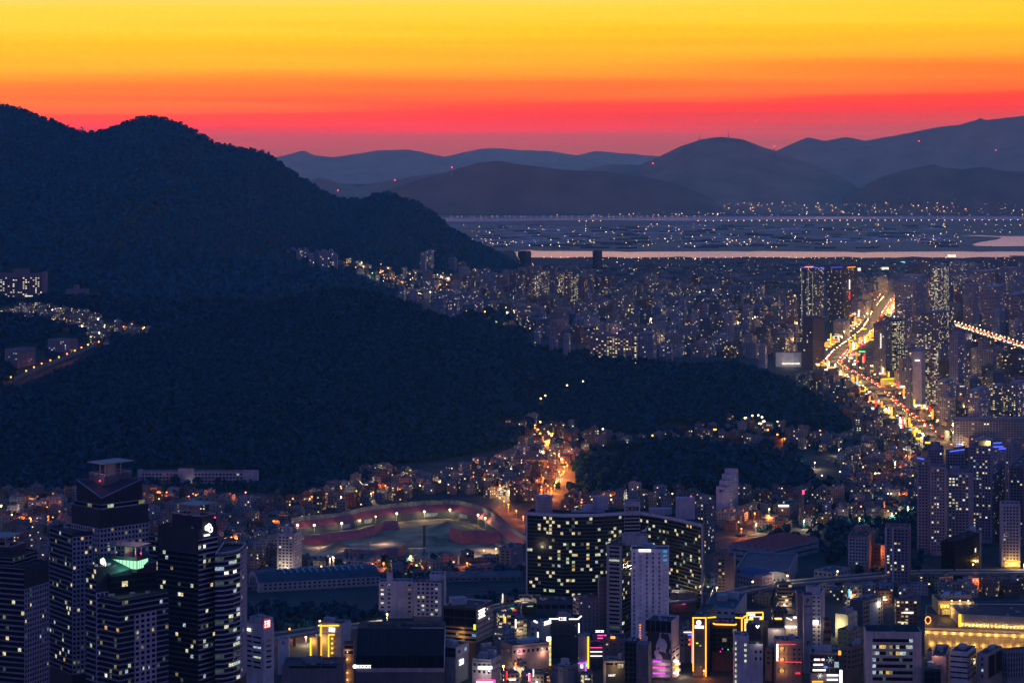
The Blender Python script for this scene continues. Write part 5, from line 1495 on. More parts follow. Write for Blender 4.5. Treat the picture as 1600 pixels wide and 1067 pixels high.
for x in (1473, 1491): 
    mb = MB(); p_ = cp(x, 1964); q_ = cp(x + 11, 1964); mb.face([(*p_, zat(931, 1964)), (*q_, zat(929, 1964)), (q_[0] + 1.4, q_[1] + 6, zat(925, 1964)), (p_[0] + 1.4, p_[1] + 6, zat(927, 1964))], 0, (.5, .42, .4, 0)); b.part('skylight', mb, 'plain_wall')
lw = [cp(1441, 1915), cp(1466, 1920), (cp(1466, 1920)[0], 1926), (cp(1441, 1915)[0], 1921)]
sd = [cp(1436, 1908), cp(1440, 1908), (cp(1446, 1975)[0] + 2, 1975), (cp(1446, 1975)[0] - 3, 1975)]
for i in range(14):
    a = i / 14 * 6.28; mb = MB(); p_ = (*cp(1450 + 4.2 * math.cos(a), 1925 + 12 * math.sin(a)), zl + 1.5 + .4 * math.sin(a)); mb.ball(p_, .4); b.part('garden_lamp', mb, 'sodium')
light((*cp(1450, 1925), zl + 4), (1, .4, .05), 500, None, .5)
sk_ = [cp(1530, 1950), cp(1690, 1940), (cp(1690, 1940)[0], 1962), (cp(1530, 1950)[0], 1966)]
b.tier(sk_, zu1 - 1, zat(944, 1950), (.10, .10, .12), roofcol=(.012, .018, .034), parapet=.6)
gl = [cp(1542, 1902), cp(1574, 1899), (cp(1574, 1899)[0], 1903), (cp(1542, 1902)[0], 1905)]
b.tier(gl, 5, zat(988, 1900), (.03, .035, .06), parapet=0); b.sign(*gl[:2], 1566, 992.5, 1574, 996, 'neon_white', n=2, seed=80); b.sign(*gl[:2], 1551, 1005, 1562, 1008, 'lit_white', n=3, seed=81)
b.done()

# ================================================================ small blocks in the bottom right corner
def small(xl, xm, xr, yt, D, al, label, col, name='shop_building', cat='building', f0=None, f3=None, roof=1, seed=0, pcol=None, glass='dark_glass'):
    p = foot(xl, xm, xr, D, al)
    b = Bld(name, label, cat, p, glass=glass)
    fs = {}
    if f3: fs[3] = dict(dict(z0=12, drop=2, col=col), **f3)
    if f0: fs[0] = dict(dict(z0=12, drop=2, col=col), **f0)
    z = zat(yt, D)
    b.tier(p, 0, z, col, faces=fs, pcol=pcol)
    if roof: b.rooftop(p, z - 1.2, roof, seed=seed)
    return b, p
b, p = small(1456, 1478, 1484, 1025, 1770, 14, 'salmon pink block tucked beside the white banded office', (.55, .32, .28), f0=dict(bw=5, fh=4, wf=.4, hf=.35, lit=0)); light(b.on(p[3], p[0], 1462, 1018, 3), (1, .6, .4), 400); b.done()
b, p = small(1444, 1470, 1477, 1044, 1755, 10, 'low teal glass block below the pink one', (.03, .05, .07), f3=dict(bw=4, fh=4.5, wf=.94, hf=.9, lit=.05, pal=['lit_faint'])); b.done()
mb_c = cp(1452.5, 1790)
b = Bld('clock_turret', 'little white lantern turret with a pointed dark roof', 'turret', rect(mb_c, 4, 4))
mb = MB(); mb.box(mb_c, 3.6, 3.6, 0, zat(1024, 1790), 0, 0, (.55, .48, .5, 0)); b.part('turret_wall', mb, 'plain_wall')
mb = MB(); mb.cyl(mb_c, 1.6, zat(1024, 1790), zat(1016, 1790), 8, col=(.3, .28, .32, 0)); b.part('lantern', mb, 'plain_wall')
mb = MB(); c8 = [(mb_c[0] + 2 * math.cos(a * .785), mb_c[1] + 2 * math.sin(a * .785)) for a in range(8)]
for i in range(8): mb.face([(*c8[i], zat(1016, 1790)), (*c8[(i + 1) % 8], zat(1016, 1790)), (*mb_c, zat(1010, 1790))], 0, (.05, .05, .07, 0))
b.part('turret_roof', mb, 'plain_wall'); light((mb_c[0] + 3, mb_c[1] - 4, zat(1028, 1790)), (1, .85, .7), 350); b.done()
b, p = small(1485, 1512, 1524, 1018, 1762, 24, 'white block dotted with small square windows', (.42, .42, .44), f3=dict(bw=4.0, fh=3.9, wf=.28, hf=.30, lit=0, bands=False, piers=False), f0=dict(bw=8, fh=3.9, wf=.9, hf=.5, lit=.1, col=(.16, .16, .18)), pcol=(.3, .3, .33)); light(b.on(p[0], p[1], 1525, 1030, 2), (1, .6, .1), 400); b.done()
b, p = small(1527, 1543, 1566, 1021, 1768, 30, 'grey striped block with an orange framed dark front', (.32, .28, .27), f3=dict(bw=6, fh=4.4, wf=.2, hf=.5, lit=.05), f0=dict(bw=20, fh=60, wf=.9, hf=.97, lit=0, col=(.45, .22, .06))); b.done()
b, p = small(1566, 1574, 1640, 1015, 1772, 72, 'slate block with a fine grid of narrow dark windows', (.15, .16, .19), f0=dict(bw=2.2, fh=3.8, wf=.5, hf=.8, lit=.0, col=(.17, .18, .21)), f3=dict(bw=3, fh=3.8, wf=.5, hf=.7, lit=0)); b.done()
for i, (xl, xm, xr, yt, D, al, lab, col) in enumerate((
        (772, 790, 804, 985, 1905, 40, 'pale grey block with white roof sign left of the lit pylon', (.33, .34, .38)),
        (745, 752, 776, 1012, 1830, 55, 'small dark tower above the bright shopfront', (.10, .10, .13)),
        (738, 768, 782, 1030, 1780, 20, 'low shop with a broad white sign at the bottom edge', (.28, .28, .27)),
        (783, 800, 858, 1008, 1850, 65, 'long flat shop roof glowing pink beside the lit pylon', (.33, .24, .22)),
        (862, 880, 903, 1042, 1790, 40, 'flat dark roofed block below the black office', (.16, .16, .19)),
        (1062, 1070, 1083, 985, 1880, 40, 'grey block with red round signs beside the outlined hotel', (.20, .19, .21)),
        (1196, 1206, 1214, 1012, 1815, 40, 'narrow brown block squeezed beside the inn', (.24, .18, .15)),
        (1318, 1330, 1352, 1010, 1800, 40, 'brown block over a bright alley', (.20, .16, .13)))):
    b, p = small(xl, xm, xr, yt, D, al, lab, col, f0=dict(bw=4, fh=4, wf=.5, hf=.4, lit=.12), f3=dict(bw=4, fh=4, wf=.5, hf=.4, lit=.10), seed=i + 20, roof=2)
    if i == 0: b.sign(p[3], p[0], 776, 988, 786, 992, 'lit_dim', n=4, seed=i)
    if i == 2: b.line('neon_white', [b.on(p[3], p[0], 748, 1042, .8), b.on(p[3], p[0], 769, 1042, .8)], 1.0, 'sign'); b.line('neon_pink', [b.on(p[3], p[0], 746, 1064, 1), b.on(p[3], p[0], 774, 1064, 1)], 1.3, 'sign'); b.line('neon_white', [b.on(p[3], p[0], 746, 1065.5, 1.6), b.on(p[3], p[0], 772, 1065.5, 1.6)], 1.0, 'sign'); light(b.on(p[3], p[0], 760, 1050, 6), (1, .8, .8), 900)
    if i == 3: light(b.on(p[0], p[1], 812, 1018, 3), (1, .6, .5), 500); light(b.on(p[0], p[1], 848, 1020, 3), (1, .6, .4), 500); b.sign(p[0], p[1], 810, 1016, 816, 1019, 'neon_pink', n=2, seed=3)
    if i == 5: b.line('neon_blue', [b.on(p[0], p[1], 1074, 991, 1), b.on(p[0], p[1], 1080, 991, 1)], .6, 'sign'); b.line('neon_red', [b.on(p[0], p[1], 1077, 999, 1), b.on(p[0], p[1], 1078.5, 999, 1)], .9, 'sign'); b.line('neon_red', [b.on(p[0], p[1], 1077, 1005, 1), b.on(p[0], p[1], 1078.5, 1005, 1)], .9, 'sign'); b.line('neon_white', [b.on(p[0], p[1], 1067, 987, 1), b.on(p[0], p[1], 1079, 987, 1)], .3, 'sign')
    b.done()
# ================================================================ flats and works in the middle distance
def flats(key, label, xl, xm, xr, yt, D, al, col, end=None, lit=.14, bw=3.0, cols=None, pent=0, base=0.0, wf=.58, hf=.52, f0=True, group=None, pcol=None, top=None, name='apartment_block', cat='apartment'):
    p = foot(xl, xm, xr, D, al)
    b = Bld(name, label, cat, p, z0=base, group=group)
    z = zat(yt, D)
    end = end or col
    fs = {3: dict(bw=bw, fh=3.0, wf=wf, hf=hf, lit=lit, col=col, z0=base + 4, drop=2.2, edge=1.2, proud=.3, cols=cols)}
    if f0: fs[0] = dict(bw=3.4, fh=3.0, wf=.45, hf=.45, lit=lit * .7, col=end, z0=base + 4, drop=2.2, edge=2.0, proud=.3)
    b.tier(p, base, z, end, faces=fs, pcol=pcol)
    if top: pp = inset(p, top[0]); b.tier(pp, z - 1.2, z + top[1], end)
    if pent: b.rooftop(p, z - 1.2, pent, col=end, seed=int(xl), tall=6)
    return b, p, z
AP = (.26, .24, .29); AP2 = (.20, .20, .26); AP3 = (.33, .29, .31)
# cluster at the right
b, p, z = flats(0, 'slender grey flats with blue roof lights, left end of the right cluster', 1433, 1452, 1456, 718, 2385, 12, AP, lit=.05); b.line('neon_blue', [b.on(p[3], p[0], 1433, 715), b.on(p[3], p[0], 1444, 717)], .5); b.done()
b, p, z = flats(0, 'grey flats with a bright lit window column beside the slender block', 1453, 1478, 1482, 729, 2378, 10, AP3, lit=.22, bw=2.6); b.done()
b, p, z = flats(0, 'flats with many golden windows behind the black glass office', 1480, 1521, 1526, 738, 2390, 8, AP, lit=.28, bw=3.2, pent=1, cols=(0, 1, 2, 3, 4, 5)); b.done()
b, p, z = flats(0, 'tall grey flats with a flat cap behind the lit column block', 1449, 1474, 1478, 699, 2500, 10, AP2, lit=.04, top=(3, 4)); b.done()
b, p, z = flats(0, 'tall flats crossed by blue roof lights behind the golden windows', 1478, 1508, 1514, 706, 2490, 10, AP2, lit=.08); b.line('neon_blue', [b.on(p[3], p[0], 1484, 705, 1), b.on(p[3], p[0], 1507, 702, 1)], .5); b.line('neon_blue', [b.on(p[3], p[0], 1494, 697, -4), b.on(p[3], p[0], 1504, 697, -4)], .5); b.done()
b, p, z = flats(0, 'tallest right cluster flats with lit roof house and blue bars', 1514, 1550, 1570, 697, 2450, 24, (.22, .21, .26), (.20, .21, .28), lit=.22, bw=3.0)
q = front(1530, 1548, 2462, 6); b.tier(q, z - 1, zat(688, 2462), (.5, .42, .25)); light(b.on(*q[:2], 1544, 692, 2), (1, .8, .4), 600)
mb = MB(); mb.prism(front(1525, 1553, 2458, 10), zat(687.6, 2462), zat(685.5, 2462), 0, (.3, .28, .3, 0)); b.part('roof_slab', mb, 'plain_wall')
for ya, xa, xb in ((692, 1550, 1563), (698, 1546, 1566), (701, 1560, 1570)): b.line('neon_blue', [b.on(p[0], p[1], max(xa, 1551), ya, 1), b.on(p[0], p[1], xb, ya - .6, 1)], .5)
b.done()
b, p, z = flats(0, 'dark flats in the gap right of the tallest cluster block', 1570, 1582, 1596, 692, 2600, 40, AP2, lit=.10); b.done()
b, p, z = flats(0, 'shadowed dark flats with few yellow windows at the right edge', 1577, 1600, 1640, 728, 2430, 20, (.10, .10, .14), lit=.16); b.done()
b, p, z = flats(0, 'white flats on a golden lit shop base at the right edge', 1565, 1594, 1660, 787, 2310, 6, (.38, .34, .37), lit=.13, bw=3.0, cols=(0, 1, 2, 3, 4, 5, 6, 7))
for y in (877.5, 884): b.line('neon_yellow', [b.on(p[3], p[0], 1570, y, .8), b.on(p[3], p[0], 1594, y - .5, .8)], .55)
light(b.on(p[3], p[0], 1582, 880, 5), (1, .6, .15), 2500); b.done()
p = foot(1471, 1492, 1530, 2230, 32)
b = Bld('office_building', 'black glass office cube with one lit window before the cluster', 'office', p)
b.tier(p, 0, zat(846, 2230), (.012, .014, .022), faces={3: dict(bw=4, fh=4, wf=.96, hf=.94, lit=0, col=(.02, .022, .035), drop=.5), 0: dict(bw=4, fh=4, wf=.96, hf=.94, lit=.01, col=(.02, .022, .035), drop=.5)}, pcol=(.03, .035, .05)); pp = inset(p, 4); b.tier(pp, zat(846, 2230) - 2, zat(843, 2230), (.04, .05, .07)); b.done()
b, p, z = flats(0, 'pale bare flats peeping out behind the black glass office', 1508, 1532, 1540, 832, 2290, 12, (.42, .38, .38), lit=.0, cols=(), pent=1); b.done()
b, p, z = flats(0, 'grey violet flats with pale corner strips beside the overpass', 1383, 1421, 1433, 823, 2200, 12, (.15, .15, .21), (.22, .16, .16), lit=.16, bw=3.2)
for x in (1383, 1394): mb = MB(); q = b.on(p[3], p[0], x + 1, 830, .5); mb.box((q.x, q.y), 1.6, .8, 3, z - 1, 0, 0, (.36, .34, .40, 0)); b.part('corner_strip', mb, 'plain_wall')
b.done()
b, p, z = flats(0, 'white fronted flats with brown end wall left of the overpass flats', 1325, 1357, 1366, 838, 2300, 14, (.36, .34, .38), (.30, .18, .15), lit=.03, bw=3.0, pent=2); b.done()
b, p, z = flats(0, 'brown flats lit orange from the street behind white fronted flats', 1364, 1376, 1386, 852, 2320, 40, (.26, .14, .11), lit=.04); light((p[1][0] - 2, p[0][1] - 4, 14), (1, .3, .05), 3000); b.done()
b, p, z = flats(0, 'pinkish brown flats with a lit middle column near the works', 1114, 1147, 1152, 869, 2130, 8, (.32, .21, .20), (.30, .2, .2), lit=.10, bw=3.6, pent=1, cols=(1, 2, 5, 6)); b.done()
b, p, z = flats(0, 'low pink block with tiny square windows by the overpass', 1178, 1190, 1208, 900, 2150, 42, (.42, .28, .30), lit=.02, bw=4.6, wf=.34, hf=.36, name='shop_building', cat='building'); b.done()
# stepped white flats
p = foot(1119, 1136, 1153, 2655, 24)
b = Bld('apartment_block', 'white flats stepping down in four stages before the knoll', 'apartment', p)
C, Rr, Bk, Lf = p; W4 = (.46, .45, .50)
for i, (f0_, f1_, y) in enumerate(((0, .28, 761), (.28, .52, 753), (.52, .78, 745), (.78, 1.0, 738))):
    def lp(a, c_, f): return (a[0] + (c_[0] - a[0]) * f, a[1] + (c_[1] - a[1]) * f)
    q = [lp(C, Rr, f0_), lp(C, Rr, f1_), lp(Lf, Bk, f1_), lp(Lf, Bk, f0_)]
    b.tier(q, 0, zat(y, 2655), W4, faces={0: dict(bw=3.2, fh=3.1, wf=.5, hf=.5, lit=.04, col=W4, z0=5)})
b.sign(Lf, C, 1124, 764, 1132, 769, 'navy_panel', n=2, seed=90, out=.2); b.done()
# brick dome stair drum beside the knoll and the small office with red beacon
b, p, z = flats(0, 'brown round-cornered office below the knoll right end', 1291, 1300, 1319, 762, 2700, 45, (.30, .22, .19), lit=.05, bw=4, wf=.9, name='office_building', cat='office'); b.done()
b, p, z = flats(0, 'slim dark tower topped by a red light in front of the knoll', 1248, 1253, 1256, 772, 2560, 30, (.10, .11, .15), lit=0, name='office_building', cat='office'); q = b.on(p[3], p[0], 1254, 769, -2); mb = MB(); mb.box((q.x, q.y), 1.6, 1.6, q.z - 2, q.z + 2); b.part('beacon', mb, 'beacon_red'); b.done()
b, p, z = flats(0, 'low dark hall with a bright white roof sign before the knoll', 1215, 1234, 1250, 792, 2600, 20, (.10, .11, .14), lit=.05, name='hall', cat='hall'); b.line('neon_white', [b.on(p[3], p[0], 1217, 789.5, 2), b.on(p[3], p[0], 1233, 789.5, 2)], .9, 'sign'); b.done()
# school-like long block at the wood edge
Ds = 2880
for (xl, xr, yt, yb, lab) in ((215, 402, 737, 757, 'long grey school block standing below the dark woods'),):
    p = front(xl, xr, Ds, 16)
    zb = max(0.0, float(tz(p[0][0], Ds)), float(tz(p[1][0], Ds)))
    b = Bld('school_building', lab, 'school', p, z0=zb - 6)
    SC = (.30, .31, .36)
    b.tier(p, zb - 6, zat(yt, Ds), SC, faces={0: dict(bw=4.2, fh=4.0, wf=.66, hf=.5, lit=.05, col=SC, z0=zat(yb, Ds) - 2, drop=1)})
    for xa, xb_, y in ((215, 222, 734), (278, 302, 732.5), (380, 402, 735)): q = front(xa, xb_, Ds - .8, 8); b.tier(q, zb - 6, zat(y, Ds), (.33, .34, .39))
    for x, y in ((298, 746), (377, 746)): light((*cp(x, Ds - 6), zat(y + 4, Ds)), (1, .85, .5), 130)
    b.done()
p = front(225, 345, 2850, 20); b = Bld('hall', 'low dark hall roof in front of the long school block', 'hall', p, z0=-2); b.tier(p, -2, zat(762, 2850), (.08, .10, .14), roofcol=(.06, .08, .11)); b.done()
# large hospital on the left hill
hp = hit(35, 468)
Dh = hp.y
p = front(-8, 70, Dh, 26); b = Bld('hospital_building', 'large hillside hospital with rows of yellow lit windows', 'hospital', p, z0=hp.z - 12)
HC = (.17, .13, .16)
b.tier(p, hp.z - 12, zat(427, Dh), HC, faces={0: dict(bw=5.2, fh=4.4, wf=.6, hf=.5, lit=.36, col=HC, z0=hp.z + 2, drop=8, pal=['lit_white', 'lit_cream', 'lit_pale'])}); q = front(20, 44, Dh + 4, 14); b.tier(q, hp.z, zat(421, Dh), HC)
q = front(66, 71, Dh - 1.2, 24); b.tier(q, hp.z - 12, zat(425, Dh), (.22, .16, .2)); b.line('lit_white', [b.on(*p[:2], 39, 462.5), b.on(*p[:2], 51, 462.5)], .9, 'lit_panel'); b.done()
hp2 = hit(126, 469); p = front(97, 157, hp2.y, 24); b = Bld('school_building', 'unlit stepped building among trees right of the hospital', 'school', p, z0=hp2.z - 10)
for xa, xb_, y in ((97, 157, 459), (103, 137, 452), (115, 122, 446)): q = front(xa, xb_, hp2.y + (xa - 97) * .5, 14); b.tier(q, hp2.z - 10, zat(y, hp2.y), (.15, .13, .18))
b.done()
# two schools below the village
for (xl, xm, xr, yt, yb, lab) in ((8, 28, 55, 546, 577, 'grey villa block with three lit windows below the village'), (75, 105, 121, 531, 553, 'grey flats at the village foot with a lit entrance')):
    hpv = hit(xm, yb); b, p, z = flats(0, lab, xl, xm, xr, yt, hpv.y, 25, (.20, .20, .25), lit=.12, bw=4.5, base=hpv.z - 6, wf=.4); b.done()
# the pale flats at the foot of the left mountain
hf_ = hit(485, 416)
for i, (xl, xr, yt) in enumerate(((443, 452, 393), (452, 462, 390), (463, 473, 391), (473, 481, 390), (481, 491, 398), (491, 499, 394), (500, 512, 393), (512, 521, 392), (519, 527, 398))):
    Df = hf_.y + (i % 2) * 30
    p = front(xl, xr, Df, 18)
    b = Bld('apartment_block', '%s from the left in the hillside row of pale flats' % ordinal(i), 'apartment', p, z0=hf_.z - 30, group='hillside row of pale flats')
    b.tier(p, hf_.z - 30, zat(yt, Df), (.30, .30, .36), faces={0: dict(bw=5, fh=5.5, wf=.5, hf=.45, lit=.16, col=(.30, .30, .36), z0=hf_.z - 6, pal=['lit_white', 'lit_cream', 'lit_pale'])}); q = inset(p, 3.5); b.tier(q, zat(yt, Df) - 1, zat(yt - 3, Df), (.28, .28, .33)); b.done()

# ---------------------------------------------------------------- factory with red roof stripes
p = foot(1139, 1200, 1326, 2330, 40); C, Rr, Bk, Lf = p
b = Bld('factory_building', 'wide pale factory hall with red sloping roof strips', 'factory', p)
ze = 13.0
b.tier(p, 0, ze, (.27, .27, .32), parapet=0)
mb = MB(); n = 6
for i in range(n):
    def q(u, v, z): return (C[0] + (Rr[0] - C[0]) * u + (Lf[0] - C[0]) * v, C[1] + (Rr[1] - C[1]) * u + (Lf[1] - C[1]) * v, z)
    v0, v1, v2 = i / n, (i + .55) / n, (i + .97) / n
    mb.face([q(0, v0, ze + .1), q(1, v0, ze + .1), q(1, v1, ze + 3), q(0, v1, ze + 3)], 0, (.52, .075, .07, 0)); mb.face([q(0, v1, ze + 3), q(1, v1, ze + 3), q(1, v2, ze + .3), q(0, v2, ze + .3)], 0, (.62, .075, .065, 0))
    mb.face([q(0, v0, ze + .1), q(0, v1, ze + 3), q(0, v2, ze + .3)], 0, (.27, .27, .32, 0)); mb.face([q(1, v0, ze + .1), q(1, v2, ze + .3), q(1, v1, ze + 3)], 0, (.27, .27, .32, 0))
b.part('red_roof', mb, 'plain_wall')
mb = MB()
for (P, Q) in ((Lf, C), (C, Rr)):
    d = Vector((Q[0] - P[0], Q[1] - P[1])).normalized(); o = (d.y * .2, -d.x * .2)
    for z0_, z1_ in ((9.0, 10.2), (3.5, 5.0)): mb.face([(P[0] + d.x * 4 + o[0], P[1] + d.y * 4 + o[1], z0_), (Q[0] - d.x * 2 + o[0], Q[1] - d.y * 2 + o[1], z0_), (Q[0] - d.x * 2 + o[0], Q[1] - d.y * 2 + o[1], z1_), (P[0] + d.x * 4 + o[0], P[1] + d.y * 4 + o[1], z1_)], 0, (.03, .035, .05, 0))
b.part('window_band', mb, 'plain_wall'); b.done()
for i, (xl, xm, xr, yt, D, al, lab, col) in enumerate(((1150, 1232, 1272, 889, 2200, 12, 'low works office with arched ground floor before the factory', (.30, .30, .34)), (1152, 1185, 1233, 903, 2165, 60, 'vaulted blue roofed shed behind the pink block', (.26, .27, .31)), (1272, 1300, 1328, 893, 2195, 40, 'low grey annex right of the works office', (.26, .27, .31)), (1090, 1110, 1120, 896, 2120, 40, 'teal sided shed squeezed between glass slab and pinkish flats', (.14, .22, .26)), (1048, 1110, 1124, 927, 2085, 10, 'blank brown mall wall with a pink sign under the glass slab', (.24, .18, .17)), (1098, 1150, 1166, 951, 1960, 12, 'long white walkup with dark windows before the mall wall', (.36, .35, .38)))):
    p = foot(xl, xm, xr, D, al)
    b = Bld('works_building' if i < 4 else 'shop_building', lab, 'building', p)
    b.tier(p, 0, zat(yt, D), col, faces={3: dict(bw=5, fh=4.6, wf=.5, hf=.4, lit=.03, col=col, z0=1, drop=1), 0: dict(bw=5, fh=4.6, wf=.5, hf=.4, lit=.03, col=col, z0=1, drop=1)} if i != 4 else (), roofcol=(.04, .07, .14) if i == 1 else (.07, .08, .1))
    if i == 1:
        C, Rr, Bk, Lf = p; mb = MB(); z = zat(yt, D); pts = [(f, z + 4.5 * math.sin(f * math.pi)) for f in [k / 8 for k in range(9)]]
        for (f0_, z0_), (f1_, z1_) in zip(pts, pts[1:]):
            def e(f, A, B): return (A[0] + (B[0] - A[0]) * f, A[1] + (B[1] - A[1]) * f)
            mb.face([(*e(f0_, C, Rr), z0_), (*e(f1_, C, Rr), z1_), (*e(f1_, Lf, Bk), z1_), (*e(f0_, Lf, Bk), z0_)], 0, (.05, .08, .18, 0)); mb.face([(*e(f0_, C, Rr), z - .1), (*e(f1_, C, Rr), z - .1), (*e(f1_, C, Rr), z1_), (*e(f0_, C, Rr), z0_)], 0, (.32, .32, .36, 0))
        b.part('vaulted_roof', mb, 'plain_wall')
    if i == 4: b.line('neon_pink', [b.on(p[3], p[0], 1047, 942, .8), b.on(p[3], p[0], 1071, 942, .8)], .55, 'sign'); b.line('neon_white', [b.on(p[3], p[0], 1048, 941.8, 1.2), b.on(p[3], p[0], 1070, 941.8, 1.2)], .25, 'sign'); mb = MB(); q_ = b.on(p[3], p[0], 1059, 968, .4); mb.face([(q_.x - 2.6, q_.y, q_.z - 2.6), (q_.x + 2.6, q_.y, q_.z - 2.6), (q_.x + 2.6, q_.y, q_.z + 2.6), (q_.x - 2.6, q_.y, q_.z + 2.6)], 0, (.5, .45, .35, 0)); b.part('panel', mb, 'plain_wall')
    if i == 5: b.rooftop(p, zat(yt, D) - 1.2, 3, seed=5)
    b.done()
# podium under the slab
for (xl, xr, yt, D, dep, lab, col) in ((811, 845, 936, 2085, 24, 'olive lit podium wall at the left foot of the glass slab', (.26, .22, .17)), (838, 896, 938, 2075, 20, 'dark podium block in front of the glass slab', (.10, .10, .14)), (1050, 1105, 921, 2100, 30, 'round roofed podium hall right below the glass slab', (.16, .17, .21))):
    p = front(xl, xr, D, dep); b = Bld('podium_hall', lab, 'hall', p); b.tier(p, 0, zat(yt, D), col, faces={0: dict(bw=6, fh=6, wf=.8, hf=.4, lit=.05, col=col, z0=3)})
    if xl in (811, 1050): light((*cp(xl + 8, D - 8), zat(yt - 4, D)), (1, .8, .45), 1500)
    b.done()

# ---------------------------------------------------------------- train depot with vaulted gable and roof lights
A0, A1 = cp(404, 2180), cp(594, 2215)
d = Vector((A1[0] - A0[0], A1[1] - A0[1])); Ld = d.length; d.normalize(); nn = Vector((-d.y, d.x))
b = Bld('train_depot', 'long dark train shed with pale skylight bars and an arched gable', 'depot', [A0, A1, tuple(Vector(A1) + nn * 44), tuple(Vector(A0) + nn * 44)])
def dp(u, v, z): q = Vector(A0) + d * u + nn * v; return (q.x, q.y, z)
prof = [(0, 8.5), (6, 12), (14, 14.6), (22, 15.6), (30, 14.8), (38, 12), (44, 8.5)]
mb = MB()
for (v0, z0_), (v1, z1_) in zip(prof, prof[1:]): mb.face([dp(0, v0, z0_), dp(Ld, v0, z0_), dp(Ld, v1, z1_), dp(0, v1, z1_)], 0, (.055, .065, .085, 0))
b.part('vaulted_roof', mb, 'plain_wall')
mb = MB(); mb.face([dp(0, 44, 0), dp(0, 0, 0)] + [dp(0, v, z) for v, z in prof], 0, (.34, .33, .33, 0)); mb.face([dp(0, 0, 0), dp(Ld, 0, 0), dp(Ld, 0, 8.5), dp(0, 0, 8.5)], 0, (.30, .29, .29, 0)); mb.face([dp(Ld, 0, 0), dp(Ld, 44, 0)] + [dp(Ld, v, z) for v, z in prof[::-1]], 0, (.3, .3, .3, 0)); b.part('depot_wall', mb, 'plain_wall')
mb = MB()
for i in range(13):
    u = 26 + i * (Ld - 34) / 13; mb.face([dp(u, 10, 14.4), dp(u + 1.5, 10, 14.4), dp(u + 1.5, 22, 16.4), dp(u, 22, 16.4)], 0, (.30, .42, .48, 0)); mb.face([dp(u + 1.5, 10, 14.2), dp(u + 1.7, 10, 13), dp(u + 1.7, 22, 15.4), dp(u + 1.5, 22, 16.4)], 0, (.1, .12, .14, 0)); mb.face([dp(u + 2, 23, 15.9), dp(u + 5, 23, 15.9), dp(u + 5, 24.5, 16.5), dp(u + 2, 24.5, 16.5)], 0, (.22, .32, .38, 0))
o = b.part('skylight', mb, 'plain_wall')
b.facade(dp(4, 0, 0)[:2], dp(Ld, 0, 0)[:2], 1.5, 8, bw=4.6, fh=3.2, wf=.5, hf=.5, lit=0, col=(.30, .29, .29))
mb = MB()
for k in range(5): v = 5 + k * 7; mb.face([dp(-.2, v + 5, 2), dp(-.2, v, 2), dp(-.2, v, 8 + (k in (1, 2, 3)) * 3), dp(-.2, v + 5, 8 + (k in (1, 2, 3)) * 3)], 0, (.05, .06, .07, 0))
b.part('gable_window', mb, 'plain_wall'); b.done()
for (xl, xr, y, D, dep, lab) in ((385, 420, 929, 2190, 60, 'arched pale shed end behind the right glass tower'), (405, 600, 916, 2265, 26, 'long low blue grey shed roof behind the train shed'), (700, 816, 918, 2235, 26, 'long flat dark shed beside the railway yard'), (700, 780, 908, 2290, 12, 'narrow platform roof by the railway yard')):
    p = front(xl, xr, D, dep, -4 if xl < 410 else 6); b = Bld('shed', lab, 'shed', p); zt = max(5.0, zat(y, D)); b.tier(p, 0, zt, (.16, .17, .20), roofcol=(.06, .075, .10), parapet=.3, faces={0: dict(bw=6, fh=zt, wf=.6, hf=.3, lit=0, col=(.16, .17, .2))}); b.done()
# railway yard rails
mb = MB()
for k in range(9):
    y = 918 + k * 5.0; a, c_ = hit(690, y + 4), hit(828, y - 4); mb.bar((a.x, a.y, .3), (c_.x, c_.y, .3), .28, 0, (.13, .14, .17, 0))
tag(mb.build('railway_tracks', 'plain_wall'), 'parallel railway tracks in the dark yard left of the glass slab', None, None, 'structure')

# ---------------------------------------------------------------- fenced construction site
site = [(455, 810), (474, 806.5), (495, 805), (522, 802), (550, 797), (564, 793), (578, 790.6), (619, 786), (660, 782.4), (680, 781.5), (697, 781), (717, 782), (736, 786), (750, 790.6), (764, 797.5), (778, 807), (791, 817), (805, 828), (823, 839)]
zf = 16.0
def sp(x, y, z): Y = (CZ - z) * F / (y - HZ); return Vector(((x - 800) / F * Y, Y, z))
top_ = [sp(x, y + 6.5, zf) for x, y in site]
def sweep(name, rows, mat, col, label=None, cat=None, kind=None, seg=1):
    """surface through rows of points"""
    mb = MB()
    for a, c_ in zip(rows, rows[1:]):
        for i in range(len(a) - 1): mb.face([a[i + 1], a[i], c_[i], c_[i + 1]][::-1], 0, col)
    return tag(mb.build(name, mat), label, cat, None, kind)
def off(pts, k, z):
    """shift a line of points toward the site middle"""
    c = Vector((cp(640, 2450)[0], 2420, 0)); r = []
    for p in pts: v = Vector((c.x - p.x, c.y - p.y, 0)); v = v.normalized() * k; r.append(Vector((p.x + v.x * .45, p.y + v.y, z)))
    return r
fn = empty('site_fence', top_[9]); tag(fn, 'tall corrugated grey fence curving round the construction site', 'fence')
mb = MB(); npan = 0
for a, c_ in zip(top_, top_[1:]):
    L = (c_ - a).length; n = max(1, int(L / 1.5)); dd = (c_ - a) / n
    nr = Vector((dd.y, -dd.x, 0)).normalized() * .35
    for i in range(n):
        p_, q_ = a + dd * i, a + dd * (i + 1); m_ = (p_ + q_) / 2 + nr * (1 if i % 2 else -1); hh = Vector((0, 0, 4.6))
        for (s_, e_) in ((p_, m_), (m_, q_)): mb.face([s_, e_, e_ + hh, s_ + hh], 0, (.17, .175, .21, 0)); 
mb.build('fence_panel', 'plain_wall', fn, tuple(top_[9]))
mb = MB()
for i in range(0, len(top_) - 1): mb.bar(top_[i] + Vector((0, .6, -1)), top_[i] + Vector((0, .6, 4.8)), .2)
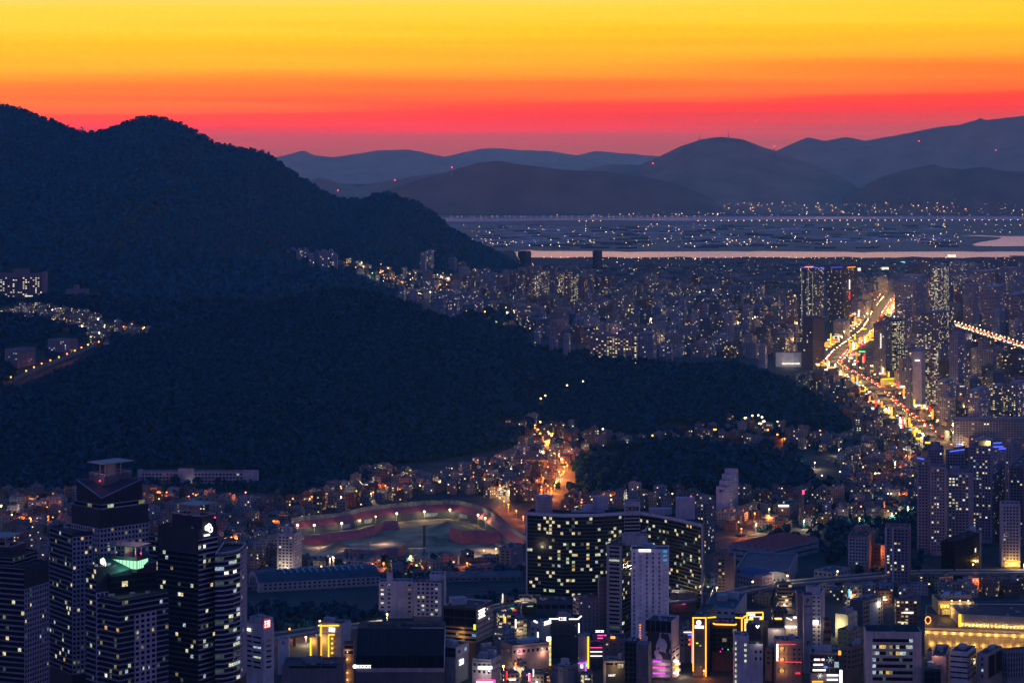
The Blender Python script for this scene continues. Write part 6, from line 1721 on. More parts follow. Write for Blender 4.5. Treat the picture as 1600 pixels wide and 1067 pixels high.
mb.build('fence_post', 'metal', fn, tuple(top_[9]))
RED = (.36, .085, .10, 0)
sweep('red_tarpaulin', [top_, off(top_, 14, zf - 5.5)], 'plain_wall', RED, 'long pinkish red tarpaulin band below the curved fence', 'tarpaulin')
wall_r = off(top_, 14.5, zf - 5.6)
sweep('retaining_wall', [wall_r, off(top_, 15.5, zf - 13)], 'plain_wall', (.075, .08, .10, 0), 'grey terraced retaining wall under the red tarpaulin', 'wall')
ter = off(top_, 15.6, zf - 13.05)
sweep('site_terrace', [ter, off(top_, 26, zf - 13.3), off(top_, 30, .15)], 'soil', (.2, .2, .2, 0), 'bare earth terrace inside the site', None, 'structure')
for i in (3, 5, 8, 11):
    a = wall_r[i] + (wall_r[i + 1] - wall_r[i]) * .2; c_ = a + (wall_r[i + 1] - wall_r[i]).normalized() * 15; mb = MB(); dn_ = Vector((0, -.8, -1.2)); mb.face([a + dn_ - Vector((0, 0, 4)), c_ + dn_ - Vector((0, 0, 4)), c_ + dn_, a + dn_], 0, (.33, .37, .43, 0)); mb.face([a + dn_, c_ + dn_, c_ + dn_ + Vector((0, .3, 0)), a + dn_ + Vector((0, .3, 0))], 0, (.33, .37, .43, 0))
    tag(mb.build('site_banner', 'plain_wall'), '%s pale banner from the left on the retaining wall' % ordinal((3, 5, 8, 11).index(i)), 'banner', 'banners on the retaining wall')
gz = .25
sheet('site_ground', ensure_ccw([(p.x, p.y) for p in off(top_, 27, 0)] + [cp(826, 2320), cp(700, 2330), cp(560, 2340), cp(465, 2385)]), gz, 'soil', 'bare earth floor of the construction site')
def mound(x, y, w_, h_, dep, label, mat='soil', seed=0, name='earth_mound'):
    o_ = hit(x, y); n = 18; U, V = np.meshgrid(np.linspace(-1, 1, n), np.linspace(-1, 1, n), indexing='ij'); W_ = w_ / F * o_.y / 2
    rr = np.sqrt(U ** 2 + V ** 2); Z = np.clip(1 - rr, -.05, 1) ** 1.1 * h_ * (1 + .5 * fbm(U * 2 + seed, V * 2, seed, 3)); Z = np.nan_to_num(Z, nan=-.3)
    o = mesh_np(name, np.stack([o_.x + U * W_, o_.y + V * dep, Z - .1], -1).reshape(-1, 3), grid_faces(n, n), MATS[mat], smooth=True); return tag(o, label, 'mound')
mound(530, 858, 66, 9, 26, 'floodlit earth mound on the left of the site', seed=1); mound(700, 826, 90, 8, 30, 'broad brown earth mound in the site middle', seed=2); mound(672, 845, 70, 6, 25, 'low dark mound before the drilling mast', seed=3); mound(748, 818, 60, 9, 22, 'floodlit earth bank near the right lamps', seed=4)
def drape(pts, z0, z1, back, label):
    """red tarpaulin over a sloping bank; pts are its lower edge in photograph pixels"""
    lo = [sp(x, y, z0) for x, y in pts]; up_ = [Vector((p.x, p.y + back, z1 + .6 * math.sin(i * 1.7))) for i, p in enumerate(lo)]; bk_ = [Vector((p.x, p.y + 9, p.z - .6)) for p in up_]
    root = sweep('red_tarpaulin', [lo, [a + (c_ - a) * .5 + Vector((0, 0, .7)) for a, c_ in zip(lo, up_)], up_], 'plain_wall', (.40, .085, .10, 0), label, 'tarpaulin')
    sweep('earth_bank', [up_, bk_, [Vector((p.x, p.y + 14, .1)) for p in bk_]], 'soil', (.2, .2, .2, 0), 'earth bank behind the ' + ' '.join(label.split()[:5]), 'bank')
drape([(474, 851), (500, 850), (520, 846), (560, 841), (585, 835), (600, 828), (620, 827)], .6, 8, 14, 'folded red tarpaulin rising across the left of the site')
drape([(538, 869), (560, 871), (585, 872), (605, 867), (622, 868), (632, 862)], .5, 6.5, 9, 'short red tarpaulin in the front of the site')
drape([(702, 843), (722, 851), (745, 848), (780, 850), (800, 851), (822, 855)], .6, 12, 12, 'wide dark red tarpaulin on the right bank of the site')
# flood lamps round the site
for i, (x, y) in enumerate(((465, 820), (491, 820), (534, 817), (563, 812), (587, 806), (620, 802), (663, 799), (703, 796), (747, 804), (758, 809))):
    j_ = min(range(len(wall_r)), key=lambda q: abs(wall_r[q].x / wall_r[q].y * F + 800 - x)); yw = wall_r[j_].y - 5; o_ = Vector(((x - 800) / F * yw, yw, 0)); zl_ = zat(y, yw) - .7; k = .55 if i in (3, 4) else 1.0
    r_ = empty('floodlight_mast', (o_.x, o_.y, 0)); tag(r_, '%s flood lamp from the left along the curved site fence' % ordinal(i), 'floodlight', 'flood lamps along the site fence')
    mb = MB(); mb.bar((o_.x, o_.y, 0), (o_.x, o_.y, zl_ - .05), .16); mb.bar((o_.x - .9, o_.y, zl_ - .3), (o_.x + .9, o_.y, zl_ - .3), .12); mb.build('mast', 'metal', r_, (o_.x, o_.y, 0))
    mb = MB(); mb.box((o_.x, o_.y - .35), 1.7 * k, .5, zl_, zl_ + 1.5 * k); mb.build('lamp_head', 'flood', r_, (o_.x, o_.y, 0))
    light((o_.x, o_.y - 2.2, zl_ + .4), (1, .85, .4), 1200 * k, r_, .8)
for x, y in ((600, 850), (760, 860), (545, 864), (500, 856)): light(hit(x, y) + Vector((0, 0, 6)), (1, .7, .4), 1500, None, .6)  # unseen lights added to brighten the red tarpaulins
# drilling mast, yellow crane, trucks
for (x, yb, yt, w_, mt, lab, nm) in ((663, 872, 821, 1.5, (.05, .06, .09, 0), 'tall dark drilling mast standing in the site', 'drilling_rig'), (575, 872, 831, .45, (.25, .27, .32, 0), 'thin pale crane mast left of the drilling rig', 'crane'), (642, 880, 856, .6, (.5, .36, .06, 0), 'yellow crane leg near the bright site gate', 'crane')):
    o_ = hit(x, yb); r_ = empty(nm, (o_.x, o_.y, 0)); tag(r_, lab, 'crane' if nm == 'crane' else 'rig'); H = zat(yt, o_.y)
    mb = MB(); mb.box((o_.x, o_.y), w_ * 1.6, w_ * 1.6, 3, H, 0, 0, mt); [mb.bar((o_.x - w_, o_.y - w_, 3 + k * (H - 3) / 8), (o_.x + w_, o_.y - w_, 3 + (k + 1) * (H - 3) / 8), .15, 0, mt) for k in range(8)]; mb.build('mast', 'plain_wall', r_, (o_.x, o_.y, 0))
    mb = MB(); mb.box((o_.x, o_.y + 2), 4, 7, .3, 3, 0, 0, (.4, .3, .08, 0)); mb.box((o_.x, o_.y + 3.6), 3, 3, 3.0, 4.6, 0, 0, (.3, .3, .32, 0)); mb.build('machine_body', 'plain_wall', r_, (o_.x, o_.y, 0))
    if nm == 'drilling_rig': continue
    mb = MB(); a, c_ = Vector((o_.x - (6 if x < 600 else 3), o_.y, H - .4)), Vector((o_.x + (2 if x < 600 else 14), o_.y, H)); mb.bar(a, c_, .35, 0, mt); mb.build('jib', 'plain_wall', r_, (o_.x, o_.y, 0))
for (x, y, p_) in ((668, 880, 1500), (640, 884, 3500), (700, 876, 1500), (728, 872, 1500), (756, 868, 1200), (560, 866, 1500), (775, 865, 2500)):
    o_ = hit(x, y); r_ = empty('work_lamp', (o_.x, o_.y, 0)); tag(r_, '%s work lamp at the site front edge' % ordinal([668, 640, 700, 728, 756, 560, 775].index(x)), 'lamp', 'work lamps at the site front'); mb = MB(); mb.bar((o_.x, o_.y, 0), (o_.x, o_.y, 5), .1); mb.build('post', 'metal', r_, (o_.x, o_.y, 0)); mb = MB(); mb.ball((o_.x, o_.y, 5.4), .5); mb.build('lamp_head', 'lamp_warm', r_, (o_.x, o_.y, 0)); light((o_.x, o_.y - .8, 5.2), (1, .75, .35), p_, r_)
b, p, z = flats(0, 'white flats tower standing left of the construction site', 433, 459, 471, 834, 2270, 14, (.40, .35, .36), (.36, .33, .38), lit=.14, bw=3.4, pent=1); light((p[0][0] - 10, p[0][1] - 6, 5), (1, .85, .6), 2500); b.done()
b, p, z = flats(0, 'green sided low flats at the right site edge', 780, 799, 816, 856, 2300, 20, (.14, .22, .22), (.14, .16, .22), lit=.08, bw=4); b.done()
# ================================================================ roads, overpasses, far blocks, houses, lamps, cars
def ribbon(name, pts, width, z, mat, label, kind='structure', dz=0.0):
    """road surface along ground points"""
    P = [Vector((p.x, p.y, 0)) for p in pts]; Lp, Rp = [], []
    for i, p in enumerate(P):
        t_ = (P[min(i + 1, len(P) - 1)] - P[max(i - 1, 0)]).normalized(); n_ = Vector((-t_.y, t_.x, 0)) * width / 2
        zz = z if z is not None else float(pts[i].z) + 1.2
        Lp.append(p + n_ + Vector((0, 0, zz))); Rp.append(p - n_ + Vector((0, 0, zz)))
    mb = MB()
    for i in range(len(P) - 1): mb.face([Rp[i], Rp[i + 1], Lp[i + 1], Lp[i]], 0, (.06, .06, .06, 0))
    return tag(mb.build(name, mat), label, None, None, kind), Lp, Rp
def path(px, step=40, z=0.0):
    pts = [sp(x, y, z) if z is not None else hit(x, y) for x, y in px]; out = []
    for a, c_ in zip(pts, pts[1:]):
        n = max(1, int((c_ - a).length / step))
        for i in range(n): out.append(a + (c_ - a) * i / n)
    return out + [pts[-1]]
BOUL = [(1486, 706), (1470, 690), (1445, 670), (1410, 648), (1385, 626), (1366, 605), (1340, 590), (1312, 577), (1300, 566), (1314, 549), (1338, 531), (1358, 515), (1366, 502), (1372, 489), (1382, 474), (1394, 459)]
bl = path(BOUL, 30)
ribbon('boulevard', bl, 46, .5, 'asphalt', 'bright boulevard full of traffic winding through the right side')
ORS = [(770, 790), (790, 806), (806, 820), (826, 836), (850, 858)]
HST = [(828, 672), (838, 690), (852, 706), (868, 724), (874, 744), (862, 762), (850, 782)]
ribbon('street', path(ORS, 20), 14, .45, 'asphalt', 'orange lit street beside the construction site fence'); ribbon('street', path(HST, 20), 12, .45, 'asphalt', 'steep orange lit street climbing to the dark ridge')
ribbon('street', path([(380, 842), (420, 818), (470, 795), (520, 782)], 25), 9, .45, 'asphalt', 'narrow street among the left houses')
ribbon('street', path([(20, 600), (44, 590), (68, 578), (95, 567), (120, 556), (150, 543)], 30, None), 9, None, 'asphalt', 'sloping road lit orange below the hillside village')
hw = path([(20, 600), (44, 590), (68, 578), (95, 567), (120, 556), (150, 543)], 30, None)
sweep('glow_catch_wall', [[Vector((p.x, p.y + 6, p.z - 1)) for p in hw], [Vector((p.x, p.y + 6, p.z + 6)) for p in hw], [Vector((p.x, p.y + 9, p.z + 8)) for p in hw]], 'plain_wall', (.34, .30, .26, 0), 'added pale wall catching orange lamplight below the hillside village', 'wall')  # wall added behind the road to catch the lamps as an orange glow
ribbon('street', path([(1200, 812), (1172, 830), (1150, 838), (1105, 846)], 25), 12, .45, 'asphalt', 'orange lit street left of the factory'); ribbon('street', path([(1150, 838), (1260, 828), (1390, 822), (1440, 800)], 25), 12, .45, 'asphalt', 'tree lined street behind the factory')
for nm_, px_, zc_, wd_, lab in (('overpass', [(395, 1000), (427, 994), (460, 989), (500, 983), (560, 978), (605, 972)], 10, 16, 'elevated road passing behind the neon hotel'), ('overpass', [(1040, 940), (1120, 930), (1180, 918), (1230, 911), (1290, 905), (1340, 901), (1385, 897), (1440, 894), (1520, 893), (1660, 893)], 11, 15, 'long elevated road curving past the right flats'), ('overpass', [(764, 950), (800, 943), (830, 940)], 10, 12, 'short ramp with pale lit edge left of the podium'), ('overpass', [(1392, 492), (1446, 497), (1492, 507), (1530, 519), (1570, 532), (1610, 545)], 14, 26, 'distant elevated motorway with traffic at the far right'), ('overpass', [(1345, 607), (1400, 608), (1466, 606)], 9, 14, 'dark footbridge deck crossing the boulevard')):
    pts = path(px_, 25, float(zc_)); r_ = empty(nm_, tuple(pts[len(pts) // 2])); tag(r_, lab, 'overpass'); lc = tuple(pts[len(pts) // 2]); mb, pier, par = MB(), MB(), MB()
    for i in range(len(pts) - 1):
        a, c_ = pts[i], pts[i + 1]; t_ = (c_ - a).normalized(); n_ = Vector((-t_.y, t_.x, 0)) * wd_ / 2; dn = Vector((0, 0, -1.8))
        mb.face([a - n_, c_ - n_, c_ + n_, a + n_], 0, (.07, .07, .075, 0)); mb.face([a - n_ + dn, c_ - n_ + dn, c_ - n_, a - n_], 0, (.20, .2, .2, 0)); mb.face([a - n_ + dn, a + n_ + dn, c_ + n_ + dn, c_ - n_ + dn], 0, (.2, .2, .2, 0)); mb.face([a + n_, c_ + n_, c_ + n_ + dn, a + n_ + dn], 0, (.2, .2, .2, 0))
        for s_ in (1, -1): par.bar(a + n_ * s_ + Vector((0, 0, .7)), c_ + n_ * s_ + Vector((0, 0, .7)), .55, 0, (.46, .43, .34, 0))
        if i % 2 == 0: pier.box((a.x, a.y), 2.2, 2.2, 0, zc_ - 1.8, 0, 0, (.24, .23, .22, 0))
    mb.build('deck', 'plain_wall', r_, lc); par.build('parapet', 'plain_wall', r_, lc); pier.build('pier', 'plain_wall', r_, lc)

# ---------------------------------------------------------------- named far towers
def block(label, xl, xm, xr, yt, yb, al, col, lit, mat='window_wall', cell=(3.2, 3.0), roofh=3.0, z0=None, cat='apartment', name='apartment_block', group=None, end=None, D=None):
    base = 0.0
    if D is None:
        h_ = hit(xm, yb); D, base = h_.y, h_.z
    p = foot(xl, xm, xr, D, al); c = centre(p); loc = (c[0], c[1], base)
    z = zat(yt, D); mb = MB()
    cl = (*col, lit)
    mb.prism(p, base - 4, z, 0, cl, cell, cap=True, topcol=(.09, .10, .13, 0), topmi=1)
    o = mb.build(name, [mat, 'plain_wall'], None, loc); tag(o, label, cat, group)
    if roofh:
        mb = MB(); pp = inset(p, min(3.0, .2 * math.dist(p[0], p[3]), .2 * math.dist(p[0], p[1]))); mb.prism(pp, z + .02, z + roofh, 0, (*(v * .9 for v in col), 0)); mb.build('roof_house', 'plain_wall', o, loc)
    return o, p, z
def addline(o, mat, pts, r, name='neon_tube'):
    mb = MB(); [mb.bar(a, c_, r) for a, c_ in zip(pts, pts[1:])]; return mb.build(name, mat, o, tuple(o.location))
def face_pt(P, Q, x, y, out=.8): return Bld.on(None, P, Q, x, y, out)
o, p, z = block('left of two dark high towers over the boulevard, blue roof rim', 1250, 1272, 1288, 418, 535, 40, (.10, .11, .17), .20, roofh=4)
addline(o, 'neon_blue', [face_pt(p[3], p[0], 1251, 418), face_pt(p[3], p[0], 1272, 417.5), face_pt(p[0], p[1], 1287, 420)], .45); addline(o, 'neon_orange', [face_pt(p[3], p[0], 1258, 417), face_pt(p[3], p[0], 1271, 416.8)], .6)
for x in (1253, 1263, 1270): addline(o, 'lit_pale', [face_pt(p[3], p[0], x, 505, .6), face_pt(p[3], p[0], x, 424, .6)], .16, 'light_strip')
o, p, z = block('right of two dark high towers, red and white display strip', 1293, 1318, 1340, 417, 506, 42, (.13, .09, .11), .07, roofh=4)
addline(o, 'neon_orange', [face_pt(p[0], p[1], 1324, 418), face_pt(p[0], p[1], 1336, 417)], .6); addline(o, 'neon_white', [face_pt(p[0], p[1], 1327, 452), face_pt(p[0], p[1], 1327, 437)], .9, 'display'); addline(o, 'neon_red', [face_pt(p[0], p[1], 1327, 468), face_pt(p[0], p[1], 1327, 455)], 1.0, 'display')
addline(o, 'neon_blue', [face_pt(p[3], p[0], 1298, 418), face_pt(p[3], p[0], 1317, 417.5)], .4)
block('bare brown tower standing before the left high tower', 1253, 1270, 1288, 498, 577, 40, (.13, .10, .12), .02, roofh=3)
o, p, z = block('grey twin flats with a lit white strip beside the boulevard', 1365, 1384, 1394, 506, 593, 30, (.20, .18, .22), .05); addline(o, 'lit_white', [face_pt(p[3], p[0], 1376.5, 544, .8), face_pt(p[3], p[0], 1376.5, 521, .8)], 1.0, 'light_strip')
block('dark flats with three lit window columns beside the boulevard', 1386, 1400, 1414, 503, 592, 35, (.12, .12, .17), .34, 'balcony_wall')
o, p, z = block('blank pale tower with a white sign near its top', 1419, 1440, 1447, 549, 640, 20, (.38, .35, .42), .0, 'plain_wall'); addline(o, 'neon_white', [face_pt(p[3], p[0], 1430, 563, .8), face_pt(p[3], p[0], 1437, 563, .8)], .7, 'sign')
for i, a in enumerate(((1446, 1462, 1466, 541, 640, .34), (1440, 1466, 1490, 490, 585, .16), (1462, 1480, 1492, 598, 662, .14), (1483, 1497, 1508, 522, 625, .08), (1490, 1508, 1515, 548, 606, .06), (1453, 1470, 1482, 418, 512, .36), (1398, 1430, 1452, 440, 508, .03), (1505, 1522, 1530, 446, 515, .03), (1534, 1556, 1572, 450, 522, .02), (1570, 1590, 1610, 462, 530, .05), (1512, 1530, 1546, 612, 668, .10), (1548, 1564, 1574, 604, 660, .18), (1574, 1590, 1606, 600, 660, .16), (1415, 1424, 1432, 545, 640, .05), (1468, 1484, 1492, 620, 668, .12), (1400, 1416, 1424, 470, 560, .08), (1430, 1448, 1455, 505, 570, .14), (1330, 1340, 1350, 470, 508, .04), (1352, 1360, 1368, 560, 590, .10), (1302, 1318, 1328, 502, 532, .03), (1342, 1350, 1360, 470, 500, .10), (1410, 1440, 1450, 432, 492, .03), (1455, 1478, 1490, 436, 500, .05), (1520, 1545, 1562, 425, 470, .03), (1560, 1584, 1600, 420, 470, .05), (1484, 1500, 1512, 410, 455, .14), (1536, 1560, 1568, 408, 440, .05), (1575, 1592, 1604, 402, 440, .04))):
    block('%s flats block from the left among the towers right of the boulevard' % ordinal(i), a[0], a[1], a[2], a[3], a[4], rnd.choice((25, 35, 50)), rnd.choice(((.32, .29, .35), (.26, .25, .31), (.38, .32, .37), (.28, .24, .27))), a[5], rnd.choice(('window_wall', 'balcony_wall')), group='flats right of the boulevard')
k_ = 0
for (xl, yt, yb, w_) in ((796, 424, 482, 13), (808, 431, 490, 12), (818, 422, 478, 14), (832, 428, 488, 13), (846, 424, 486, 12), (857, 420, 474, 14), (870, 426, 480, 12), (881, 422, 476, 13), (893, 430, 486, 12), (903, 434, 490, 14), (916, 424, 470, 13)):
    block('%s brown tower block from the left in the cluster beyond the ridge' % ordinal(k_), xl, xl + w_ * .68, xl + w_, yt, yb, 28, rnd.choice(((.25, .18, .17), (.22, .16, .16), (.28, .22, .22))), rnd.choice((.04, .10, .3, .34)), group='brown tower cluster beyond the ridge'); k_ += 1
k_ = 0
for (xl, yt, yb, w_) in ((622, 448, 470, 12), (640, 455, 484, 14), (662, 440, 468, 12), (680, 462, 498, 16), (700, 466, 500, 18), (722, 458, 492, 14), (740, 468, 498, 16), (765, 440, 480, 9), (776, 448, 486, 10), (1062, 470, 520, 10), (1080, 488, 540, 12), (1098, 476, 520, 9), (1132, 492, 545, 16), (1160, 486, 540, 14), (1185, 540, 578, 14), (858, 530, 556, 14), (880, 524, 560, 12), (835, 515, 548, 10), (1040, 540, 566, 12), (656, 395, 432, 11), (664, 392, 424, 14), (700, 404, 428, 14)):
    block('%s pale flats block from the left between mountain and boulevard' % ordinal(k_), xl, xl + w_ * .74, xl + w_, yt, yb, 24, rnd.choice(((.30, .29, .35), (.34, .32, .37), (.27, .26, .33))), rnd.choice((.02, .06, .12)), group='pale flats between mountain and boulevard'); k_ += 1
p = None
block('long grey slab of flats with an even window grid at the right', 1490, 1640, 1660, 658, 702, 5, (.20, .20, .26), .03, 'window_wall', (4.0, 3.2))
block('left long slab of flats beyond the ridge, many lit windows', 922, 995, 1000, 526, 568, 5, (.20, .19, .24), .34, 'window_wall', (4.5, 3.2)); block('grey flats right of the long slab beyond the ridge', 998, 1020, 1026, 522, 566, 14, (.26, .25, .31), .05)
o, p, z = block('low white hall with lit bays beside the high towers', 1212, 1252, 1256, 551, 574, 6, (.50, .47, .48), .0, 'plain_wall', name='hall', cat='hall', roofh=0); light(Vector(face_pt(p[3], p[0], 1232, 562, 25)), (1, .95, .85), 2500, None, 4); addline(o, 'lit_white', [face_pt(p[3], p[0], 1222, 568, 1), face_pt(p[3], p[0], 1250, 568, 1)], 1.2, 'lit_panel')
block('dark lone tower at the left river bank', 809, 820, 830, 394, 418, 30, (.05, .05, .07), .02, cat='office', name='office_building'); block('dark stepped tower standing against the bright river', 926, 934, 941, 393, 424, 30, (.06, .06, .08), .0, cat='office', name='office_building')
o, p, z = block('yellow lit low hall on the boulevard bridge', 1376, 1398, 1403, 592, 606, 10, (.5, .36, .10), 0, 'plain_wall', name='hall', cat='hall', roofh=0); addline(o, 'neon_yellow', [face_pt(p[3], p[0], 1378, 592, 1), face_pt(p[3], p[0], 1401, 591.5, 1)], .9); addline(o, 'lit_gold', [face_pt(p[3], p[0], 1379, 598, 1), face_pt(p[3], p[0], 1398, 598, 1)], 3.0, 'lit_panel')
for i, (x, y, w_, mt) in enumerate(((1487, 400, 13, 'lit_white'), (1407, 411, 14, 'neon_cyan'), (1383, 420, 11, 'lit_white'), (1342, 421, 6, 'lit_white'), (1428, 431, 9, 'neon_orange'), (1369, 316, 6, 'lit_white'))):
    D = CZ * F / (y + 3 - HZ); p_ = Vector(((x - 800) / F * D, D, 0)); zc_ = zat(y, D); r_ = empty('billboard', tuple(p_)); tag(r_, ('largest bright billboard at the river edge', 'blue rimmed billboard between river and boulevard', 'bright billboard above the far boulevard', 'small lit board at the right high tower edge', 'orange lit roof board among far flats', 'stacked bright board below the far mountains')[i], 'billboard')
    mb = MB(); mb.box((p_.x, D), w_ / F * D, 2, zc_ - 5, zc_ + 5); mb.build('lit_face', mt, r_, tuple(p_)); mb = MB(); mb.box((p_.x, D + 1.5), 2, 2, 0, zc_ - 5.05, 0, 0, (.2, .2, .2, 0)); mb.build('post', 'plain_wall', r_, tuple(p_))

# ---------------------------------------------------------------- carpets of lesser buildings
bpy.context.view_layer.update()
DG = bpy.context.evaluated_depsgraph_get()
EYE = Vector((0, 0, CZ))
def seen(p, tol=6.0):
    v = Vector(p) - EYE; L = v.length; v.normalize()
    ok_, loc, *_ = S.ray_cast(DG, EYE, v, distance=L - tol)
    return not ok_
def inpoly(x, y, P):
    c = False; j = len(P) - 1
    for i in range(len(P)):
        if (P[i][1] > y) != (P[j][1] > y) and x < (P[j][0] - P[i][0]) * (y - P[i][1]) / (P[j][1] - P[i][1]) + P[i][0]: c = not c
        j = i
    return c
ROADPX = [(BOUL, 5.5), (ORS, 5.5), (HST, 4)]
def near_road(x, y):
    for P, w_ in ROADPX:
        for (a, c_) in zip(P, P[1:]):
            L2 = (c_[0] - a[0]) ** 2 + (c_[1] - a[1]) ** 2; t_ = max(0, min(1, ((x - a[0]) * (c_[0] - a[0]) + (y - a[1]) * (c_[1] - a[1])) / L2))
            if math.hypot(x - a[0] - t_ * (c_[0] - a[0]), (y - a[1] - t_ * (c_[1] - a[1])) * 1.6) < w_: return True
    return False
SITE = [(455, 826), (560, 800), (700, 778), (760, 786), (835, 850), (830, 876), (560, 878), (480, 862)]
USED = []
for o in list(COL.objects):
    if o.parent is None and o.type in ('EMPTY', 'MESH') and o.get('category') and o.get('kind') is None and o.get('category') in ('apartment', 'office', 'tower', 'building', 'hotel', 'store', 'hall', 'factory', 'depot', 'school', 'hospital', 'shed', 'sign'):
        ms = [c for c in o.children if c.type == 'MESH'] or [o]
        xs, ys = [], []
        for c in ms + ([o] if o.type == 'MESH' else []):
            for q in c.bound_box:
                v = c.matrix_world @ Vector(q); xs.append(v.x); ys.append(v.y)
        USED.append((min(xs), max(xs), min(ys), max(ys)))
GRIDU = {}
def free(X, Y, r):
    for a in USED:
        if a[0] - r < X < a[1] + r and a[2] - r < Y < a[3] + r: return False
    k = 30
    for i in (-1, 0, 1):
        for j in (-1, 0, 1):
            for (x, y, rr) in GRIDU.get((int(X // k) + i, int(Y // k) + j), ()):
                if max(abs(x - X), abs(y - Y)) < (r + rr) * .92: return False
    GRIDU.setdefault((int(X // k), int(Y // k)), []).append((X, Y, r)); return True
PAINT = [('grey', (.22, .22, .25)), ('pale', (.36, .34, .36)), ('beige', (.34, .28, .22)), ('brick', (.26, .13, .10)), ('pinkish', (.34, .24, .23)), ('bluish', (.18, .22, .28)), ('cream', (.40, .35, .27)), ('brown', (.20, .15, .12))]
ROOFS = [('grey', (.12, .13, .15)), ('green', (.06, .14, .11)), ('dark', (.06, .07, .09)), ('blue', (.06, .12, .20)), ('red', (.22, .07, .05)), ('pale', (.26, .26, .28))]
# region: polygon in pixels, tries, footprint range, height range, lit share, where
REG = [
    ('house', [(-10, 776), (120, 770), (230, 772), (440, 790), (470, 812), (440, 905), (380, 910), (-10, 905)], 1500, (8, 15), (6, 13), .07, 'left of the construction site'),
    ('house', [(470, 812), (440, 792), (520, 768), (600, 752), (700, 758), (830, 735), (850, 780), (760, 776), (690, 772), (560, 792)], 900, (8, 15), (6, 14), .10, 'above the construction site fence'),
    ('house', [(560, 735), (600, 732), (640, 740), (672, 752), (640, 758), (575, 748)], 120, (7, 11), (4, 7), .25, 'lit at the wood edge above the site'),
    ('house', [(690, 764), (700, 750), (760, 735), (830, 702), (838, 736), (850, 785), (770, 780)], 500, (9, 16), (8, 18), .16, 'left of the steep orange street'),
    ('house', [(440, 880), (560, 880), (700, 880), (826, 868), (826, 885), (700, 902), (560, 910), (430, 912)], 420, (8, 16), (5, 10), .07, 'in front of the construction site'),
    ('house', [(786, 664), (830, 656), (900, 676), (1000, 686), (1060, 680), (1150, 664), (1240, 676), (1340, 684), (1300, 708), (1230, 700), (1130, 690), (1000, 688), (930, 702), (880, 730), (850, 765), (838, 700)], 900, (8, 14), (5, 12), .15, 'between the long ridge and the knoll'),
    ('house', [(1100, 780), (1320, 765), (1310, 720), (1360, 690), (1440, 720), (1436, 800), (1380, 818), (1250, 822), (1140, 830), (1100, 810)], 1000, (8, 16), (6, 13), .12, 'right of the knoll'),
    ('house', [(880, 780), (1100, 778), (1110, 792), (880, 800)], 250, (8, 15), (6, 12), .12, 'behind the bent glass slab'),
    ('house', [(1220, 600), (1330, 660), (1345, 690), (1440, 715), (1485, 712), (1440, 680), (1370, 625), (1320, 592)], 700, (9, 18), (7, 20), .15, 'between ridge end and boulevard'),
    ('house', [(1490, 702), (1480, 690), (1440, 655), (1460, 640), (1600, 640), (1610, 720), (1500, 720)], 300, (9, 18), (7, 18), .14, 'right of the lower boulevard'),
    ('village', [(-6, 486), (60, 478), (130, 490), (180, 505), (240, 518), (215, 530), (150, 548), (128, 528), (60, 506), (-6, 500)], 700, (7, 12), (4, 8), .30, 'on the dark hillside at the left'),
    ('village', [(520, 412), (560, 416), (620, 428), (660, 428), (720, 440), (760, 470), (700, 480), (640, 462), (580, 440)], 800, (10, 20), (6, 16), .16, 'at the foot of the left mountain'),
    ('block', [(640, 440), (700, 430), (790, 440), (930, 450), (1100, 460), (1240, 470), (1240, 560), (1150, 560), (1030, 558), (900, 536), (780, 515), (700, 485)], 2600, (14, 34), (12, 38), .055, 'beyond the long ridge'),
    ('block', [(1340, 450), (1380, 440), (1620, 420), (1620, 660), (1500, 650), (1440, 640), (1380, 590)], 1100, (14, 30), (10, 45), .06, 'in the right hand district'),
    ('far', [(760, 425), (900, 415), (1240, 412), (1640, 410), (1640, 450), (1240, 475), (760, 462)], 1800, (16, 60), (4, 8), .03, 'near the river'),
    ('shop', [(738, 960), (830, 955), (1060, 965), (1240, 945), (1440, 930), (1440, 985), (1250, 1010), (1060, 1030), (900, 1045), (740, 1060)], 650, (10, 20), (8, 22), .18, 'in the neon shopping district'),
    ('shop', [(736, 1000), (1620, 1000), (1620, 1074), (736, 1074)], 2200, (7, 13), (5, 11), .2, 'in the nearest neon streets'),
    ('house', [(1120, 925), (1240, 918), (1400, 905), (1620, 900), (1620, 935), (1440, 930), (1250, 945), (1130, 955)], 600, (9, 17), (5, 10), .15, 'under the elevated road')]
BPX = [(800 + p.x / p.y * F, HZ + (CZ - z_) / p.y * F) for P_, z_ in ((bl[::2], 0), (path([(1392, 492), (1446, 497), (1492, 507), (1530, 519), (1570, 532), (1610, 545)], 60, 14.0), 10)) for p in P_]
KEEP = [(537, 975, 735, 1075), (440, 1015, 540, 1075), (693, 925, 772, 1050), (822, 955, 1010, 1048), (995, 960, 1062, 1075), (1080, 955, 1200, 1060), (1210, 995, 1320, 1075), (1350, 975, 1450, 1075), (1440, 925, 1620, 1012), (1455, 1010, 1620, 1075),
        (380, 950, 455, 1075), (590, 895, 700, 975), (945, 840, 1050, 972), (823, 790, 1100, 925), (484, 970, 550, 1030), (1245, 915, 1290, 1015), (1300, 945, 1380, 985), (1380, 810, 1440, 915), (1465, 835, 1535, 908), (1115, 860, 1152, 940), (1138, 838, 1326, 880), (736, 1025, 785, 1075)]
CAND = {'house': [], 'block': [], 'shop': [], 'village': [], 'far': []}
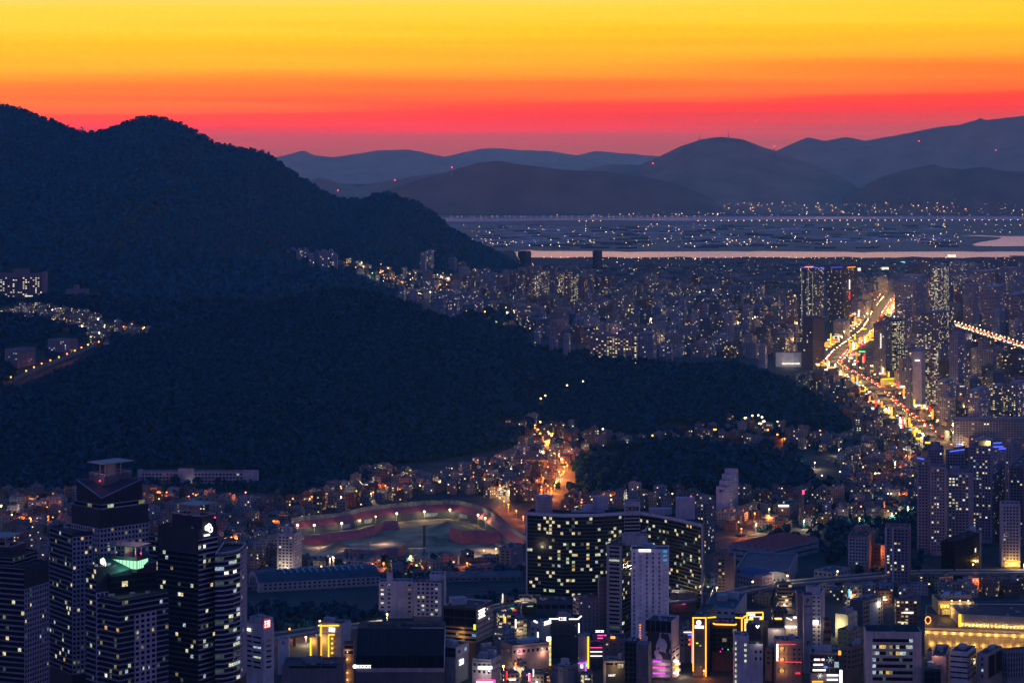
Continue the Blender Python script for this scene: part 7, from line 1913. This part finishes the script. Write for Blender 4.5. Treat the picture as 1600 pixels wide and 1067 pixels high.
for (kd, poly, tries, fr_, hr, lit, where) in REG:
    x0, x1 = min(p[0] for p in poly), max(p[0] for p in poly); y0, y1 = min(p[1] for p in poly), max(p[1] for p in poly)
    base_rot = rnd.uniform(-.6, .6)
    for _ in range(tries):
        # uniform over the ground, not over the picture
        u = rnd.random(); D0, D1 = 1 / (y0 - HZ), 1 / (y1 - HZ); y = HZ + 1 / (D1 + (D0 - D1) * u) if kd != 'village' else rnd.uniform(y0, y1)
        x = rnd.uniform(x0, x1)
        if not inpoly(x, y, poly) or near_road(x, y) or (kd == 'house' and inpoly(x, y, SITE)): continue
        h_ = hit(x, y)
        if kd not in ('village',) and h_.z > 14: continue
        sx, sy = rnd.uniform(*fr_), rnd.uniform(fr_[0], fr_[0] * .5 + fr_[1] * .5)
        if not free(h_.x, h_.y, max(sx, sy) / 2): continue
        hh = rnd.uniform(*hr) if rnd.random() < .8 else rnd.uniform(hr[0], hr[1] * 1.5)
        if kd == 'shop':
            pw = max(sx, sy) / 2 * F / h_.y; pt = HZ + (CZ - hh) / h_.y * F; pb = HZ + CZ / h_.y * F
            if any(x + pw > k[0] and x - pw < k[2] and pb > k[1] and pt < k[3] for k in KEEP): continue
        if kd in ('block', 'house'):
            pw = max(sx, sy) * .55 * F / h_.y; pt = HZ + (CZ - hh - h_.z) / h_.y * F
            if any(abs(q[0] - x) < pw + 3 and pt - 1 < q[1] < y for q in BPX): continue
        if not seen((h_.x, h_.y, h_.z + hh + .5)): continue
        CAND[kd].append((h_.y, h_, sx, sy, hh, base_rot + rnd.choice((0, 0, .1, -.12, .5)), rnd.choice(PAINT), rnd.choice(ROOFS), lit, where, x))
def small_mesh(mb, c, big=False):
    D, h_, sx, sy, hh, rot, (pn, pc), (rn, rc), lit, where, x = c
    v = rnd.uniform(.8, 1.4) if big else rnd.uniform(.5, 1.0); pc = tuple(min(.6, q * v) for q in pc); z0 = h_.z - 3; z1 = h_.z + hh
    P = rect((h_.x, h_.y), sx, sy, rot)
    mb.prism(P, z0, z1, 0, (*pc, lit * rnd.choice((.3, .8, 1.2, 2.2))), (3.4, 3.1), topmi=1, topcol=(*rc, 0))
    k = rnd.random()
    n = 4; inn = inset(P, .35)
    for i in range(n):
        j = (i + 1) % n; mb.face([(*P[i], z1), (*P[j], z1), (*P[j], z1 + .8), (*P[i], z1 + .8)], 1, (*pc, 0)); mb.face([(*inn[j], z1 + .02), (*inn[i], z1 + .02), (*inn[i], z1 + .8), (*inn[j], z1 + .8)], 1, (*pc, 0)); mb.face([(*P[i], z1 + .8), (*P[j], z1 + .8), (*inn[j], z1 + .8), (*inn[i], z1 + .8)], 1, (*(min(.6, q * 1.15) for q in pc), 0))
    a = rnd.uniform(-.25, .25); c2 = (h_.x + a * sx * math.cos(rot), h_.y + a * sx * math.sin(rot))
    mb.prism(rect(c2, sx * .34, sy * .4, rot), z1 + .03, z1 + rnd.uniform(2, 3.4) * (1.6 if big else 1), 1, (*(q * .9 for q in pc), 0), topcol=(*rc, 0))
    if k < .45: mb.cyl((h_.x - a * sx * math.cos(rot), h_.y + .22 * sy), .9, z1 + .04, z1 + 2.2, 8, mi=1, col=rnd.choice(((.5, .42, .12, 0), (.1, .25, .45, 0), (.3, .3, .3, 0))))
LABEL = {'house': ('small_house', 'house', '%s low house with a %s flat roof %s', 'low houses %s'), 'village': ('small_house', 'house', '%s little house with a %s roof %s', 'little houses %s'), 'block': ('mid_rise_block', 'building', '%s mid-rise block with a %s roof %s', 'mid-rise blocks %s'), 'shop': ('shop_building', 'shop', '%s shop building with a %s roof %s', 'shop buildings %s'), 'far': ('warehouse', 'warehouse', '%s flat warehouse with a %s roof %s', 'warehouses %s')}
LIMIT = {'house': 230, 'village': 65, 'block': 285, 'shop': 150, 'far': 110}
MASS = {'house': 'many more low houses filling the valley floor', 'village': 'further little houses crowding the hillsides', 'block': 'further mid-rise blocks crowding the district beyond the ridge', 'shop': 'further low shops in the neon district', 'far': 'further warehouses spread toward the river'}
SHOPS = []
for kd, L in CAND.items():
    L.sort(key=lambda c: -(c[2] * (c[4] + 4)) / c[0] ** 2)
    nm_, ct, lf, gf = LABEL[kd]
    mass = MB()
    for i, c in enumerate(L):
        if i < LIMIT[kd]:
            mb = MB(); small_mesh(mb, c, kd == 'block'); o = mb.build(nm_, ['house_wall' if kd in ('house', 'village') else rnd.choice(('window_wall', 'window_wall', 'ribbon_wall')), 'plain_wall'], None, (c[1].x, c[1].y, c[1].z))
            tag(o, lf % (c[6][0], c[7][0], c[9]), ct, gf % c[9])
            if kd == 'shop': SHOPS.append((o, c))
        else: small_mesh(mass, c, kd == 'block')
    if mass.f: tag(mass.build(nm_, ['house_wall' if kd in ('house', 'village') else 'window_wall', 'plain_wall']), MASS[kd], ct, None, 'stuff')
# bright signs on the shop buildings
for o, c in SHOPS:
    D, h_, sx, sy, hh, rot = c[:6]
    P = rect((h_.x, h_.y), sx, sy, rot)
    e = min(range(4), key=lambda i: (P[i][1] + P[(i + 1) % 4][1]))
    A, B_ = Vector((*P[e], 0)), Vector((*P[(e + 1) % 4], 0)); d = (B_ - A).normalized(); n_ = Vector((d.y, -d.x, 0)); L = (B_ - A).length
    for k in range(rnd.choice((1, 2, 2, 3))):
        z = h_.z + rnd.uniform(2.5, max(3.5, hh * .9)); u = rnd.uniform(.05, .4) * L; w_ = rnd.uniform(.25, .55) * L
        mt = rnd.choices(['neon_white', 'lit_white', 'neon_yellow', 'neon_pink', 'neon_red', 'neon_orange', 'neon_purple', 'neon_cyan', 'lit_cream', 'neon_green'], [5, 5, 2, 2, 2.5, 2.5, 1, 1, 5, .6])[0]
        mb = MB(); p_ = A + d * u + n_ * .5
        if rnd.random() < .65: mb.bar((p_.x, p_.y, z), (*(p_ + d * w_)[:2], z), .45)
        else: mb.bar((p_.x, p_.y, z), (p_.x, p_.y, z + min(7, hh * .6)), .55)
        mb.build('sign', mt, o, tuple(o.location))
    if rnd.random() < .45: light(A + d * L / 2 + n_ * 3.5 + Vector((0, 0, h_.z + 4)), rnd.choice(((1, .75, .45), (1, .85, .7), (1, .5, .15))), 900, None, .6)

# ---------------------------------------------------------------- street lamps
LAMP = []
def lamp_at(x, y, kind, watts, where, h=8.0, lit=True):
    p = hit(x, y)
    LAMP.append((p.y, p, kind, watts, where, h, lit))
def scatter(n, poly, kinds, watts, where, h=8.0, lit=.6):
    x0, x1 = min(p[0] for p in poly), max(p[0] for p in poly); y0, y1 = min(p[1] for p in poly), max(p[1] for p in poly); k = 0
    for _ in range(n * 20):
        if k >= n: break
        x, y = rnd.uniform(x0, x1), rnd.uniform(y0, y1)
        if inpoly(x, y, poly) and not inpoly(x, y, SITE): lamp_at(x, y, rnd.choice(kinds), watts, where, h, rnd.random() < lit); k += 1
O_, W_2, L_ = 'sodium', 'lamp_warm', 'lamp_white'
for pts, st, kd, wt, where, wid in ((bl, 50, W_2, 9000, 'beside the boulevard', 24), (path(ORS, 20), 24, O_, 6000, 'on the orange street by the site', 8), (path(HST, 20), 26, O_, 15000, 'on the steep street', 7), (path([(20, 600), (44, 590), (68, 578), (95, 567), (120, 556), (150, 543)], 30, None), 26, O_, 30000, 'on the hillside road', 3), (path([(1200, 812), (1172, 830), (1150, 838), (1105, 846)], 25), 30, O_, 7000, 'left of the factory', 7), (path([(1150, 838), (1260, 828), (1390, 822), (1440, 800)], 25), 40, W_2, 6000, 'behind the factory', 7)):
    acc = 0
    for a, c_ in zip(pts, pts[1:]):
        acc += (c_ - a).length
        if acc > st:
            acc = 0; t_ = (c_ - a).normalized(); n_ = Vector((-t_.y, t_.x, 0)) * wid
            for s_ in ((1, -1) if wid > 10 else (1,)): p = a + n_ * s_; p.z = float(tz(p.x, p.y)) if where == 'on the hillside road' else 0; LAMP.append((p.y, p, kd, wt, where, 9, True))
for nm2, px_, zc_, st in (('a', [(427, 994), (500, 983), (605, 972)], 10, 40), ('b', [(1120, 930), (1230, 911), (1385, 897), (1520, 893), (1600, 893)], 11, 42), ('c', [(1392, 492), (1446, 497), (1492, 507), (1610, 545)], 14, 34)):
    pts = path(px_, st, float(zc_))
    for i, p in enumerate(pts): LAMP.append((p.y, p, W_2, 4000 if nm2 != 'c' else 9000, 'on the elevated road', 7, i % 2 == 0 or nm2 == 'c'))
R1 = REG
scatter(40, [(0, 790), (230, 780), (430, 800), (430, 890), (380, 900), (0, 840)], (O_, O_, O_, W_2), 7000, 'among the left houses', lit=.9)
scatter(26, [(0, 785), (120, 780), (225, 790), (225, 850), (120, 830), (0, 850)], (O_, O_, O_, W_2), 7000, 'among the far left houses', lit=.8)
scatter(14, [(230, 772), (430, 780), (520, 770), (540, 790), (430, 800), (240, 792)], (O_, O_, W_2), 7000, 'below the school block', lit=.9)
scatter(16, [(568, 738), (610, 733), (660, 748), (655, 755), (580, 748)], (W_2, W_2, L_), 2500, 'at the lit wood edge', 5, .8)
scatter(16, [(560, 770), (700, 755), (760, 740), (770, 775), (650, 778)], (W_2, O_, W_2), 5000, 'above the site', lit=.8)
scatter(30, [(700, 750), (830, 705), (850, 780), (770, 775)], (O_, O_, W_2), 6000, 'left of the steep street', lit=.8)
scatter(24, [(440, 800), (520, 772), (690, 765), (560, 790)], (O_, O_, W_2), 5000, 'above the site fence', lit=.8)
scatter(26, [(1340, 690), (1436, 720), (1436, 800), (1330, 815)], (O_, W_2), 5000, 'left of the right cluster', lit=.7)
scatter(34, [(815, 668), (845, 664), (880, 700), (890, 740), (868, 775), (800, 780), (770, 775), (830, 730), (835, 700)], (O_, O_, O_, O_, W_2), 7000, 'around the steep street', lit=.9)
scatter(16, [(880, 668), (1000, 686), (1060, 680), (1180, 660), (1290, 680), (1240, 700), (1100, 690), (960, 694)], (W_2, L_, O_), 4000, 'between ridge and knoll', lit=.8)
scatter(10, [(1155, 664), (1185, 655), (1210, 668), (1165, 682)], (W_2, L_), 4000, 'in the lit village by the ridge', lit=.8)
scatter(22, [(1320, 700), (1435, 725), (1430, 800), (1330, 815), (1150, 815), (1170, 795)], (O_, O_, W_2, L_), 6000, 'right of the knoll', lit=.8)
scatter(14, [(440, 885), (820, 872), (820, 890), (440, 905)], (O_, W_2, W_2), 4000, 'in front of the site', lit=.9)
scatter(14, [(900, 782), (1100, 776), (1100, 790), (900, 796)], (O_, W_2), 5000, 'behind the bent slab', lit=.8)
scatter(34, [(0, 486), (130, 488), (235, 520), (150, 548), (120, 520), (0, 498)], (W_2, W_2, L_, O_), 5000, 'in the hillside village', 6, .5)
scatter(26, [(530, 414), (650, 428), (740, 445), (760, 470), (640, 462)], (O_, O_, W_2, W_2), 9000, 'below the left mountain', 9, .35)
scatter(10, [(800, 670), (830, 660), (890, 676), (880, 690), (830, 690)], (O_, W_2), 6000, 'under the ridge', lit=.8)
scatter(18, [(1345, 640), (1490, 715), (1600, 715), (1600, 660), (1450, 640)], (W_2, O_, L_), 5000, 'near the lower boulevard', lit=.4)
scatter(16, [(1500, 545), (1600, 545), (1600, 600), (1510, 590)], (O_, O_, W_2), 9000, 'below the far motorway', 10, .5)
scatter(20, [(1130, 920), (1400, 905), (1600, 900), (1600, 925), (1440, 915), (1140, 945)], (O_, O_, W_2), 7000, 'under the elevated road', lit=.9)
scatter(12, [(430, 992), (500, 985), (560, 985), (520, 1004), (440, 1008)], (O_, O_, W_2), 5000, 'under the left overpass', 6, .9)
scatter(16, [(740, 1000), (1060, 1010), (1440, 960), (1440, 1067), (740, 1067)], (W_2, W_2, O_), 2500, 'in the neon streets', 6, .6)
for x, y in ((845, 632), (852, 629), (886, 612), (911, 605), (241, 524), (1093, 577)): lamp_at(x, y, W_2, 4000, 'alone on the dark ridge', 9)
vis = []
for c in LAMP:
    top = Vector((c[1].x, c[1].y, c[1].z + c[5]))
    if seen(top, 2.5): vis.append(c)
vis.sort(key=lambda c: c[0] * (.35 if c[4] in ('below the left mountain', 'in the hillside village', 'on the hillside road', 'alone on the dark ridge', 'on the steep street', 'around the steep street', 'beside the boulevard', 'on the elevated road') else 1)); print('LAMPS', len(vis))
protos = {}
for kd in ('sodium', 'lamp_warm', 'lamp_white'):
    rest = MB()
    for j, (D, p, k2, wt, where, h, lit) in enumerate(vis[295:]):
        if k2 != kd: continue
        rest.bar((p.x, p.y, p.z), (p.x, p.y, p.z + h), .12, 1); rest.ball((p.x, p.y - 1.7, p.z + h + .1), .8 if D < 3300 else 1.3)
        if j % 2 == 0: light((p.x, p.y - 2.2, p.z + h - .6), (1, .24, .03) if kd == 'sodium' else (1, .8, .5), wt * .9, None, .4)
    if rest.f: tag(rest.build('street_lamps', [kd, 'metal']), {'sodium': 'orange', 'lamp_warm': 'warm', 'lamp_white': 'white'}[kd] + ' street lamps glowing all over the districts', 'street lamps', None, 'stuff')
for i, (D, p, kd, wt, where, h, lit) in enumerate(vis[:295]):
    k = (kd, h, D > 3300)
    if k not in protos:
        s_ = 1.35 if D < 3300 else 2.1
        m1 = MB(); m1.bar((0, 0, 0), (0, 0, h), .12); m1.bar((0, 0, h), (0, -1.6, h + .3), .09)
        m2 = MB(); m2.ball((0, -1.7, h + .1), .62 * s_)
        protos[k] = (m1, m2)
        a = m1.build('street_lamp', 'metal'); c_ = m2.build('lamp_head', kd, a)
        protos[k] = (a.data, c_.data); bpy.data.objects.remove(c_); bpy.data.objects.remove(a)
    a = bpy.data.objects.new('street_lamp', protos[k][0]); a.location = p; COL.objects.link(a)
    c_ = bpy.data.objects.new('lamp_head', protos[k][1]); c_.parent = a; COL.objects.link(c_)
    tag(a, ('orange' if kd == O_ else 'white' if kd == L_ else 'warm') + ' glowing street lamp ' + where, 'street lamp', 'street lamps ' + where)
    if lit:
        lo = light((p.x, p.y - 2.2, p.z + h - .6), (1, .24, .03) if kd == O_ else (1, .80, .48) if kd == W_2 else (1, .92, .8), wt * .9, a, .4)

# ---------------------------------------------------------------- cars on the boulevard and motorway
def car_mesh(far):
    mb = MB()
    mb.prism(rect((0, 0), 1.8, 4.4), .35, .95, 0, (.25, .25, .27, 0)); P = rect((0, -.2), 1.7, 2.4); mb.prism(P, .95, 1.45, 1)
    s_ = 2.3 if far else 1.0
    for sx in (-.6, .6):
        mb.face([(sx - .3 * s_, 2.23, .45), (sx - .3 * s_, 2.23, .45 + .3 * s_), (sx + .3 * s_, 2.23, .45 + .3 * s_), (sx + .3 * s_, 2.23, .45)], 2)
        mb.face([(sx - .3 * s_, -2.23, .55), (sx + .3 * s_, -2.23, .55), (sx + .3 * s_, -2.23, .55 + .3 * s_), (sx - .3 * s_, -2.23, .55 + .3 * s_)], 3)
        mb.cyl((sx * 1.4, 1.3), .3, .0, .36, 8, mi=1)
    o = mb.build('car', ['plain_wall', 'dark_glass', 'headlight', 'taillight']); me = o.data; bpy.data.objects.remove(o); return me
CAR = car_mesh(True)
ncar = 0
mw = path([(1446, 497), (1492, 507), (1530, 519), (1610, 545)], 25, 14.1)
for pts, offs, z, gap, where in ((bl, (-16, 16, -10, 10, -5, 5), .55, 38, 'on the boulevard'), (mw, (-8, -4, 4, 8), 14.1, 30, 'on the far motorway'), (path(ORS, 20), (-3, 3), .5, 24, 'on the orange street'), (path([(427, 994), (500, 983), (605, 972)], 20, 10.1), (-4, 4), 10.1, 30, 'on the near overpass'), (path([(1120, 930), (1230, 911), (1385, 897), (1520, 893)], 20, 11.1), (-4, 4), 11.1, 60, 'on the long overpass')):
    for of in offs:
        acc = rnd.uniform(0, gap)
        for a, c_ in zip(pts, pts[1:]):
            L = (c_ - a).length; t_ = (c_ - a).normalized()
            while acc < L:
                p = a + t_ * acc + Vector((-t_.y, t_.x, 0)) * of; p.z = z
                if ncar < (215 if where == 'on the boulevard' else 290) and seen((p.x, p.y, z + 1.5), 2):
                    o = bpy.data.objects.new('car', CAR); o.location = p; away = of < 0
                    ang = math.atan2(t_.y, t_.x) - math.pi / 2
                    o.rotation_euler = (0, 0, ang if (of < 0) == (t_.y > 0 or True) else ang + math.pi); COL.objects.link(o)
                    tag(o, 'car showing %s lamps %s' % ('red tail' if of < 0 else 'white head', where), 'car', 'cars %s showing %s' % (where, 'tail lamps' if of < 0 else 'head lamps')); ncar += 1
                acc += gap * rnd.uniform(.6, 1.6)
            acc -= L
# bright shop signs lining the boulevard
nb_ = 0
for a, c_ in zip(bl, bl[1:]):
    t_ = (c_ - a).normalized(); n_ = Vector((-t_.y, t_.x, 0))
    for s_ in (1, -1):
        for _ in range(4):
            if rnd.random() < .62 and nb_ < 290:
                p = a + n_ * s_ * rnd.uniform(26, 40); h0 = rnd.uniform(4, 13)
                if 1320 < 800 + p.x / p.y * F < 1352 and p.y > 4200 and rnd.random() < .5: h0 = rnd.uniform(8, 34)
                if not seen((p.x, p.y, h0), 3): continue
                w_, hh = (rnd.uniform(5, 12), rnd.uniform(1.5, 3)) if rnd.random() < .6 else (2.4, rnd.uniform(6, 15))
                mt = rnd.choices(['neon_white', 'neon_yellow', 'neon_orange', 'neon_red', 'lit_white', 'neon_cyan', 'neon_green', 'lit_gold'], [2.5, 6, 6, 2, 2, .5, .3, 4])[0]
                r_ = empty('shop_sign', (p.x, p.y, 0)); tag(r_, {'neon_white': 'white', 'neon_yellow': 'yellow', 'neon_orange': 'orange', 'neon_red': 'red', 'lit_white': 'pale', 'neon_cyan': 'cyan', 'neon_green': 'green', 'lit_gold': 'golden'}[mt] + (' upright' if w_ == 2.4 else ' broad') + ' lit shop sign lining the boulevard', 'shop sign', 'shop signs lining the boulevard')
                mb = MB(); mb.box((p.x, p.y), w_, 1.2, h0, h0 + hh, 0); mb.build('sign_face', mt, r_, (p.x, p.y, 0)); mb = MB(); mb.bar((p.x, p.y + .7, 0), (p.x, p.y + .7, h0 + hh), .25); mb.build('post', 'metal', r_, (p.x, p.y, 0)); nb_ += 1
for p in bl[::3]: light((p.x, p.y - 4, 14), (1, .55, .16), 16000, None, 2)

# ---------------------------------------------------------------- far plain: lights, greenhouses, bridge lamps, masts
mb = {k: MB() for k in ('lamp_warm', 'lamp_amber', 'lamp_white')}
gh = MB(); fh_ = MB()
def dot(x, y, k, r=1.0, h=6):
    D = CZ * F / (y - HZ); X = (x - 800) / F * D
    r = 1.05 * r * D / 9000; mb[k].box((X, D), 2 * r, 2 * r, h, h + 2 * r)
for _ in range(420):
    y = rnd.choice((rnd.uniform(404, 432), rnd.uniform(352, 389), rnd.uniform(352, 389), rnd.gauss(379, 3)));  x = rnd.uniform(720 if y < 395 else 830, 1630)
    if 339 < y < 347 or (x > 1505 and 366 < y < 387): continue
    dot(x, y, rnd.choices(('lamp_warm', 'lamp_amber', 'lamp_white'), (5, 3, 2))[0], rnd.choice((.35, .5, .6, .9)))
FYS = np.arange(14000, 18000, 12.0)
for _ in range(190):
    x = rnd.gauss(1250, 150) if rnd.random() < .5 else rnd.uniform(1100, 1640); y = rnd.uniform(318, 338) if x > 1130 else rnd.uniform(334, 338)
    g_ = np.zeros(len(FYS)); X_ = (x - 800) / F * FYS
    for k_ in ('isle', 'peak', 'row', 'shore', 'haystack', 'high'): g_ = np.maximum(g_, HILLS[k_].z(X_, FYS))
    i_ = int(np.argmax(g_ >= CZ - (y - HZ) / F * FYS)); D = float(FYS[i_]) - 8; X = (x - 800) / F * D; r = rnd.choice((.6, .8, 1.3)); z_ = float(g_[i_]) + 5
    mb[rnd.choices(('lamp_warm', 'lamp_amber', 'lamp_white'), (5, 3, 2))[0]].box((X, D), 2 * r, 2 * r, z_, z_ + 2 * r)
for n_, poly_, hh_ in ((520, REG[12][1], 10), (280, REG[13][1], 10), (90, REG[11][1], 8)):
    x0, x1 = min(p[0] for p in poly_), max(p[0] for p in poly_); y0, y1 = min(p[1] for p in poly_), max(p[1] for p in poly_)
    for _ in range(n_):
        x, y = rnd.uniform(x0, x1), rnd.uniform(y0, y1)
        if not inpoly(x, y, poly_): continue
        q = hit(x, y); r = rnd.choice((.6, .8, .8, 1.3)); k = rnd.choices(('lamp_warm', 'lamp_amber', 'lamp_white'), (5, 4, 2))[0]; z_ = q.z + rnd.choice((7, 9, 12, 20)); mb[k].box((q.x, q.y - 10), 2 * r, 2 * r, z_, z_ + 2 * r)
        if rnd.random() < .12: light((q.x, q.y - 12, z_), (1, .4, .08) if k == 'lamp_amber' else (1, .8, .5), 6000)
for x in range(706, 1100, 9): dot(x + rnd.uniform(-3, 3), 341.2 - max(0, x - 1000) * .004, 'lamp_amber' if rnd.random() < .5 else 'lamp_warm', .5, 10)
x = 905
while x < 1610:
    if not (945 < x < 1080): dot(x, 348.2 - (x - 1080) * .0026, 'lamp_warm', .85, 10)
    x += rnd.uniform(10.5, 12.5)
x = 850
while x < 1350: dot(x, 407 + 1.0 * math.sin(x * .02), 'lamp_warm', .62, 9); x += rnd.uniform(11, 15)
for k, m_ in mb.items(): tag(m_.build('distant_lights', k), {'lamp_warm': 'warm distant lights scattered over the river plain', 'lamp_amber': 'orange distant lights scattered over the river plain', 'lamp_white': 'white distant lights scattered over the river plain'}[k], 'lights', None, 'stuff')
for _ in range(110):
    y = rnd.choice((rnd.uniform(352, 365), rnd.gauss(372, 4), rnd.gauss(376, 3))); x = rnd.uniform(700, 1490); D = CZ * F / (y - HZ); X = (x - 800) / F * D; w_ = rnd.choice((60, 90, 150, 240)); dd = rnd.choice((20, 40, 70)); gh.box((X, D), w_, dd, .2, 3.2, rnd.uniform(-.03, .03), 0, (.55, .50, .55, 0))
tag(gh.build('greenhouses', 'greenhouse_film' if 'greenhouse_film' in MATS else 'plain_wall'), 'pale greenhouse strips across the far fields', 'greenhouse', None, 'stuff')
for _ in range(150):
    y = rnd.uniform(353, 390); x = rnd.uniform(700, 1500); D = CZ * F / (y - HZ); fh_.box(((x - 800) / F * D, D), rnd.uniform(30, 120), rnd.uniform(20, 60), .2, rnd.uniform(3, 7), 0, 0, (.07, .07, .07, 0))
tag(fh_.build('farm_sheds', 'plain_wall'), 'dark farm sheds and tree belts on the far plain', 'shed', None, 'stuff')
for i, (x, yt, yb, D, rl) in enumerate(((1093, 212, 218, 15700, 0), (1138, 205, 214, 15800, 0), (1210, 229, 236, 15700, 1), (706, 262, 268, 15000, 1), (617, 282, 288, 15600, 1), (1020, 256, 258, 15600, 1), (528, 298, 306, 15400, 1), (1436, 221, 226, 16700, 1), (1556, 235, 240, 16600, 1), (1118, 305, 330, 14950, 0))):
    p_ = at(x, yb, D); H = zat(yt, D); r_ = empty('radio_mast', tuple(p_)); tag(r_, '%s far radio mast listed from the broad peak outward' % ordinal(i), 'radio mast', 'radio masts on the far mountains')
    m1 = MB(); m1.bar((p_.x, D, p_.z - 30), (p_.x, D, H), 1.2); m1.bar((p_.x - 4, D, p_.z - 30), (p_.x, D, H), .7); m1.bar((p_.x + 4, D, p_.z - 30), (p_.x, D, H), .7); m1.build('lattice', 'metal', r_, tuple(p_))
    if rl: m1 = MB(); m1.ball((p_.x, D, H + 2), 3.2); m1.build('beacon', 'beacon_red', r_, tuple(p_))
# scattered trees between the houses
npx = []
rs = np.random.RandomState(77)
for poly, n in (([(0, 778), (430, 790), (430, 905), (0, 880)], 260), ([(430, 880), (830, 870), (830, 905), (430, 915)], 220), ([(1180, 775), (1430, 730), (1430, 830), (1250, 826)], 220), ([(1300, 800), (1440, 790), (1440, 826), (1290, 834)], 160), ([(880, 676), (1330, 690), (1300, 712), (880, 712)], 160), ([(385, 945), (600, 955), (600, 972), (385, 990)], 170), ([(395, 752), (430, 738), (560, 728), (610, 745), (560, 768), (440, 786)], 330), ([(690, 945), (820, 930), (820, 950), (690, 968)], 90), ([(1180, 830), (1440, 825), (1440, 900), (1330, 900)], 200), ([(1300, 770), (1400, 770), (1400, 800), (1280, 800)], 160), ([(215, 757), (402, 757), (440, 770), (200, 772)], 150), ([(690, 490), (820, 500), (830, 530), (700, 520)], 60), ([(1190, 580), (1330, 660), (1345, 700), (1240, 660)], 100)):
    x0, x1 = min(p[0] for p in poly), max(p[0] for p in poly); y0, y1 = min(p[1] for p in poly), max(p[1] for p in poly)
    for _ in range(n):
        x, y = rs.uniform(x0, x1), rs.uniform(y0, y1)
        if inpoly(x, y, poly) and not near_road(x, y):
            q = hit(x, y)
            if free(q.x, q.y, 2.5): npx.append((q.x, q.y, q.z))
P = np.array(npx); clump_mesh('woodland', P, 2.6 + 2.0 * rs.rand(len(P)), 40, 'scattered dark street trees between the houses', rs)
